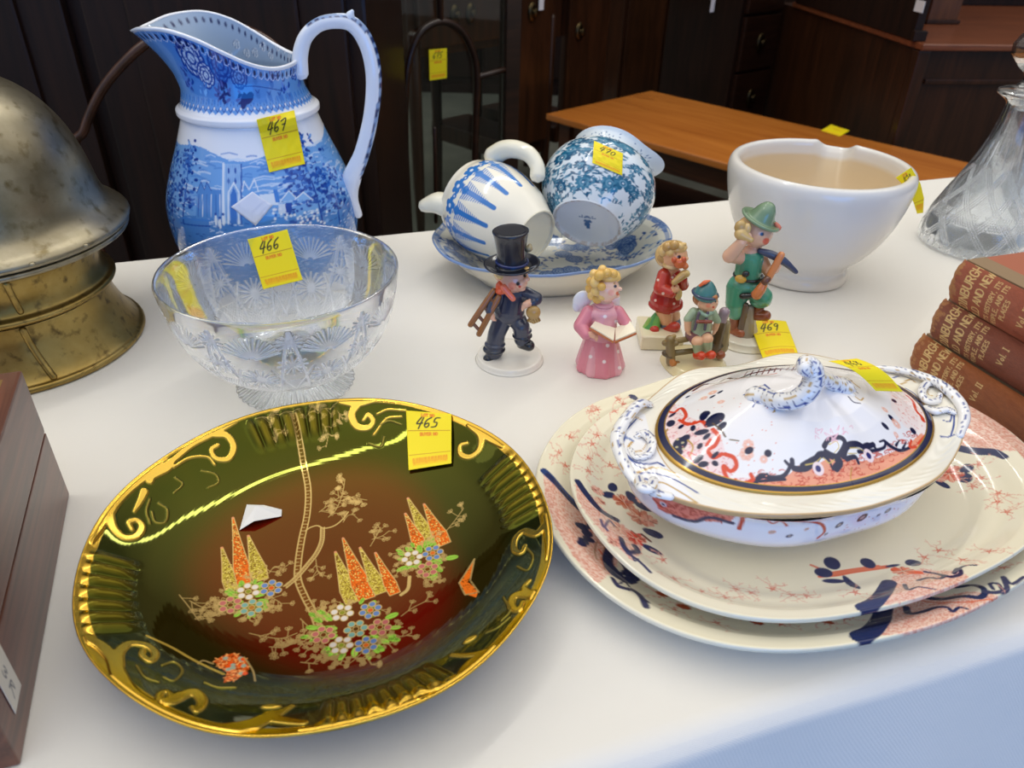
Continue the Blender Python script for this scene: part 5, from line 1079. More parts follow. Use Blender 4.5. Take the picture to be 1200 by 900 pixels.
dl = mesh_obj('lozenge_label', Gd.reshape(-1, 3), gfaces(14, 14), plain('blueish_paper', (216, 222, 240), .5), jug); mo = dl.modifiers.new('t', 'SOLIDIFY'); mo.thickness = .0003; dl['label'] = 'plain white lozenge label'

# ================================================================== dish with the two tipped jugs (lot 470)
TEAL, TEAL2, BL5 = (30, 104, 138), (90, 152, 178), (62, 104, 170)
def leafy(cv, x0, x1, y0, y1, n, s, cols, seed, stems=True):
    g = np.random.default_rng(seed)
    for i in range(n):
        x, y = g.uniform(x0, x1), g.uniform(y0, y1); c = cols[int(g.integers(len(cols)))]
        if i % 5 == 0: bloom(cv, x, y, s*1.5, cols[1], cols[1], cols[0], i)
        else:
            a = g.uniform(0, 6.28); P = [(x, y)]
            for k in range(4): a += g.uniform(-.6, .6); P.append((P[-1][0]+s*.8*math.cos(a), P[-1][1]+s*.8*math.sin(a)))
            if stems: cv.line(P, s*.1, cols[0], sm=3)
            for q in P: b = g.uniform(0, 6.28); cv.ell(q[0]+s*.4*math.cos(b), q[1]+s*.4*math.sin(b), s*g.uniform(.35, .6), s*g.uniform(.15, .3), b, c)
DC = (.043, .832); DA, DB_, DROT = .137, .106, math.radians(17); DL = lfun(*DC, DROT); DZ = .047
dish = thing('blue_oval_dish', 'blue and white oval dish with lobed edge holding the two tipped jugs', 'dish', (*DC, 0), DROT)
dcv = Canvas(-.16, .16, -.12, .12, .0005, (222, 220, 206)); leafy(dcv, -.15, .15, -.115, .115, 260, .0065, [(70, 104, 160), (142, 168, 200), (60, 92, 148)], 3)
dk = np.linspace(0, 2*PI, 300)
A_, S_ = np.meshgrid(np.linspace(0, 2*PI, 500, endpoint=False), np.r_[np.linspace(.001, .55, 60), np.linspace(.56, .985, 90), 1.0, 1.006, 1.0], indexing='ij')
def dlob(A): return 1+.022*np.abs(np.cos(A*4))**.6-.012
Zd = np.interp(S_, [0, .55, .64, .76, .90, 1.], [.009, .009, .013, .026, .040, DZ]); Zd[:, -2] -= .0016; Zd[:, -1] -= .0034
R_ = sup(A_, DA, DB_, 2.2)*(1+(dlob(A_)-1)*np.clip((S_-.5)/.5, 0, 1)); Zd = Zd+.0012*np.cos(A_*8)*np.clip((S_-.7)/.3, 0, 1)
X_, Y_ = R_*S_*np.cos(A_), R_*S_*np.sin(A_); sm = dcv.sample(X_, Y_).reshape(-1, 5); ed = S_.reshape(-1) > .985; sm[ed, :3] = lin((120, 148, 196)); ed = (S_.reshape(-1) > .95) & (S_.reshape(-1) < .985); sm[ed, :3] = sm[ed, :3]*.4+lin((86, 124, 184))*.6
mesh_obj('dish_body', np.stack([X_, Y_, Zd], -1).reshape(-1, 3), gfaces(*X_.shape, True), GLZ, dish, col=sm[:, :3], flip=True)
su = np.array([1., .94, .86, .76, .68, .64, .62, .60, .001]); zu = np.array([DZ-.0034, .038, .027, .016, .006, .001, .0003, .003, .003])
A2, S2 = np.meshgrid(np.linspace(0, 2*PI, 250, endpoint=False), su, indexing='ij'); R2 = sup(A2, DA, DB_, 2.2)*(1+(dlob(A2)-1)*np.clip((S2-.5)/.5, 0, 1))
mesh_obj('underside', np.stack([R2*S2*np.cos(A2), R2*S2*np.sin(A2), np.repeat(zu[None], 250, 0)+.0012*np.cos(A2*8)*np.clip((S2-.7)/.3, 0, 1)], -1).reshape(-1, 3), gfaces(250, 9, True), GLZ, dish, col=np.tile(lin((236, 230, 212)), (2250, 1)))

def tipped(name, label, B, M, prof, cv, spout, handle_mat, base_col, mark=None, roll=0.):
    """a jug lying with its base centre at B and mouth centre at M; prof = (radius, distance)"""
    B, M = np.array(B), np.array(M); ax = M-B; L = np.linalg.norm(ax); ax /= L
    e1 = np.cross(ax, [0, 0, 1.]); e1 /= np.linalg.norm(e1); e2 = np.cross(ax, e1)
    e1, e2 = e1*math.cos(roll)+e2*math.sin(roll), -e1*math.sin(roll)+e2*math.cos(roll)
    root = thing(name, label, 'jug', B)
    P = cr(prof, 8); P[:, 1] *= L/P[-1, 1]; Pm = resample(P, 190)
    A, K = np.meshgrid(np.linspace(-PI, PI, 420), np.arange(190), indexing='ij'); R = Pm[K, 0].copy(); D = Pm[K, 1].copy()
    t = D/L; sp = np.exp(-((((A-spout[0]+PI) % (2*PI))-PI)/spout[1])**2); k = np.clip((t-spout[3])/(1-spout[3]), 0, 1)**2
    R = R+sp*k*spout[2]; D = D+sp*k*spout[4]
    W3 = lambda R, A, D: R[..., None]*(np.cos(A)[..., None]*e1+np.sin(A)[..., None]*e2)+D[..., None]*ax
    sm = cv.sample(A*.05, t*(cv.H-2)/cv.k).reshape(-1, 5)
    mesh_obj('jug_body', W3(R, A, D).reshape(-1, 3), gfaces(*A.shape), GLZ, root, col=sm[:, :3])
    mesh_obj('jug_inside', W3(np.maximum(R-.0035, 1e-4), A, D).reshape(-1, 3)[:], gfaces(*A.shape), GLZ, root, col=np.tile(lin((232, 232, 226)), (A.size, 1)), flip=True)
    r0, rr = Pm[0, 0], np.array([1, .985, .93, .90, .6, .3, .001]); dd = np.array([0, -.0012, -.0012, .0022, .0026, .0026, .0026])
    A2, K2 = np.meshgrid(np.linspace(0, 2*PI, 160, endpoint=False), np.arange(7), indexing='ij'); bcv = Canvas(-.05, .05, -.05, .05, .0004, base_col[0])
    for q in range(90): a = q*.0698; bcv.disc(r0*.93*math.cos(a), r0*.93*math.sin(a), .0008+.0012*random.random(), base_col[1], al=.6*random.random())
    if mark: mark(bcv)
    kk = np.linspace(0, 1, 40); rr2 = np.interp(kk, np.linspace(0, 1, 7), rr); A2, K2 = np.meshgrid(np.linspace(0, 2*PI, 160, endpoint=False), np.arange(40), indexing='ij'); R2 = r0*rr2[K2]; D2 = np.interp(rr2[::-1], rr[::-1], dd[::-1])[::-1][K2]
    V = W3(R2, A2, D2).reshape(-1, 3); sm = bcv.sample(R2*np.cos(A2), R2*np.sin(A2)).reshape(-1, 5)
    mesh_obj('base', V, gfaces(160, 40, True), GLZ, root, col=sm[:, :3], flip=True)
    return root, W3, ax, e1, e2, L, Pm
# white jug with blue hanging sprays
wc = Canvas(-PI*.05, PI*.05, 0, .118, .00035, (246, 239, 220))
N_ = 14; blue = (56, 124, 198)
for i in range(N_):
    x = -PI*.05+(i+.5)*2*PI*.05/N_
    for k in range(5): a = k*1.256; wc.ell(x+.0056*math.cos(a), .0955+.0050*math.sin(a), .0042, .0038, a, blue)
    wc.disc(x, .0955, .0022, (232, 238, 244)); wc.ell(x+.0112, .093, .0034, .0040, .5, blue); wc.disc(x+.0112, .093, .0012, (232, 238, 244)); wc.line([(x-.0045, .0865), (x+.0045, .0865)], .0016, blue); wc.ell(x, .0815, .0050, .0042, 0, blue)
    for k in range(15):
        t = k/14; y = .080-.044*t; w = .0088*(1-t)+.0010
        wc.line([(x-w, y+.0022), (x, y)], .0017*(1-t*.6), blue); wc.line([(x+w, y+.0022), (x, y)], .0017*(1-t*.6), blue)
    wc.line([(x, .083), (x, .036)], .0105, blue, .0010)
Bw, Mw = aty(627, 277, .780), aty(551, 231, .852); Mw[2] += .0
wj, W3, ax, e1, e2, Lw, Pw = tipped('white_sprigged_jug', 'cream white jug with blue hanging sprays, lying tipped on the left of the dish', Bw, Mw,
    [(.0300, 0), (.036, .012), (.0445, .030), (.0505, .055), (.0525, .075), (.050, .094), (.0455, .106), (.0440, .112)], wc, (0, .5, .0, .8, 0), None, ((232, 224, 198), (214, 200, 170)))
# rib relief is fine fluting; spout and handle
CREAM = plain('cream_glaze', (243, 236, 212), .1, coat=.3)
def wl(px, py, Y): return tuple(aty(px, py, Y)-Bw)
tube('spout', [wl(545, 252, .825), wl(530, 243, .83), wl(513, 238, .83), wl(497, 241, .83)], [.024, .0165, .0140, .0085], CREAM, wj, n=22, flat=.85)
tube('handle', [wl(577, 184, .855), wl(590, 176, .85), wl(604, 175, .842), wl(620, 181, .832), wl(629, 194, .822), wl(630, 207, .815)], [.011, .0105, .0098, .0088, .0080, .0085], CREAM, wj, n=16)
tube('handle_knop', [wl(598, 172, .845), wl(604, 167, .845)], [.004, .0025], CREAM, wj, sm=3)
# teal flowered jug
tcv_ = Canvas(-PI*.05, PI*.05, 0, .14, .00035, (226, 234, 238))
g = np.random.default_rng(5)
TC3 = [TEAL, (64, 130, 160), (22, 84, 120), (110, 160, 184)]
for i in range(270):
    x, y = g.uniform(-.157, .157), g.uniform(.002, .108); s = g.uniform(.0038, .0072); c = TC3[int(g.integers(3))]
    if i % 4 == 0:
        n = int(g.integers(7, 11))
        for j in range(n): a = 2*PI*j/n+g.uniform(-.2, .2); tcv_.ell(x+s*math.cos(a), y+s*math.sin(a), s*.62, s*g.uniform(.3, .45), a, c)
        tcv_.disc(x, y, s*.75, TC3[3]); tcv_.disc(x, y, s*.45, c); tcv_.disc(x, y, s*.2, (220, 230, 236))
    else:
        a = g.uniform(0, 6.28); P = [(x, y)]
        for k_ in range(8): a += g.uniform(-.45, .45); P.append((P[-1][0]+.0034*math.cos(a), P[-1][1]+.0034*math.sin(a)))
        tcv_.line(P, .0005, TEAL, sm=3)
        for q in P[1:]:
            a = g.uniform(0, 6.28); L = g.uniform(.0016, .0034); tcv_.ell(q[0]+L*math.cos(a), q[1]+L*math.sin(a), L, L*g.uniform(.35, .55), a, TC3[int(g.integers(4))], al=.95)
for i in range(150): a = g.uniform(0, 6); tcv_.ell(g.uniform(-.157, .157), g.uniform(.114, .134), .0016, .0008, a, (104, 134, 172))
tcv_.line([(-.16, .1105), (.16, .1105)], .0012, (70, 110, 150))
def mk(cv):
    for a in ((-.0008, .0045, .0034, .0045), (0, .0098, .0024, .0018), (.0003, -.0008, .0048, .0027)): cv.ell(*a, 0, (54, 100, 150))
    cv.line([(-.009, -.0068), (.009, -.0068)], .0013, (54, 100, 150)); cv.line([(-.006, -.0093), (.006, -.0093)], .0009, (54, 100, 150))
Bt, Mt = aty(688, 262, .806), aty(714, 181, .890)
tj, W3t, axt, f1, f2, Lt, Pt = tipped('teal_flowered_jug', 'round teal-flowered jug lying tipped on the dish with its round base forward, ticket 470', Bt, Mt,
    [(.0395, 0), (.047, .012), (.0575, .032), (.0635, .055), (.0635, .075), (.058, .094), (.046, .107), (.0395, .114), (.0405, .127), (.0435, .134)], tcv_, (.35, .55, .022, .80, .008), None, ((226, 230, 234), (176, 142, 110)), mk)
ft = pix_patch([(694, 190), (729, 205), (730, 179), (696, 164)], lambda a, b: aty(a, b, .795))
def hit_t(px, py):
    d = ray(px, py); ts = np.linspace(.5, 1.3, 1200); P = _C+ts[:, None]*d-Bt; t = P@axt; r = np.linalg.norm(P-t[:, None]*axt, axis=1)
    R = np.interp(t, Pt[:, 1], Pt[:, 0]); q = np.argmax((r < R+.0008) & (t > 0) & (t < Lt)); return P[q]+Bt
ft = pix_patch([(694, 191), (729, 206), (730, 180), (696, 165)], hit_t)
make_sticker(tj, '470', ft, lift=(0, -.0006, .0004), origin=Bt, label='yellow paper ticket numbered 470')

# ================================================================== white mortar
MC = np.array([.335, .846])
mort = thing('white_mortar', 'thick cream-white ceramic mortar with a pouring lip, a curling yellow ticket on its rim', 'mortar', (*MC, 0))
mcol = painted('mortar_glaze', rough=.16, coat=.25)
NA = math.radians(62)
def mwarp(G):
    A = np.arctan2(G[..., 1], G[..., 0]); d = ((A-NA+PI) % (2*PI))-PI; z = G[..., 2]; g = np.exp(-(d/.20)**4)*np.clip((z-.075)/.055, 0, 1)**1.6
    sh = np.exp(-((np.abs(d)-.23)/.05)**2)*np.clip((z-.11)/.02, 0, 1)
    r = np.hypot(G[..., 0], G[..., 1]); r2 = r+g*.012+sh*.001; G = G.copy(); G[..., 0] *= r2/r; G[..., 1] *= r2/r; G[..., 2] += -g*.0085+sh*.0008; return G
mo_ = [(.052, .0002), (.0575, .0015), (.0585, .006), (.057, .012), (.0535, .0165), (.058, .024), (.073, .040), (.087, .062), (.0965, .088), (.1015, .112), (.1020, .124), (.0995, .1305), (.0955, .1325), (.0915, .1315), (.0895, .127), (.0880, .112), (.082, .085), (.070, .058), (.050, .036), (.025, .026), (.001, .0235)]
Gm = mwarp(rev_prof(mo_, 300, 300)); Gm = Gm*np.array([.975, .975, 1.]); V = Gm.reshape(-1, 3); cc = np.tile(lin((232, 227, 219)), (len(V), 1))
K = np.tile(np.arange(300), 300); k0 = int(np.argmax(resample(cr(mo_, 6), 300)[:, 1])); zin = V[:, 2]
w = np.clip(((K-k0)/300.-.045)/.02, 0, 1)*np.clip((.121+.002*np.sin(np.arctan2(V[:, 1], V[:, 0])*3)-zin)/.004, 0, 1); cc = cc*(1-w[:, None])+lin((222, 200, 164))*w[:, None]
w = np.clip((.016-V[:, 2])/.004, 0, 1)*(K < k0)*.5; cc = cc*(1-w[:, None])+lin((214, 202, 184))*w[:, None]
mesh_obj('mortar_body', V, gfaces(300, 300, True), mcol, mort, col=cc, flip=True)
rev('base', [(.051, .0004), (.03, .001), (0, .001)], plain('mortar_base', (214, 205, 190), .6), mort, n=80, smoothn=2)
def m474(S, T):
    # over the rim: top part lies on the lip, the rest hangs and curls outward to the right
    pts = np.array([at(1075, 219, .085)+0*S[0, 0], (0, 0, 0)]); P = []
    L = [((1049, 209), (1067, 197), .1335), ((1063, 223), (1078, 216), .122), ((1070, 238), (1082, 233), .105), ((1074, 251), (1081, 250), .088)]
    Y0 = at(1058, 203, .1335)[1]-.004
    A_ = np.array([aty(*q[0], Y0-.003) for q in L]); B_ = np.array([aty(*q[1], Y0) for q in L]); kk = np.array([1, .55, .25, 0])[::-1]
    a = np.stack([np.interp(T, kk, A_[::-1, i]) for i in range(3)], -1); b = np.stack([np.interp(T, kk, B_[::-1, i]) for i in range(3)], -1)
    return a*(1-S[..., None])+b*S[..., None]
make_sticker(mort, '474', m474, lift=(0, -.001, .001), origin=(*MC, 0), label='curling yellow paper ticket')

# ================================================================== cut crystal
CRY = glass('cut_crystal', .70)
CRY2 = glass('cut_crystal_decanter', .62)
for _c in (CRY, CRY2):
  _t = _c.node_tree; _a = node(_t, 'ShaderNodeAttribute', attribute_name='gold'); _d = node(_t, 'ShaderNodeBsdfTranslucent'); _d.inputs[0].default_value = (.95, .96, .98, 1); _d2 = node(_t, 'ShaderNodeBsdfDiffuse'); _d2.inputs[0].default_value = (.95, .96, .98, 1)  # white share in the polished cuts stands in for their sparkle
  _m0 = node(_t, 'ShaderNodeMixShader'); _t.links.new(_d.outputs[0], _m0.inputs[1]); _t.links.new(_d2.outputs[0], _m0.inputs[2])
  _m = node(_t, 'ShaderNodeMixShader'); _old = _t.nodes['Material Output'].inputs[0].links[0].from_socket
  _t.links.new(_a.outputs['Fac'], _m.inputs[0]); _t.links.new(_old, _m.inputs[1]); _t.links.new(_m0.outputs[0], _m.inputs[2]); _t.links.new(_m.outputs[0], _t.nodes['Material Output'].inputs[0])
CRYS = glass('clear_crystal', .55)
BC = np.array([-.1945, .580])
cb = thing('crystal_bowl', 'footed cut crystal bowl with fan and star cutting and scalloped foot, ticket 466', 'bowl', (*BC, 0))
bcv = Canvas(-PI*.08, PI*.08, 0, .13, .0004, (0, 0, 0))
def cutl(P, w, d=.0010): bcv.line(P, w, None, h=d)
nP = 10
for i in range(nP):
    x = -PI*.08+(i+.5)*2*PI*.08/nP; h = PI*.08/nP
    for a in np.linspace(.35, PI-.35, 13): cutl([(x+.003*math.cos(a), .078+.003*math.sin(a)), (x+.019*math.cos(a), .078+.021*math.sin(a))], .0012, .0011)
    for a in np.linspace(0, 2*PI, 16, endpoint=False): cutl([(x, .054), (x+.0125*math.cos(a), .054+.0125*math.sin(a))], .0013, .0012)
    for sgn in (-1, 1):
        cutl([(x+sgn*.012, .034), (x+sgn*h, .104)], .0018, .0014); cutl([(x+sgn*h, .035), (x+sgn*.011, .066)], .0016, .0012)
    for a in np.linspace(0, 2*PI, 12, endpoint=False): cutl([(x+h, .070), (x+h+.010*math.cos(a), .070+.010*math.sin(a))], .0011, .0011)
    for u in np.arange(-5, 6): cutl([(x+u*.0026-.008, .028), (x+u*.0026+.008, .044)], .0008, .0008); cutl([(x+u*.0026+.008, .028), (x+u*.0026-.008, .044)], .0008, .0008)
    for a in np.linspace(0, 2*PI, 12, endpoint=False): cutl([(x+h, .092), (x+h+.008*math.cos(a), .092+.008*math.sin(a))], .0010, .0010)
    for u in np.arange(-4, 5): cutl([(x+h+u*.0022-.006, .036), (x+h+u*.0022+.006, .052)], .0007, .0008); cutl([(x+h+u*.0022+.006, .036), (x+h+u*.0022-.006, .052)], .0007, .0008)
    for a in np.linspace(-.8, .8, 7): cutl([(x, .028), (x+.016*math.sin(a), .028+.013*math.cos(a))], .0009, .0009)
op = cr([(.026, .0145), (.034, .0165), (.050, .022), (.066, .033), (.080, .050), (.0895, .070), (.0945, .090), (.0970, .106), (.0975, .1105)], 8)
opr = resample(op, 260); A, K = np.meshgrid(np.linspace(-PI, PI, 820, endpoint=False), np.arange(260), indexing='ij'); R = opr[K, 0]; Zc = opr[K, 1]
dp = bcv.sample(A*.08, Zc)[..., 4]; dp = dp*np.clip((.1035-Zc)/.002, 0, 1); R = R-dp*1.35
outer = np.stack([R*np.cos(A), R*np.sin(A), Zc], -1)
inn = resample(cr([(.0968, .1118), (.0955, .1118), (.0940, .1100), (.0925, .104), (.0895, .088), (.0838, .070), (.0740, .0515), (.060, .0365), (.044, .0275), (.022, .0245), (.0005, .024)], 6), 90); A2, K2 = np.meshgrid(np.linspace(-PI, PI, 820, endpoint=False), np.arange(90), indexing='ij')
inner = np.stack([inn[K2, 0]*np.cos(A2), inn[K2, 0]*np.sin(A2), inn[K2, 1]], -1)
# star foot
def ftr(t): return 1+.018*np.abs(np.sin(A3*18))
fp = [(.0005, .0045), (.030, .003), (.044, .0004), (.050, .0006), (.0515, .0025), (.047, .0048), (.037, .0085), (.027, .0120), (.0255, .0135), (.026, .0145)]
fr_ = resample(cr(fp, 6), 60); A3, K3 = np.meshgrid(np.linspace(-PI, PI, 820, endpoint=False), np.arange(60), indexing='ij')
Rf = fr_[K3, 0]; kf = np.clip((Rf-.026)/.02, 0, 1); Rf = Rf*(1+.022*kf*(np.abs(np.sin(A3*18))-.5)); Zf = fr_[K3, 1]-.0012*kf*np.abs(np.sin(A3*36))*(fr_[K3, 1] > .003)
foot = np.stack([Rf*np.cos(A3), Rf*np.sin(A3), Zf], -1)
allg = np.concatenate([foot[:, :-1], outer, inner], 1)
fg = np.zeros(allg.shape[:2]); fg[:, foot.shape[1]-1:foot.shape[1]-1+260] = np.clip(dp/.0011, 0, 1)*.55+.10; fg[:, :foot.shape[1]-1] = (.12+.2*(np.sin(A3*36) > .3))[:, :-1]*(fr_[K3, 1] > .003)[:, :-1]
bb = mesh_obj('bowl_body', allg.reshape(-1, 3), gfaces(allg.shape[0], allg.shape[1], True), CRY, cb, flip=True, smooth=True, col=np.ones((fg.size, 3)), gold=fg.ravel())
def hin(px, py):
    """far inner wall of the crystal bowl"""
    d = ray(px, py); ts = np.linspace(.4, 1.3, 1600); P = _C+ts[:, None]*d; g = np.hypot(P[:, 0]-BC[0], P[:, 1]-BC[1])-np.interp(P[:, 2], inn[::-1, 1], inn[::-1, 0])
    q = np.nonzero((g < 0) & (P[:, 2] < .1115))[0]; return P[q[-1]] if len(q) else aty(px, py, .67)
fb = pix_patch([(310, 338), (356, 327), (338, 268), (292, 280)], lambda a, b: hin(a, b))
def fb2(S, T):
    G = fb(S, T); k = np.clip(T, 0, 1)[..., None]; return G
make_sticker(cb, '466', lambda S, T: bil([aty(310, 338, .645), aty(356, 327, .650), aty(338, 268, .668), aty(292, 280, .664)], S, T), lift=(0, -.004, .001), origin=(*BC, 0), label='yellow paper ticket numbered 466')

dc_ = at(1140, 285); DCC = np.array([dc_[0]-.003, dc_[1]-.006])
de = thing('crystal_decanter', 'cut crystal ship decanter with lattice cutting at the right end of the table', 'decanter', (*DCC, 0))
dcv2 = Canvas(-PI*.06, PI*.06, 0, .2, .0004, (0, 0, 0))
for i in range(20):
    x = -PI*.06+i*2*PI*.06/10
    for s in (-1, 1):
        for o_ in (-.0035, 0, .0035): dcv2.line([(x+o_-s*.035, .014), (x+o_+s*.035, .105)], .0014, None, h=.0011)
    for u in range(9): dcv2.line([(x-.012+u*.003, .040), (x-.004+u*.003, .055)], .0009, None, h=.0008); dcv2.line([(x-.004+u*.003, .040), (x-.012+u*.003, .055)], .0009, None, h=.0008)
for k in range(24): x = -PI*.06+k*2*PI*.06/24; dcv2.line([(x, .108), (x, .135)], .0030, None, .001, h=.0009)
for k in range(40): x = -PI*.06+k*2*PI*.06/40; dcv2.line([(x, .006), (x+.004, .014)], .0016, None, h=.0009)
dop = resample(cr([(.0005, .001), (.05, .001), (.064, .002), (.0685, .010), (.0675, .022), (.0625, .040), (.054, .062), (.0435, .085), (.035, .105), (.0275, .128), (.0225, .150), (.0205, .170), (.0205, .178), (.026, .183), (.0325, .187), (.0335, .1895), (.031, .192), (.022, .1935), (.0165, .192), (.0145, .185)], 8), 340)
dip = resample(cr([(.0145, .185), (.0150, .168), (.0165, .150), (.0215, .128), (.029, .104), (.0380, .083), (.049, .060), (.057, .040), (.061, .024), (.060, .014), (.052, .009), (.0005, .0085)], 8), 90)
A, K = np.meshgrid(np.linspace(-PI, PI, 700, endpoint=False), np.arange(340), indexing='ij'); dq = dcv2.sample(A*.06, dop[K, 1])[..., 4]*(K > 30); R = dop[K, 0]-dq*1.2; oo = np.stack([R*np.cos(A), R*np.sin(A), dop[K, 1]], -1)
A, K = np.meshgrid(np.linspace(-PI, PI, 700, endpoint=False), np.arange(1, 90), indexing='ij'); ii = np.stack([dip[K, 0]*np.cos(A), dip[K, 0]*np.sin(A), dip[K, 1]], -1)
dg = np.concatenate([oo, ii], 1); mesh_obj('decanter_body', dg.reshape(-1, 3), gfaces(dg.shape[0], dg.shape[1], True), CRY2, de, flip=True, col=np.ones((dg.shape[0]*dg.shape[1], 3)), gold=np.concatenate([np.clip(dq/.0011, 0, 1)*.24+.02, np.zeros(ii.shape[:2])], 1).ravel())
stp = thing('decanter_stopper', 'faceted round crystal stopper standing in the neck of the decanter', 'stopper', (*DCC, .170))
def facet(G):
    A = np.arctan2(G[..., 1], G[..., 0]); r = np.hypot(G[..., 0], G[..., 1]); a = ((A % (PI/4))-PI/8); f = math.cos(PI/8)/np.cos(a); G = G.copy(); kk = np.clip((G[..., 2]-.02)/.01, 0, 1); f = 1+(f-1)*kk; G[..., 0] *= f; G[..., 1] *= f; return G
sg = facet(rev_prof([(.0005, 0), (.0105, 0), (.0118, .003), (.0122, .018), (.0165, .0245), (.0165, .027), (.0125, .030), (.0110, .035), (.014, .041), (.024, .048), (.0335, .058), (.0345, .069), (.029, .080), (.015, .087), (.0005, .088)], 160, 120, 1))
mesh_obj('stopper_body', sg.reshape(-1, 3), gfaces(sg.shape[0], sg.shape[1], True), CRYS, stp, flip=True, smooth=False)

# ================================================================== silver-topped brass dome
DMC = np.array([-.474, .640])
m_, t_, b_ = new_mat('tarnished_nickel'); BR2 = None
def metal_mat(name, c1, c2, c3, rough, scale):
    m, t, b = new_mat(name); tc = node(t, 'ShaderNodeTexCoord')
    n1 = node(t, 'ShaderNodeTexNoise'); n1.inputs['Scale'].default_value = scale; n1.inputs['Detail'].default_value = 8; n1.inputs['Roughness'].default_value = .65
    n2 = node(t, 'ShaderNodeTexNoise'); n2.inputs['Scale'].default_value = scale*9; n2.inputs['Detail'].default_value = 6
    t.links.new(tc.outputs['Object'], n1.inputs[0]); t.links.new(tc.outputs['Object'], n2.inputs[0])
    r = node(t, 'ShaderNodeValToRGB'); r.color_ramp.elements[0].position = .35; r.color_ramp.elements[1].position = .65; r.color_ramp.elements[0].color = L4(c1); r.color_ramp.elements[1].color = L4(c2)
    t.links.new(n1.outputs[0], r.inputs[0])
    r2 = node(t, 'ShaderNodeMapRange'); r2.inputs[1].default_value = .55; r2.inputs[2].default_value = .72; t.links.new(n2.outputs[0], r2.inputs[0])
    mx = node(t, 'ShaderNodeMixRGB'); mx.inputs[2].default_value = L4(c3); t.links.new(r2.outputs[0], mx.inputs[0]); t.links.new(r.outputs[0], mx.inputs[1]); t.links.new(mx.outputs[0], b.inputs['Base Color'])
    rr = node(t, 'ShaderNodeMapRange'); rr.inputs[3].default_value = rough*.7; rr.inputs[4].default_value = rough*1.6; t.links.new(n1.outputs[0], rr.inputs[0]); t.links.new(rr.outputs[0], b.inputs['Roughness']); b.inputs['Metallic'].default_value = .9
    bp = node(t, 'ShaderNodeBump'); bp.inputs['Strength'].default_value = .2; bp.inputs['Distance'].default_value = .001; t.links.new(n2.outputs[0], bp.inputs['Height']); t.links.new(bp.outputs[0], b.inputs['Normal'])
    return m
NICK = metal_mat('tarnished_nickel_plate', (132, 122, 96), (170, 162, 142), (112, 100, 72), .30, 9)
OLDB = metal_mat('aged_brass', (140, 112, 50), (176, 152, 92), (104, 86, 52), .30, 12)
dm = thing('brass_dome_lamp', 'tarnished silver dome on a flared tiered brass base with an old brass seam', 'brass dome', (*DMC, 0))
rev('dome', [(.1165, .1135), (.1205, .1150), (.1215, .1185), (.1185, .1220), (.1130, .1260), (.1060, .1330), (.1015, .1440), (.0985, .160), (.0935, .180), (.0850, .200), (.0720, .219), (.0540, .234), (.0300, .2435), (.0005, .2465)], NICK, dm, n=160, m=120, flip=True)
rev('dome_rim', [(.1150, .1075), (.1185, .1085), (.1190, .1115), (.1165, .1130), (.1090, .1134)], NICK, dm, n=160, smoothn=5, flip=True)
rev('upper_base', [(.0890, .0560), (.0935, .0575), (.0960, .0600), (.0950, .0630), (.0900, .0660), (.0870, .0760), (.0880, .0880), (.0930, .1000), (.1080, .1100)], OLDB, dm, n=160, smoothn=6, flip=True)
rev('lower_base', [(.1040, .0002), (.1080, .0005), (.1098, .0032), (.1085, .0060), (.1050, .0080), (.1000, .0150), (.0940, .0270), (.0895, .0400), (.0880, .0540)], OLDB, dm, n=160, smoothn=6, flip=True)
for nm, P, r in (('seam', [(-47, .1055, .009), (-49, .0965, .0225), (-51, .0905, .038), (-52, .0885, .052)], .0030), ('seam', [(-50, .0885, .068), (-51, .0880, .080), (-52, .0925, .097)], .0028)):
    tube(nm, [(q*math.cos(math.radians(a)), q*math.sin(math.radians(a)), z) for a, q, z in P], r, OLDB, dm, n=10)
riv = [(a, .1208, .1185) for a in (-42, -20, -66)]
for a, q, z in riv:
    G = rev_prof([(0.0001, .002), (.002, .0016), (.003, 0)], 14, smoothn=4); V = G.reshape(-1, 3)+np.array([q*math.cos(math.radians(a)), q*math.sin(math.radians(a)), z]); mesh_obj('rivet', V, gfaces(G.shape[0], G.shape[1], True), NICK, dm)

# ================================================================== wooden box at the left
BOXA = math.radians(-69.4); b0 = at(82, 580); b1 = at(25, 897)
WB = wood('box_rosewood', (62, 28, 18), (116, 66, 46), 2.2, 0, .34, .35, stretch=16); WBT = wood('box_top_rosewood', (36, 14, 8), (84, 40, 22), 2.2, 0, .25, .5, stretch=16)
BL = float(np.linalg.norm((b1-b0)[:2])); BH = .1075; SEAM = .0565
ang = math.atan2(b1[1]-b0[1], b1[0]-b0[0])
bx = thing('wooden_box', 'dark rosewood writing box with hinged lid and white label at the lower left', 'box', (b0[0], b0[1], 0), ang)
# local x runs along the long visible side, local -y is outward (towards the bowl) so the box lies on +y... the other side
box('box_base', 0, BL, -.17, 0, .001, SEAM, WB, bx, bev=.0012)
ld = box('box_lid', 0, BL, -.17, 0, SEAM+.0009, BH, WB, bx, bev=.0022)
box('lid_panel', .012, BL-.012, -.158, -.012, BH-.0002, BH+.0004, WBT, ld, bev=.0001)
box('inlay_line', .0095, BL-.0095, -.1605, -.0095, BH-.0006, BH+.0001, plain('brass_inlay', (150, 120, 70), .4, .6), ld, bev=.0001)
lf = face_frame((b0[0], b0[1]), ang)
lcv = Canvas(0, 1, 0, 1, .01, (222, 216, 206))
text(lcv, '3', .50, .40, .26, .035, (110, 110, 116), sm=4); lcv.line([(.74, .36), (.74, .62), (.86, .60), (.76, .50), (.90, .34)], .035, (110, 110, 116), sm=4)
q = [lf(22, 800), lf(17, 837)]
S_, T_ = np.meshgrid(np.linspace(0, 1, 60), np.linspace(0, 1, 40), indexing='ij')
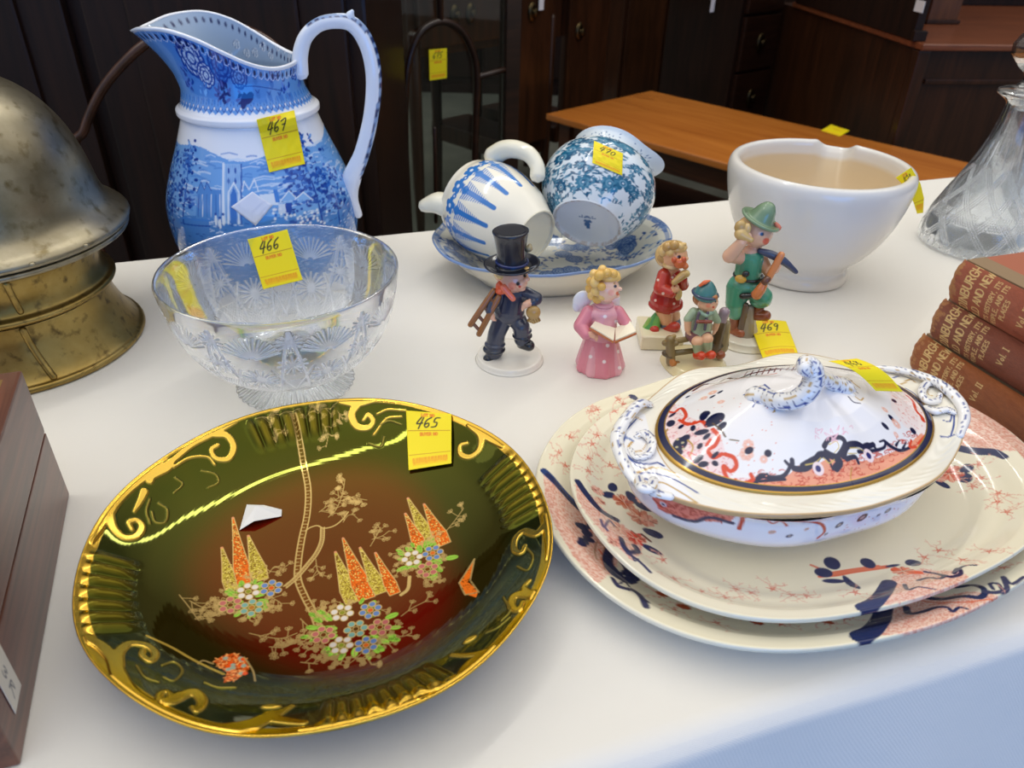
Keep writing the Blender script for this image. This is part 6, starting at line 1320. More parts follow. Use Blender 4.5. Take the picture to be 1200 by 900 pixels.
zb_ = max(.004, min(q[0][1], q[1][1])); G = np.stack([q[1][0]+(q[0][0]-q[1][0])*T_, 0*S_+.0006, zb_+.050*(1-S_)], -1)
sm = lcv.sample(S_*.999, T_*.999).reshape(-1, 5)
lb_ = mesh_obj('paper_label', G.reshape(-1, 3), gfaces(60, 40), painted('label_paper', rough=.7), None, col=sm[:, :3]); lb_.parent = [c for c in bx.children if c.name.startswith('box_base')][0]
mo2 = lb_.modifiers.new('t', 'SOLIDIFY'); mo2.thickness = .0003; lb_['label'] = 'white paper label with pencil marks'

# ================================================================== three leather-bound volumes
LEA = painted('worn_leather', rough=.42, gold_rough=.4, gold_metal=.15, noise=.3, bump=.6, bscale=900)
PAGES = wood('page_edges', (150, 130, 100), (206, 188, 156), 6, 1, .8, 0, stretch=60)
COVR = plain('red_cloth_cover', (172, 100, 74), .6)
BKW, BKL = .21, .30
def volume(label, cx, cy, z0, th, vol, base, seed, ang=math.radians(19.5)):
    root = thing('old_book', label, 'book', (cx, cy, z0), ang, 'old leather volumes stacked at the right')
    # local: spine along -y from the head at the origin, boards towards +x
    rg = np.random.default_rng(seed); n1, n2 = 640, 110
    cv = Canvas(0, BKL, 0, th*1.35, .00032, base)
    for i in range(260):
        x, y = rg.uniform(0, BKL), rg.uniform(0, th*1.35); cv.ell(x, y, rg.uniform(.002, .012), rg.uniform(.0005, .003), rg.uniform(-.3, .3), tuple(np.clip(np.array(base)+rg.uniform(-26, 22), 0, 255)), al=.35)
    e = (196, 132, 74)
    for i in range(90):   # rubbed head cap and joints
        cv.disc(rg.exponential(.0022), rg.uniform(0, th*1.35), rg.uniform(.0008, .0022), e, al=.7)
        cv.disc(rg.uniform(0, BKL), (0 if i % 2 else th*1.35)+rg.normal()*.0006, rg.uniform(.0004, .0013), (160, 96, 56), al=.7)
    GL = (250, 212, 140)
    H_ = th*1.35
    def row(s, y0, h, off, w=.0007, gap=.3): # lines of lettering read across the spine
        L = sum((max([p[0] for q in FONT.get(c, []) for p in q], default=.3)+gap) for c in s)*h; 
        x0 = (H_-L)/2+off
        text(cv, s, y0, x0, h, w, GL, gap=gap, T=None, gold=.8, ang=PI/2)
    row('EDINBURGH', .0215, .0084, 0, .0014, .22); row('OLD AND NEW', .0345, .0074, 0, .0011, .14)
    row('ITS HISTORY, ITS', .0445, .0044, 0, .0007, .22); row('PEOPLE, AND ITS', .0520, .0044, 0, .0007, .22); row('PLACES', .0595, .0044, 0, .0007, .22); row('Vol. '+vol, .0775, .0056, .004, .0009, .25)
    row('GRANT', .155, .0055, 0, .0009, .22)
    U_, V_ = np.meshgrid(np.linspace(0, 1, n1), np.linspace(0, 1, n2), indexing='ij'); a = (V_-.5)*2.3
    bul = .011; X = -bul*np.cos(a)+bul*math.cos(1.15)+.0; Z = th/2+np.sin(a)/math.sin(1.15)*(th/2-.0008)
    rag = .0004*np.sin(V_*17+seed)+.00025*np.sin(V_*41); Yy = -(U_*BKL)+rag*(1-U_)**8*np.where(U_ < .02, 1, 0)
    X = X+.0006*np.sin(U_*9+seed); k = np.clip(1-U_/.012, 0, 1); X = X+.002*k*k
    sm = cv.sample(U_*BKL*.999, (V_)*H_*.999).reshape(-1, 5)
    sp = mesh_obj('spine', np.stack([X, Yy, Z], -1).reshape(-1, 3), gfaces(n1, n2), LEA, root, col=sm[:, :3], gold=sm[:, 3], flip=True)
    md = sp.modifiers.new('t', 'SOLIDIFY'); md.thickness = .0016; md.offset = -1
    sp['label'] = 'worn brown leather spine with gilt title'
    pb_ = box('page_block', .003, BKW-.005, -BKL+.004, -.004, .0032, th-.0032, PAGES, root, bev=.001)
    for nm, z in (('lower_board', .0004), ('upper_board', th-.0032)):
        bd = box(nm, .0045, BKW, -BKL, .0, z, z+.0028, COVR, root, bev=.0008)
        st = box('joint_leather', .0035, .024, -BKL-.0004, .0004, z-.0003, z+.0031, plain('rubbed_leather_%d' % seed, (148, 122, 92), .6), bd, bev=.0008)
        bd['label'] = 'faded red cloth board'
    return root
TH = .0392
for (px, py), z, vol, base, sd, lb in (((1061, 432), .0, 'II', (172, 94, 44), 3, 'brown leather-spined volume II, undermost of the stack of three old books'), ((1085, 394), TH, 'I', (150, 78, 52), 5, 'darker brown leather-spined volume I, middle of the stack of three old books'), ((1105, 351), 2*TH, 'III', (178, 90, 60), 8, 'reddish leather-spined volume III, topmost of the stack of three old books')):
    p = at(px, py, z); volume(lb, p[0]+.006, p[1], z+.0003, TH-.0011, vol, base, sd)
# ================================================================== porcelain figurines (lot 469)
FIG = painted('figurine_glaze', rough=.16, coat=.35)
class Fig:
    def __init__(s, name, label, px, py):
        b = at(px, py); s.Y = b[1]; s.o = b; s.root = thing(name, label, 'figurine', b, 0, None)
    def J(s, px, py, dy=0.):
        p = aty(px, py, s.Y+dy*.001); return p-s.o
    def r(s, q): return q*.00086*(s.Y/.645)
    def sculpt(s, name, prims, voxel=.0006, parent=None, marks=(), smooth=2, zmin=.0003):
        """prims: ('c', p, q, r1, r2, colour) tapered limb | ('e', centre, radii, colour[, euler]); one continuous surface, each patch in its own glaze"""
        parts = []; sdf = []
        for P in prims:
            if P[0] == 'c':
                p, q, r1, r2 = np.array(P[1], float), np.array(P[2], float), P[3], P[4]; d = q-p; L = np.linalg.norm(d)+1e-9; ax = d/L
                t = np.linspace(-1, 1, 15); pr = []
                for a in np.linspace(-PI/2, 0, 6): pr.append((r1*math.cos(a), r1*math.sin(a)))
                for a in np.linspace(0, PI/2, 6): pr.append((r2*math.cos(a), L+r2*math.sin(a)))
                pr = np.array(pr); e = np.cross(ax, [0, 0, 1.] if abs(ax[2]) < .9 else [1., 0, 0]); e /= np.linalg.norm(e); f = np.cross(ax, e)
                a = np.linspace(0, 2*PI, 20, endpoint=False)
                G = p+pr[None, :, 0, None].clip(1e-6)*(np.cos(a)[:, None, None]*e+np.sin(a)[:, None, None]*f)+pr[None, :, 1, None]*ax
                parts.append((G.reshape(-1, 3), gfaces(20, 12, True)[:, ::-1])); col = P[5]; b = P[6] if len(P) > 6 else 0
                sdf.append((lambda X, p=p, d=d, L=L, r1=r1, r2=r2: (lambda t: np.linalg.norm(X-p-t[:, None]*d, axis=1)-(r1+(r2-r1)*t))(np.clip((X-p)@d/(L*L), 0, 1)), lin(col), b))
            else:
                c, R = np.array(P[1], float), np.array(P[2], float); rot = np.array(Matrix.Rotation(0, 3, 'X') if len(P) < 5 or P[4] is None else (Matrix.Rotation(P[4][2], 3, 'Z') @ Matrix.Rotation(P[4][1], 3, 'Y') @ Matrix.Rotation(P[4][0], 3, 'X')))
                th = np.linspace(0, 2*PI, 24, endpoint=False); ph = np.linspace(-PI/2+.001, PI/2-.001, 14); T_, F_ = np.meshgrid(th, ph, indexing='ij')
                G = np.stack([np.cos(F_)*np.cos(T_)*R[0], np.cos(F_)*np.sin(T_)*R[1], np.sin(F_)*R[2]], -1)@rot.T+c
                parts.append((G.reshape(-1, 3), gfaces(24, 14, True))); b = P[5] if len(P) > 5 else 0
                sdf.append((lambda X, c=c, R=R, rot=rot: (np.linalg.norm(((X-c)@rot)/R, axis=1)-1)*R.min(), lin(P[3]), b))
        V, F = merge(parts); me = bpy.data.meshes.new('t'); me.from_pydata(V.tolist(), [], F.tolist()); t = bpy.data.objects.new('t', me); COL.objects.link(t)
        bm = bmesh.new(); bm.from_mesh(me); bmesh.ops.remove_doubles(bm, verts=bm.verts, dist=1e-6); bmesh.ops.holes_fill(bm, edges=bm.edges, sides=30); bm.to_mesh(me); bm.free()
        m = t.modifiers.new('r', 'REMESH'); m.mode = 'VOXEL'; m.voxel_size = voxel; m2 = t.modifiers.new('s', 'SMOOTH'); m2.iterations = smooth; m2.factor = .5
        dg = bpy.context.evaluated_depsgraph_get(); ev = t.evaluated_get(dg); m3 = bpy.data.meshes.new_from_object(ev)
        bpy.data.objects.remove(t); n = len(m3.vertices); X = np.empty(n*3); m3.vertices.foreach_get('co', X); X = X.reshape(-1, 3); X[:, 2] = np.maximum(X[:, 2], zmin); m3.vertices.foreach_set('co', X.ravel())
        D = np.stack([f(X)-b for f, _, b in sdf], 1); C_ = np.array([c for _, c, _ in sdf])[np.argmin(D, 1)]
        for p, rad, c in marks:
            c0 = _C-s.o; rd = np.array(p)-c0; rd = rd/np.linalg.norm(rd); t = (X-c0)@rd; d = np.linalg.norm(X-c0-t[:, None]*rd, axis=1)
            near = t[d < rad].min() if (d < rad).any() else 1e9; d = np.where(t < near+rad*3+.002, d, 1.); w = np.clip((rad-d)/(rad*.35), 0, 1)[:, None]; C_ = C_*(1-w)+lin(c)*w
        a = m3.color_attributes.new('Col', 'FLOAT_COLOR', 'POINT'); c4 = np.ones((n, 4), np.float32); c4[:, :3] = C_; a.data.foreach_set('color', c4.ravel())
        m3.name = name; m3.materials.clear(); m3.materials.append(FIG); m3.polygons.foreach_set('use_smooth', np.ones(len(m3.polygons), bool))
        o = bpy.data.objects.new(name, m3); COL.objects.link(o); o.parent = parent or s.root; return o
    def cyl(s, name, p, r1, r2, h, c, parent=None, dome=0., n=48, wobble=0.):
        P = [(0.0005, 0), (r1, 0), (r1, h*.15), (r2, h*.85), (r2*.97, h), (.0005, h+dome)]
        G = rev_prof(P, n, 30, 4); 
        if wobble: A = np.arctan2(G[..., 1], G[..., 0]); G[..., :2] *= (1+wobble*np.sin(A*3+1)+wobble*.6*np.sin(A*5))[..., None]
        G = G+np.array(p); return mesh_obj(name, G.reshape(-1, 3), gfaces(n, 30, True), FIG, parent or s.root, col=np.tile(lin(c), (n*30, 1)), flip=True)
SK, SK2, HR, HR2 = (240, 184, 150), (226, 120, 92), (226, 182, 104), (196, 148, 74)
BASE = (238, 230, 208)
def face(f, c, R, eyes, nose, skin=SK):
    """eye marks, cheeks"""
    return []
def on(c, d, r): d = np.array(d, float); return np.array(c)+d/np.linalg.norm(d)*r
def hand(prims, wrist, direction, size, skin, curl=(0, 0, -1.), side=(0, 1, 0)):
    """palm, four curled fingers and a thumb"""
    w = np.array(wrist, float); d = np.array(direction, float); d /= np.linalg.norm(d); s_ = np.array(side, float); s_ -= d*(s_@d); s_ /= np.linalg.norm(s_); c = np.array(curl, float); c -= d*(c@d); c /= np.linalg.norm(c)+1e-9
    prims.append(('c', w, w+d*size*.9, size*.42, size*.5, skin))
    for k, L in zip((-1.5, -.5, .5, 1.5), (.8, .95, .9, .7)):
        a = w+d*size*1.0+s_*size*.25*k; b = a+d*size*.45*L+c*size*.12; e = b+(c*.8+d*.25)*size*.45*L
        prims.append(('c', a, b, size*.17, size*.16, skin)); prims.append(('c', b, e, size*.16, size*.13, skin))
    a = w+d*size*.35+s_*size*.45; prims.append(('c', a, a+d*size*.5+s_*size*.25+c*size*.2, size*.18, size*.14, skin))

# ---- chimney sweep
f = Fig('chimney_sweep_figurine', 'figurine of a boy chimney sweep in top hat and orange scarf carrying a ladder', 597, 421)
J, r = f.J, f.r; BK, BK2 = (44, 48, 60), (62, 66, 82)
f.cyl('base', (0, 0, .0002), r(37), r(36), .0055, (240, 234, 222))
P = []
hipL, kneeL, ankL = J(590, 372), J(582, 391, -3), J(579, 411, -5); hipR, kneeR, ankR = J(604, 372, 2), J(611, 383, -6), J(612, 397, -3)
P += [('c', hipL, kneeL, r(11), r(10), BK2), ('c', kneeL, ankL, r(10), r(10.5), BK2), ('e', J(579, 409, -5), (r(13), r(12), r(4)), BK), ('e', J(580, 403, -5), (r(12), r(11), r(3.5)), BK2)]
P += [('c', hipR, kneeR, r(11), r(9.5), BK2), ('c', kneeR, ankR, r(9.5), r(9.5), BK2), ('e', J(612, 393, -4), (r(11.5), r(11), r(3.5)), BK), ('e', J(612, 387, -4), (r(11), r(10), r(3)), BK2)]
P += [('c', J(582, 418, -2), J(572, 421, -9), r(6.5), r(6), (30, 32, 40)), ('c', J(612, 402, -2), J(620, 405, -8), r(7), r(6.5), (30, 32, 40))]
P += [('e', J(597, 366), (r(17), r(14), r(15)), BK2), ('c', J(597, 362), J(600, 346), r(15), r(14), (52, 58, 78)), ('e', J(600, 348), (r(17), r(12), r(9)), (52, 58, 78))]
shL, elL, haL = J(586, 345, -2), J(577, 356, -8), J(574, 364, -12); shR, elR, haR = J(615, 344, -2), J(628, 350, -6), J(622, 357, -12)
P += [('c', shL, elL, r(7.5), r(7), BK2), ('c', elL, haL, r(7), r(5), BK2), ('c', shR, elR, r(8), r(7.5), (52, 58, 78)), ('c', elR, J(625, 354, -9), r(7), r(6), (52, 58, 78))]
hand(P, J(575, 365, -12), J(577, 373, -14)-J(575, 365, -12), r(7), SK, curl=(1, 0, 0)); hand(P, J(623, 355, -10), J(616, 357, -14)-J(623, 355, -10), r(8), SK, curl=(0, .2, -1), side=(0, 0, 1))
hc = J(602, 326, -1); P += [('e', hc, (r(16), r(15.5), r(15.5)), SK), ('e', J(609, 332, -9), (r(8), r(7), r(6.5)), SK), ('c', J(598, 340), J(600, 334), r(8), r(8), SK)]
P += [('e', J(617.5, 327, -11), (r(3.2), r(3), r(2.6)), SK), ('e', J(611, 338, -9), (r(4.5), r(4), r(3)), SK), ('e', J(585, 327, -2), (r(3), r(3.6), r(4.2)), SK)]
HRs = (232, 190, 118)
P += [('e', J(594, 320, 4), (r(14.5), r(13), r(11)), HRs), ('e', J(586, 322, -6), (r(5), r(6), r(5)), HRs), ('e', J(616, 316, -8), (r(6), r(5), r(3)), HRs), ('e', J(602, 314, -6), (r(14), r(12), r(4)), HRs)]
ORS = (232, 92, 50)
P += [('e', J(590, 338, -6), (r(10), r(11), r(5)), ORS, (0, -.3, 0)), ('c', J(590, 337, -14), J(601, 350, -16), r(3.6), r(3.2), (238, 118, 84)), ('e', J(586, 336, -8), (r(5), r(5), r(6)), ORS)]
mk_ = [(on(hc, (.25, -1, .05), r(15.3))+(r(1), 0, 0), r(2.6), (30, 24, 22)), (J(615, 323, -15), r(2.2), (40, 28, 24)), (J(609, 336, -15.5), r(1.8), (210, 70, 50)), (J(600, 335, -14), r(5), (240, 150, 120)), (J(608, 319.5, -16), r(1.8), (190, 140, 90))]
body = f.sculpt('boy_body', P, marks=mk_)
def rings(name, path, n, mat_c, parent): # tube in figurine glaze
    G = tube_grid(cr(path[0], 6) if len(path[0]) > 2 else path[0], path[1], n); return mesh_obj(name, G.reshape(-1, 3), gfaces(n, G.shape[1], True), FIG, parent, col=np.tile(lin(mat_c), (G.shape[0]*G.shape[1], 1)))
def hat(f, c, tilt, prof, col, parent, name='hat', n=64):
    G = rev_prof(prof, n, 60, 5); R = np.array(Matrix.Rotation(tilt[1], 3, 'Y') @ Matrix.Rotation(tilt[0], 3, 'X')); G = G@R.T+np.array(c)
    cc = np.tile(lin(col), (n*60, 1)); return mesh_obj(name, G.reshape(-1, 3), gfaces(n, 60, True), FIG, parent, col=cc)
q = r(1.)
ht = hat(f, J(600, 311, -2), (0, -.06), [(0, -2*q), (20*q, -2*q), (28*q, .5*q), (30*q, 3*q), (28*q, 3*q), (20*q, 0), (16*q, .8*q), (15.5*q, 6*q), (15.5*q, 16*q), (17*q, 30*q), (19*q, 38*q), (18*q, 39.5*q), (14*q, 38.6*q), (0, 38.4*q)], (34, 37, 48), body)
rings('hat_band', (np.array([J(600, 311, -2)+np.array([16.2*q*math.cos(a), 16.2*q*math.sin(a), 4.5*q]) for a in np.linspace(0, 2*PI, 40)]), 1.8*q), 8, (24, 40, 92), body)
rings('hat_rosette', ([J(618, 294, -2), J(620, 291, -3), J(621, 287, -2)], [2*q, 4.2*q, 2*q]), 10, (168, 150, 110), body)
ld_ = f.root
for a, b in (((579, 340, -8), (551, 381, -16)), ((585, 347, -10), (561, 392, -18))): rings('ladder_rail', ([J(*a), J((a[0]+b[0])/2, (a[1]+b[1])/2, (a[2]+b[2])/2), J(*b)], [3.2*q, 3.4*q, 3.2*q]), 10, (150, 96, 48), ld_)
for t in (.2, .45, .7, .92):
    a = J(579-28*t, 340+41*t, -8-8*t); b = J(585-24*t, 347+45*t, -10-8*t); rings('ladder_rung', ([a, (a+b)/2, b], 2*q), 8, (120, 72, 34), ld_)
BR_ = []
for i in range(11):
    a = i*.6; c0 = J(624+3.2*math.cos(a), 369+4*math.sin(a), -14); BR_.append(('c', c0, J(619+i*1.3, 378-abs(i-5)*.5, -14), 2.0*q, 1.6*q, (196, 160, 92) if i % 2 else (150, 112, 58)))
BR_.append(('e', J(625, 366, -13), (8*q, 6*q, 8*q), (190, 150, 84))); f.sculpt('brush_coil', BR_, voxel=.0005)

# ---- angel in pink
f = Fig('angel_figurine', 'figurine of a blond angel in a pink gown reading an open book', 703, 431); J, r = f.J, f.r; q = r(1.)
PKD, PKL = (226, 136, 152), (236, 168, 180)
P = [('c', J(703, 428), J(704, 398), r(25), r(19), PKD), ('c', J(704, 398), J(706, 372), r(18.5), r(16), PKL), ('e', J(707, 366), (r(19.5), r(15), r(10)), PKL)]
for i in range(9): a = i*.7; P.append(('c', J(703, 427)+np.array([r(22)*math.cos(a), r(20)*math.sin(a), 0]), J(704, 396)+np.array([r(14)*math.cos(a), r(13)*math.sin(a), 0]), r(7), r(5), PKD if i % 2 else PKL))
P += [('c', J(690, 366, -2), J(681, 382, -8), r(8), r(8.5), PKD), ('c', J(681, 382, -8), J(687, 392, -16), r(8.5), r(6.5), PKD), ('c', J(724, 366, -2), J(733, 378, -8), r(7.5), r(6.5), PKD), ('c', J(733, 378, -8), J(736, 386, -14), r(6.5), r(5), PKD)]
hand(P, J(690, 391, -18), J(698, 394, -20)-J(690, 391, -18), r(7), SK, curl=(0, 0, -1), side=(0, 0, 1)); hand(P, J(738, 386, -16), J(738, 391, -18)-J(738, 386, -16), r(6), SK, curl=(-1, 0, 0))
hc = J(711, 338, -3); SKA = (250, 206, 180)
P += [('e', hc, (r(13.5), r(14), r(15)), SKA), ('e', J(716, 343, -8), (r(8), r(8), r(7)), SKA), ('e', J(726.5, 338.5, -8), (r(2.6), r(2.6), r(2.2)), SKA), ('e', J(722, 346, -8), (r(4), r(4), r(3)), SKA), ('c', J(708, 356), J(709, 350), r(7.5), r(7.5), SKA), ('e', J(708, 356, -1), (r(11), r(10), r(3.5)), PKL)]
HA = (244, 204, 122)
rg = np.random.default_rng(2)
P += [('e', J(704, 332, 5), (r(15), r(14), r(16)), HA), ('e', J(712, 322, -2), (r(14), r(13), r(6)), HA)]
for (x, y, d, s_) in ((692, 330, 0, 5), (691, 338, 0, 5), (694, 346, -2, 5.5), (700, 350, -6, 5.5), (698, 341, -9, 5.5), (697, 331, -10, 5.5), (702, 323, -12, 5.5), (711, 320, -12, 5), (719, 321, -9, 4.5), (724, 326, -5, 3.5), (706, 347, -10, 4.5), (705, 336, -14, 4.5), (706, 316, -3, 5), (696, 321, -4, 5)): P.append(('e', J(x, y, d), (r(s_), r(s_), r(s_*1.05)), HA if rg.random() > .35 else (232, 184, 92)))
mk_ = [(J(721, 335.5, -15), r(2.0), (60, 70, 90)), (J(724, 344, -12), r(2.6), (226, 120, 90)), (J(716, 343, -16), r(4), (250, 180, 160)), (J(720, 332, -15.5), r(1.5), (210, 160, 110))]
for x, y in ((709, 371), (722, 377), (712, 405), (725, 412), (708, 424), (726, 431), (678, 402), (692, 418), (700, 382)): mk_.append((J(x, y, -26 if y > 390 else -17), r(2.4), (252, 236, 238)))
body = f.sculpt('angel_body', P, marks=mk_)
f.sculpt('wing', [('e', J(682, 352, 6), (r(10), r(3.5), r(12)), (246, 244, 246), (0, .3, 0)), ('e', J(677, 358, 6), (r(6), r(3), r(8)), (238, 238, 244)), ('e', J(684, 362, 6), (r(6), r(3), r(6)), (246, 244, 246))], voxel=.0005)
f.sculpt('wing', [('e', J(716, 350, 14), (r(10), r(3.5), r(12)), (246, 244, 246), (0, -.3, 0)), ('e', J(720, 357, 14), (r(6), r(3), r(8)), (238, 238, 244))], voxel=.0005)
def slab(name, c4, th, col, parent):
    c = [np.array(v) for v in c4]; n = np.cross(c[1]-c[0], c[3]-c[0]); n /= np.linalg.norm(n); V = c+[v-n*th for v in c]
    F = [(0, 1, 2, 3), (7, 6, 5, 4), (0, 4, 5, 1), (1, 5, 6, 2), (2, 6, 7, 3), (3, 7, 4, 0)]; o = mesh_obj(name, V, F, FIG, parent, smooth=False, col=np.tile(lin(col), (8, 1)))
    b = o.modifiers.new('b', 'BEVEL'); b.width = th*.25; b.segments = 2; return o
bl_, bm_, br_ = J(692, 380, -13), J(719, 396, -26), J(745, 387, -18); tl_, tm_, tr_ = J(700, 377, -10), J(722, 383, -10), J(738, 376, -6)
for a, b, c, d in ((J(691, 384, -22), J(720, 401, -30), J(721, 386, -12), J(697, 378, -12)), (J(720, 401, -30), J(746, 390, -24), J(738, 377, -10), J(721, 386, -12))):
    slab('book_cover', [a, b, c, d], .0022, (196, 110, 60), f.root); up1 = np.array([0, 0, .0016]); slab('book_pages', [a*.96+c*.04+up1, b*.97+d*.03+up1, c+up1, d+up1], .0016, (250, 240, 214), f.root)

# ---- boy in red coat with a cake at his mouth
f = Fig('red_coat_boy_figurine', 'figurine of a blond boy in a red coat striding on a square base', 783, 397); J, r = f.J, f.r; q = r(1.)
bb_ = J(774, 405, -4); p0 = at(753, 412)-f.o; p1 = at(790, 411)-f.o; p2 = at(793, 384)-f.o; p3 = at(755, 384)-f.o
cx_, cy_2 = (p0[0]+p1[0])/2, (p0[1]+p3[1])/2
box('base', p0[0]-.002, p1[0]+.008, p0[1]+.002, p3[1]-.004, .0003, .016, plain('figurine_base_cream', (236, 226, 192), .18, coat=.3), f.root, bev=.003, seg=3)
RC, RC2, SKB = (178, 44, 34), (196, 62, 44), (232, 176, 128)
P = [('c', J(780, 351), J(783, 336), r(17), r(13), RC), ('e', J(780, 357), (r(19), r(16), r(7)), RC), ('e', J(784, 328), (r(14), r(12), r(9)), RC2), ('c', J(778, 322, -4), J(774, 338, -10), r(7), r(7.5), RC2), ('c', J(774, 338, -10), J(786, 343, -16), r(7.5), r(6), RC2),
     ('c', J(794, 324, -4), J(800, 334, -10), r(7), r(6.5), RC), ('c', J(800, 334, -10), J(800, 327, -16), r(6), r(5), RC), ('e', J(794, 356), (r(6), r(9), r(7)), RC),
     ('c', J(777, 360, -3), J(780, 374, -5), r(9.5), r(7.5), SKB), ('c', J(787, 362, 3), J(790, 370, 6), r(8), r(7), SKB), ('c', J(780, 375, -4), J(780, 381, -4), r(7), r(6.5), (108, 112, 132)), ('c', J(780, 386, -6), J(791, 383, -12), r(5.5), r(6), (196, 70, 52)), ('c', J(779, 389, -4), J(794, 386, -13), r(2.6), r(2.6), (206, 168, 96)), ('c', J(790, 370, 6), J(792, 380, 6), r(6), r(6), (108, 112, 132))]
hand(P, J(787, 342, -17), J(795, 338, -20)-J(787, 342, -17), r(6.5), SKB, curl=(0, 0, 1), side=(0, 0, 1)); hand(P, J(801, 327, -16), J(801, 319, -17)-J(801, 327, -16), r(6), SKB, curl=(-1, 0, 0))
hc = J(790, 300, -2); P += [('e', hc, (r(14), r(13.5), r(14)), SKB), ('e', J(796, 306, -8), (r(7.5), r(7), r(6.5)), (236, 150, 116)), ('e', J(804, 303, -8), (r(2.6), r(2.6), r(2.3)), SKB), ('c', J(787, 316), J(789, 311), r(7.5), r(7.5), SKB)]
HB = (224, 186, 116); P += [('e', J(783, 299, 4), (r(14), r(13), r(14)), HB), ('e', J(790, 289, -2), (r(14), r(12), r(5.5)), HB), ('c', J(796, 288, -5), J(803, 286, -6), r(4.5), r(1.6), HB)]
for (x, y, d, s_) in ((776, 303, -4, 5), (777, 295, -6, 5), (782, 289, -9, 5), (790, 287, -11, 5), (781, 309, -6, 4.5), (797, 289, -9, 4.2), (785, 296, -11, 4)): P.append(('e', J(x, y, d), (r(s_), r(s_), r(s_)), HB if x % 2 else (196, 152, 84)))
P += [('e', J(787, 311, -6), (r(9), r(9), r(3.6)), (222, 188, 130)), ('c', J(799, 308, -14), J(803, 312, -16), r(4), r(3.5), (216, 120, 60))]
mk_ = [(J(796, 301, -15), r(2.2), (40, 30, 26)), (J(792, 297.5, -15), r(1.4), (180, 130, 70)), (J(788, 325, -14), r(1.7), (245, 220, 200)), (J(777, 344, -18), r(1.7), (245, 220, 200)), (J(768, 352, -12), r(1.6), (245, 220, 200)), (J(790, 356, -18), r(1.6), (245, 220, 200)), (J(771, 328, -10), r(1.5), (245, 220, 200))]
f.sculpt('boy_body', P, marks=mk_)
f.sculpt('gingerbread', [('e', J(797, 309, -17), (r(6.5), r(2.6), r(5.5)), (222, 110, 56)), ('e', J(801, 305, -17), (r(3), r(2.4), r(4)), (206, 90, 44)), ('e', J(790, 305, -17), (r(3), r(2.4), r(3.5)), (206, 90, 44))], voxel=.0005)
f.sculpt('basket', [('e', J(795, 345, -16), (r(4), r(4), r(7)), (210, 180, 110)), ('c', J(790, 331, -20), J(801, 322, -18), r(3.2), r(4.6), (196, 160, 96)), ('e', J(803, 321, -17), (r(5), r(4), r(4.6)), (214, 184, 116))], voxel=.0005)
f.sculpt('leaf_tuft', [('c', J(760, 384, -6), J(768, 368, -4), r(6), r(1.8), (92, 168, 88)), ('c', J(757, 386, -6), J(761, 374, -6), r(5), r(2), (150, 190, 96)), ('c', J(767, 386, -8), J(771, 372, -6), r(6), r(3), (112, 176, 84)), ('e', J(767, 387, -12), (r(5), r(4), r(5)), (196, 62, 50)), ('e', J(770, 392, -14), (r(4), r(3.5), r(4)), (214, 90, 60)), ('e', J(777, 391, -8), (r(5), r(4), r(4)), (214, 176, 110)), ('c', J(775, 396, -4), J(772, 378, -2), r(4), r(4), (196, 120, 70))], voxel=.0005)

# ---- boy on a fence
f = Fig('fence_boy_figurine', 'figurine of a small boy in a teal cap sitting on a rustic fence', 812, 427); J, r = f.J, f.r; q = r(1.)
f.cyl('base', (0, 0, .0002), r(36), r(32), .0065, (226, 212, 166), dome=.001, wobble=.03)
FC, FC2 = (132, 112, 70), (92, 74, 46)
F_ = [('c', J(786, 424, -8), J(785, 398, -8), r(5.5), r(5), FC), ('c', J(779, 402, -8), J(792, 402, -8), r(3.5), r(3.5), FC), ('c', J(790, 400, -6), J(812, 396, 0), r(3.6), r(3.2), (150, 130, 84)), ('c', J(788, 414, -6), J(812, 411, -4), r(3.6), r(3.2), (120, 104, 64)), ('c', J(779, 414, -8), J(786, 418, -10), r(3.5), r(3.2), FC2),
      ('c', J(838, 408, 2), J(845, 378, 2), r(6.5), r(6), FC2), ('c', J(848, 408, 2), J(851, 380, 3), r(5), r(5), (150, 134, 96)), ('c', J(832, 404, 0), J(850, 404, 2), r(4), r(4), (70, 62, 48)), ('c', J(845, 378, 2), J(849, 366, 2), r(5.5), r(6), (156, 138, 148)), ('c', J(830, 414, 0), J(846, 410, 2), r(4.5), r(4.5), (158, 98, 56)), ('e', J(844, 416, -2), (r(6), r(5), r(5)), (150, 80, 46)), ('c', J(786, 420, -10), J(789, 426, -12), r(3), r(4), (190, 120, 50)), ('c', J(782, 399, -8), J(790, 394, -8), r(3), r(2.4), (158, 132, 74)), ('e', J(793, 426, -8), (r(5), r(4), r(3)), (170, 120, 60))]
f.sculpt('fence', F_, voxel=.0006)
SG, SHP, SKC = (164, 186, 156), (128, 82, 84), (236, 184, 146)
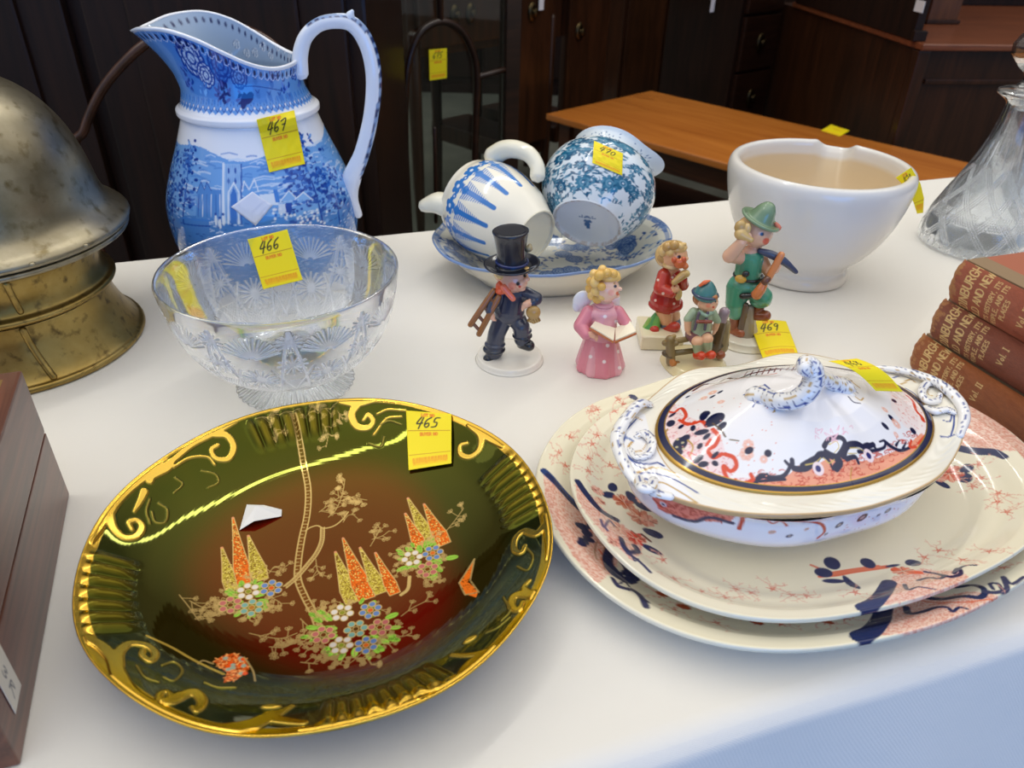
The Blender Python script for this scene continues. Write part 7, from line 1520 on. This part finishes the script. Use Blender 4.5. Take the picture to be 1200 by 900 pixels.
P = [('c', J(820, 388), J(824, 372), r(12.5), r(10.5), SG), ('e', J(825, 367), (r(12.5), r(9), r(6)), SG), ('e', J(817, 391), (r(13), r(11), r(7)), SHP), ('c', J(810, 392, -2), J(816, 400, -12), r(7), r(6), SHP), ('c', J(824, 390, -2), J(829, 397, -12), r(7), r(6), SHP),
     ('e', J(817, 400, -13), (r(6.5), r(6), r(6)), SKC), ('e', J(829, 397, -13), (r(6.5), r(6), r(6)), SKC), ('c', J(817, 402, -13), J(818, 411, -12), r(5.8), r(5), (160, 178, 140)), ('c', J(829, 400, -13), J(829, 410, -12), r(5.8), r(5), (160, 178, 140)), ('c', J(817, 416, -12), J(822, 417, -18), r(5.2), r(5), (214, 72, 40)), ('c', J(829, 415, -12), J(834, 416, -18), r(5.2), r(5), (214, 72, 40)),
     ('c', J(813, 366, -2), J(806, 374, -4), r(5.6), r(4.6), SG), ('c', J(806, 374, -4), J(806, 386, -6), r(4.4), r(3.6), SKC), ('c', J(835, 367, -2), J(841, 376, -2), r(5), r(4), SG), ('c', J(841, 376, -2), J(838, 386, -2), r(3.8), r(3.2), SKC)]
hand(P, J(806, 386, -6), J(807, 391, -7)-J(806, 386, -6), r(4.4), SKC, curl=(1, 0, 0)); hand(P, J(838, 386, -3), J(837, 390, -4)-J(838, 386, -3), r(4), SKC, curl=(-1, 0, 0))
hc = J(829, 354, -2); P += [('e', hc, (r(11.5), r(11), r(10.5)), SKC), ('e', J(833, 359, -6), (r(6), r(5.5), r(5)), SKC), ('e', J(839.5, 355, -8), (r(2), r(2), r(1.8)), SKC), ('c', J(826, 365), J(828, 361), r(5.5), r(5.5), SKC), ('e', J(818, 355, -1), (r(2.4), r(2.6), r(3.2)), SKC), ('e', J(824, 350, 2), (r(11.5), r(10.5), r(9)), (170, 110, 62)), ('e', J(836, 348, -8), (r(5), r(4), r(3)), (176, 112, 60)), ('e', J(824, 349, -8), (r(5), r(4), r(3)), (176, 112, 60))]
for s_ in (-1, 1): P.append(('c', J(824+s_*5, 367, -11), J(820+s_*6, 386, -13), r(1.7), r(1.7), (92, 84, 104)))
P += [('c', J(818, 377, -13.5), J(833, 377, -13), r(2), r(2), (138, 66, 52)), ('c', J(820, 366, -9), J(827, 370, -12), r(2.6), r(2), (140, 170, 150)), ('c', J(834, 366, -8), J(828, 370, -12), r(2.6), r(2), (140, 170, 150))]
body = f.sculpt('boy_body', P, voxel=.00052, marks=[(J(833, 354, -13), r(1.7), (50, 36, 30)), (J(838.6, 353.4, -11), r(1.3), (50, 36, 30)), (J(836, 360, -12), r(1.5), (206, 80, 60)), (J(830, 358, -13), r(3), (240, 150, 120))])
capc = hat(f, J(826, 346.5, -1), (.12, .10), [(0, 2*q), (11*q, -1*q), (13.2*q, 0*q), (13.6*q, 2*q), (12.4*q, 4.5*q), (10.5*q, 9*q), (6.5*q, 14.5*q), (2.5*q, 18*q), (0, 18.6*q)], (72, 128, 128), body, 'cap')
rings('cap_band', (np.array([J(826, 346.5, -1)+np.array([13.3*q*math.cos(a), 13.3*q*math.sin(a), 2.6*q-1.2*q*math.cos(a)]) for a in np.linspace(0, 2*PI, 40)]), 1.6*q), 8, (60, 76, 104), body)
rings('cap_feather', ([J(820, 335, -5), J(826, 331, -6), J(832, 329, -5)], [1.5*q, 2.4*q, .8*q]), 10, (232, 110, 62), body)

# ---- little hunter
f = Fig('hunter_boy_figurine', 'figurine of a boy hunter in green with felt hat and rifle, hand to his brow', 869, 395); J, r = f.J, f.r; q = r(1.)
f.cyl('base', (r(4), 0, .0002), r(36), r(34), .0075, (232, 226, 206), wobble=.02)
GR, GR2, SKD = (76, 156, 122), (92, 168, 138), (238, 190, 158)
P = [('c', J(876, 322), J(879, 303), r(14), r(14), GR), ('e', J(880, 303), (r(15), r(12), r(9)), GR2), ('e', J(873, 333), (r(18), r(15), r(11)), GR2), ('c', J(866, 338), J(862, 354, -4), r(14), r(11), GR), ('c', J(862, 354, -4), J(862, 364, -4), r(11), r(10), GR2), ('c', J(882, 338, -4), J(893, 348, -10), r(12), r(11), GR), ('e', J(891, 352, -8), (r(12), r(10), r(8)), GR2),
     ('c', J(861, 370, -4), J(861, 384, -4), r(6), r(6), (150, 84, 48)), ('c', J(860, 388, -4), J(868, 390, -12), r(6), r(5.5), (166, 92, 56)), ('c', J(890, 358, -6), J(886, 366, -6), r(6), r(6), (150, 84, 48)), ('c', J(883, 369, -6), J(897, 370, -13), r(6), r(6), (140, 72, 42)),
     ('c', J(867, 302, -4), J(855, 300, -10), r(7), r(7), SKD), ('c', J(855, 300, -10), J(869, 284, -15), r(7.5), r(5.5), SKD), ('e', J(880, 295, -2), (r(9), r(8), r(7)), SKD), ('c', J(893, 304, -2), J(900, 318, -8), r(6), r(5.5), (206, 150, 110)), ('c', J(900, 318, -8), J(908, 316, -14), r(5.5), r(4.5), SKD)]
hand(P, J(871, 283, -16), J(880, 277, -18)-J(871, 283, -16), r(6.5), SKD, curl=(0, .4, 1), side=(0, 0, 1)); hand(P, J(908, 317, -14), J(914, 310, -16)-J(908, 317, -14), r(6.5), SKD, curl=(-1, 0, 0))
hc = J(888, 272, -3); P += [('e', hc, (r(15.5), r(15), r(16)), SKD), ('e', J(893, 280, -9), (r(8), r(8), r(7)), SKD), ('e', J(903, 276, -9), (r(2.4), r(2.6), r(2.4)), SKD), ('c', J(883, 292), J(885, 286), r(7.5), r(7.5), SKD), ('e', J(880, 268, 4), (r(15), r(13), r(14)), (240, 196, 140))]
body = f.sculpt('boy_body', P, marks=[(J(893, 274.5, -17), r(2.2), (50, 50, 60)), (J(898, 283, -16), r(4.2), (228, 110, 80)), (J(900, 288, -14), r(1.6), (210, 90, 70))])
hat(f, J(891, 258, -2), (.10, .36), [(0, 0), (15*q, -2*q), (20*q, -1*q), (21.5*q, 1*q), (20*q, 2.4*q), (14.5*q, 1.6*q), (12.5*q, 5*q), (9.5*q, 13*q), (6*q, 18*q), (3*q, 20*q), (0, 20.5*q)], (122, 148, 116), body)
rings('hat_tassel', ([J(909, 262, -6), J(912, 267, -7), J(910, 271, -7)], [2*q, 3.2*q, 1.5*q]), 10, (222, 120, 92), body)
f.sculpt('raised_horn', [('c', J(868, 274, -14), J(880, 281, -18), r(6.5), r(3), (222, 186, 118)), ('e', J(868, 266, -12), (r(6.5), r(5), r(7)), (196, 160, 96)), ('e', J(876, 268, -14), (r(4), r(4), r(6)), (226, 190, 126))], voxel=.0005)
rings('belt', (np.array([J(877, 323, 0)+np.array([14.6*q*math.cos(a), 14.6*q*math.sin(a), 0]) for a in np.linspace(0, 2*PI, 40)]), 1.7*q), 8, (36, 38, 34), body)
f.sculpt('pouch', [('e', J(868, 327, -13), (r(6.5), r(3), r(4.5)), (226, 176, 70), (0, .3, 0)), ('e', J(874, 321, -14), (r(4), r(3), r(3.5)), (40, 40, 40))], voxel=.0005)
rf_ = f.root
rings('rifle_barrel', ([J(916, 298, -17), J(905, 318, -18), J(899, 329, -18)], [3.6*q, 3.8*q, 3.6*q]), 12, (222, 140, 84), rf_)
rings('rifle_stock', ([J(898, 328, -18), J(892, 338, -19), J(886, 346, -19)], [3.2*q, 5.4*q, 5.8*q]), 12, (214, 128, 72), rf_)
rings('rifle_lock', ([J(900, 326, -19), J(896, 331, -20)], [4*q, 4*q]), 10, (110, 70, 50), rf_)
rings('gun_sling', ([J(890, 294, -8), J(903, 298, -10), J(918, 306, -12), J(933, 319, -12)], [3*q, 4.4*q, 4.4*q, 2.4*q]), 12, (62, 74, 104), rf_)
f.sculpt('tree_stump', [('c', J(873, 396, -8), J(878, 362, -10), r(10), r(5), (150, 138, 118)), ('c', J(868, 392, -10), J(874, 358, -12), r(5), r(3.4), (104, 84, 66)), ('c', J(880, 392, -6), J(880, 370, -8), r(8), r(4), (196, 188, 170)), ('c', J(870, 347, -14), J(884, 346, -18), r(3.4), r(3), (36, 34, 30))], voxel=.0006)
# the free ticket lying on the cloth
tk = make_sticker(None, '469', lambda S, T: bil([at(894, 421, .0085), at(936, 417, .0075), at(921, 377, .0075), at(878, 378, .0115)], S, T)+np.array([0, 0, .002])*np.sin(S*PI)[..., None], name='lot_ticket')
tag(tk, 'yellow paper ticket numbered 469 lying on the cloth beside the hunter figurine', 'ticket')
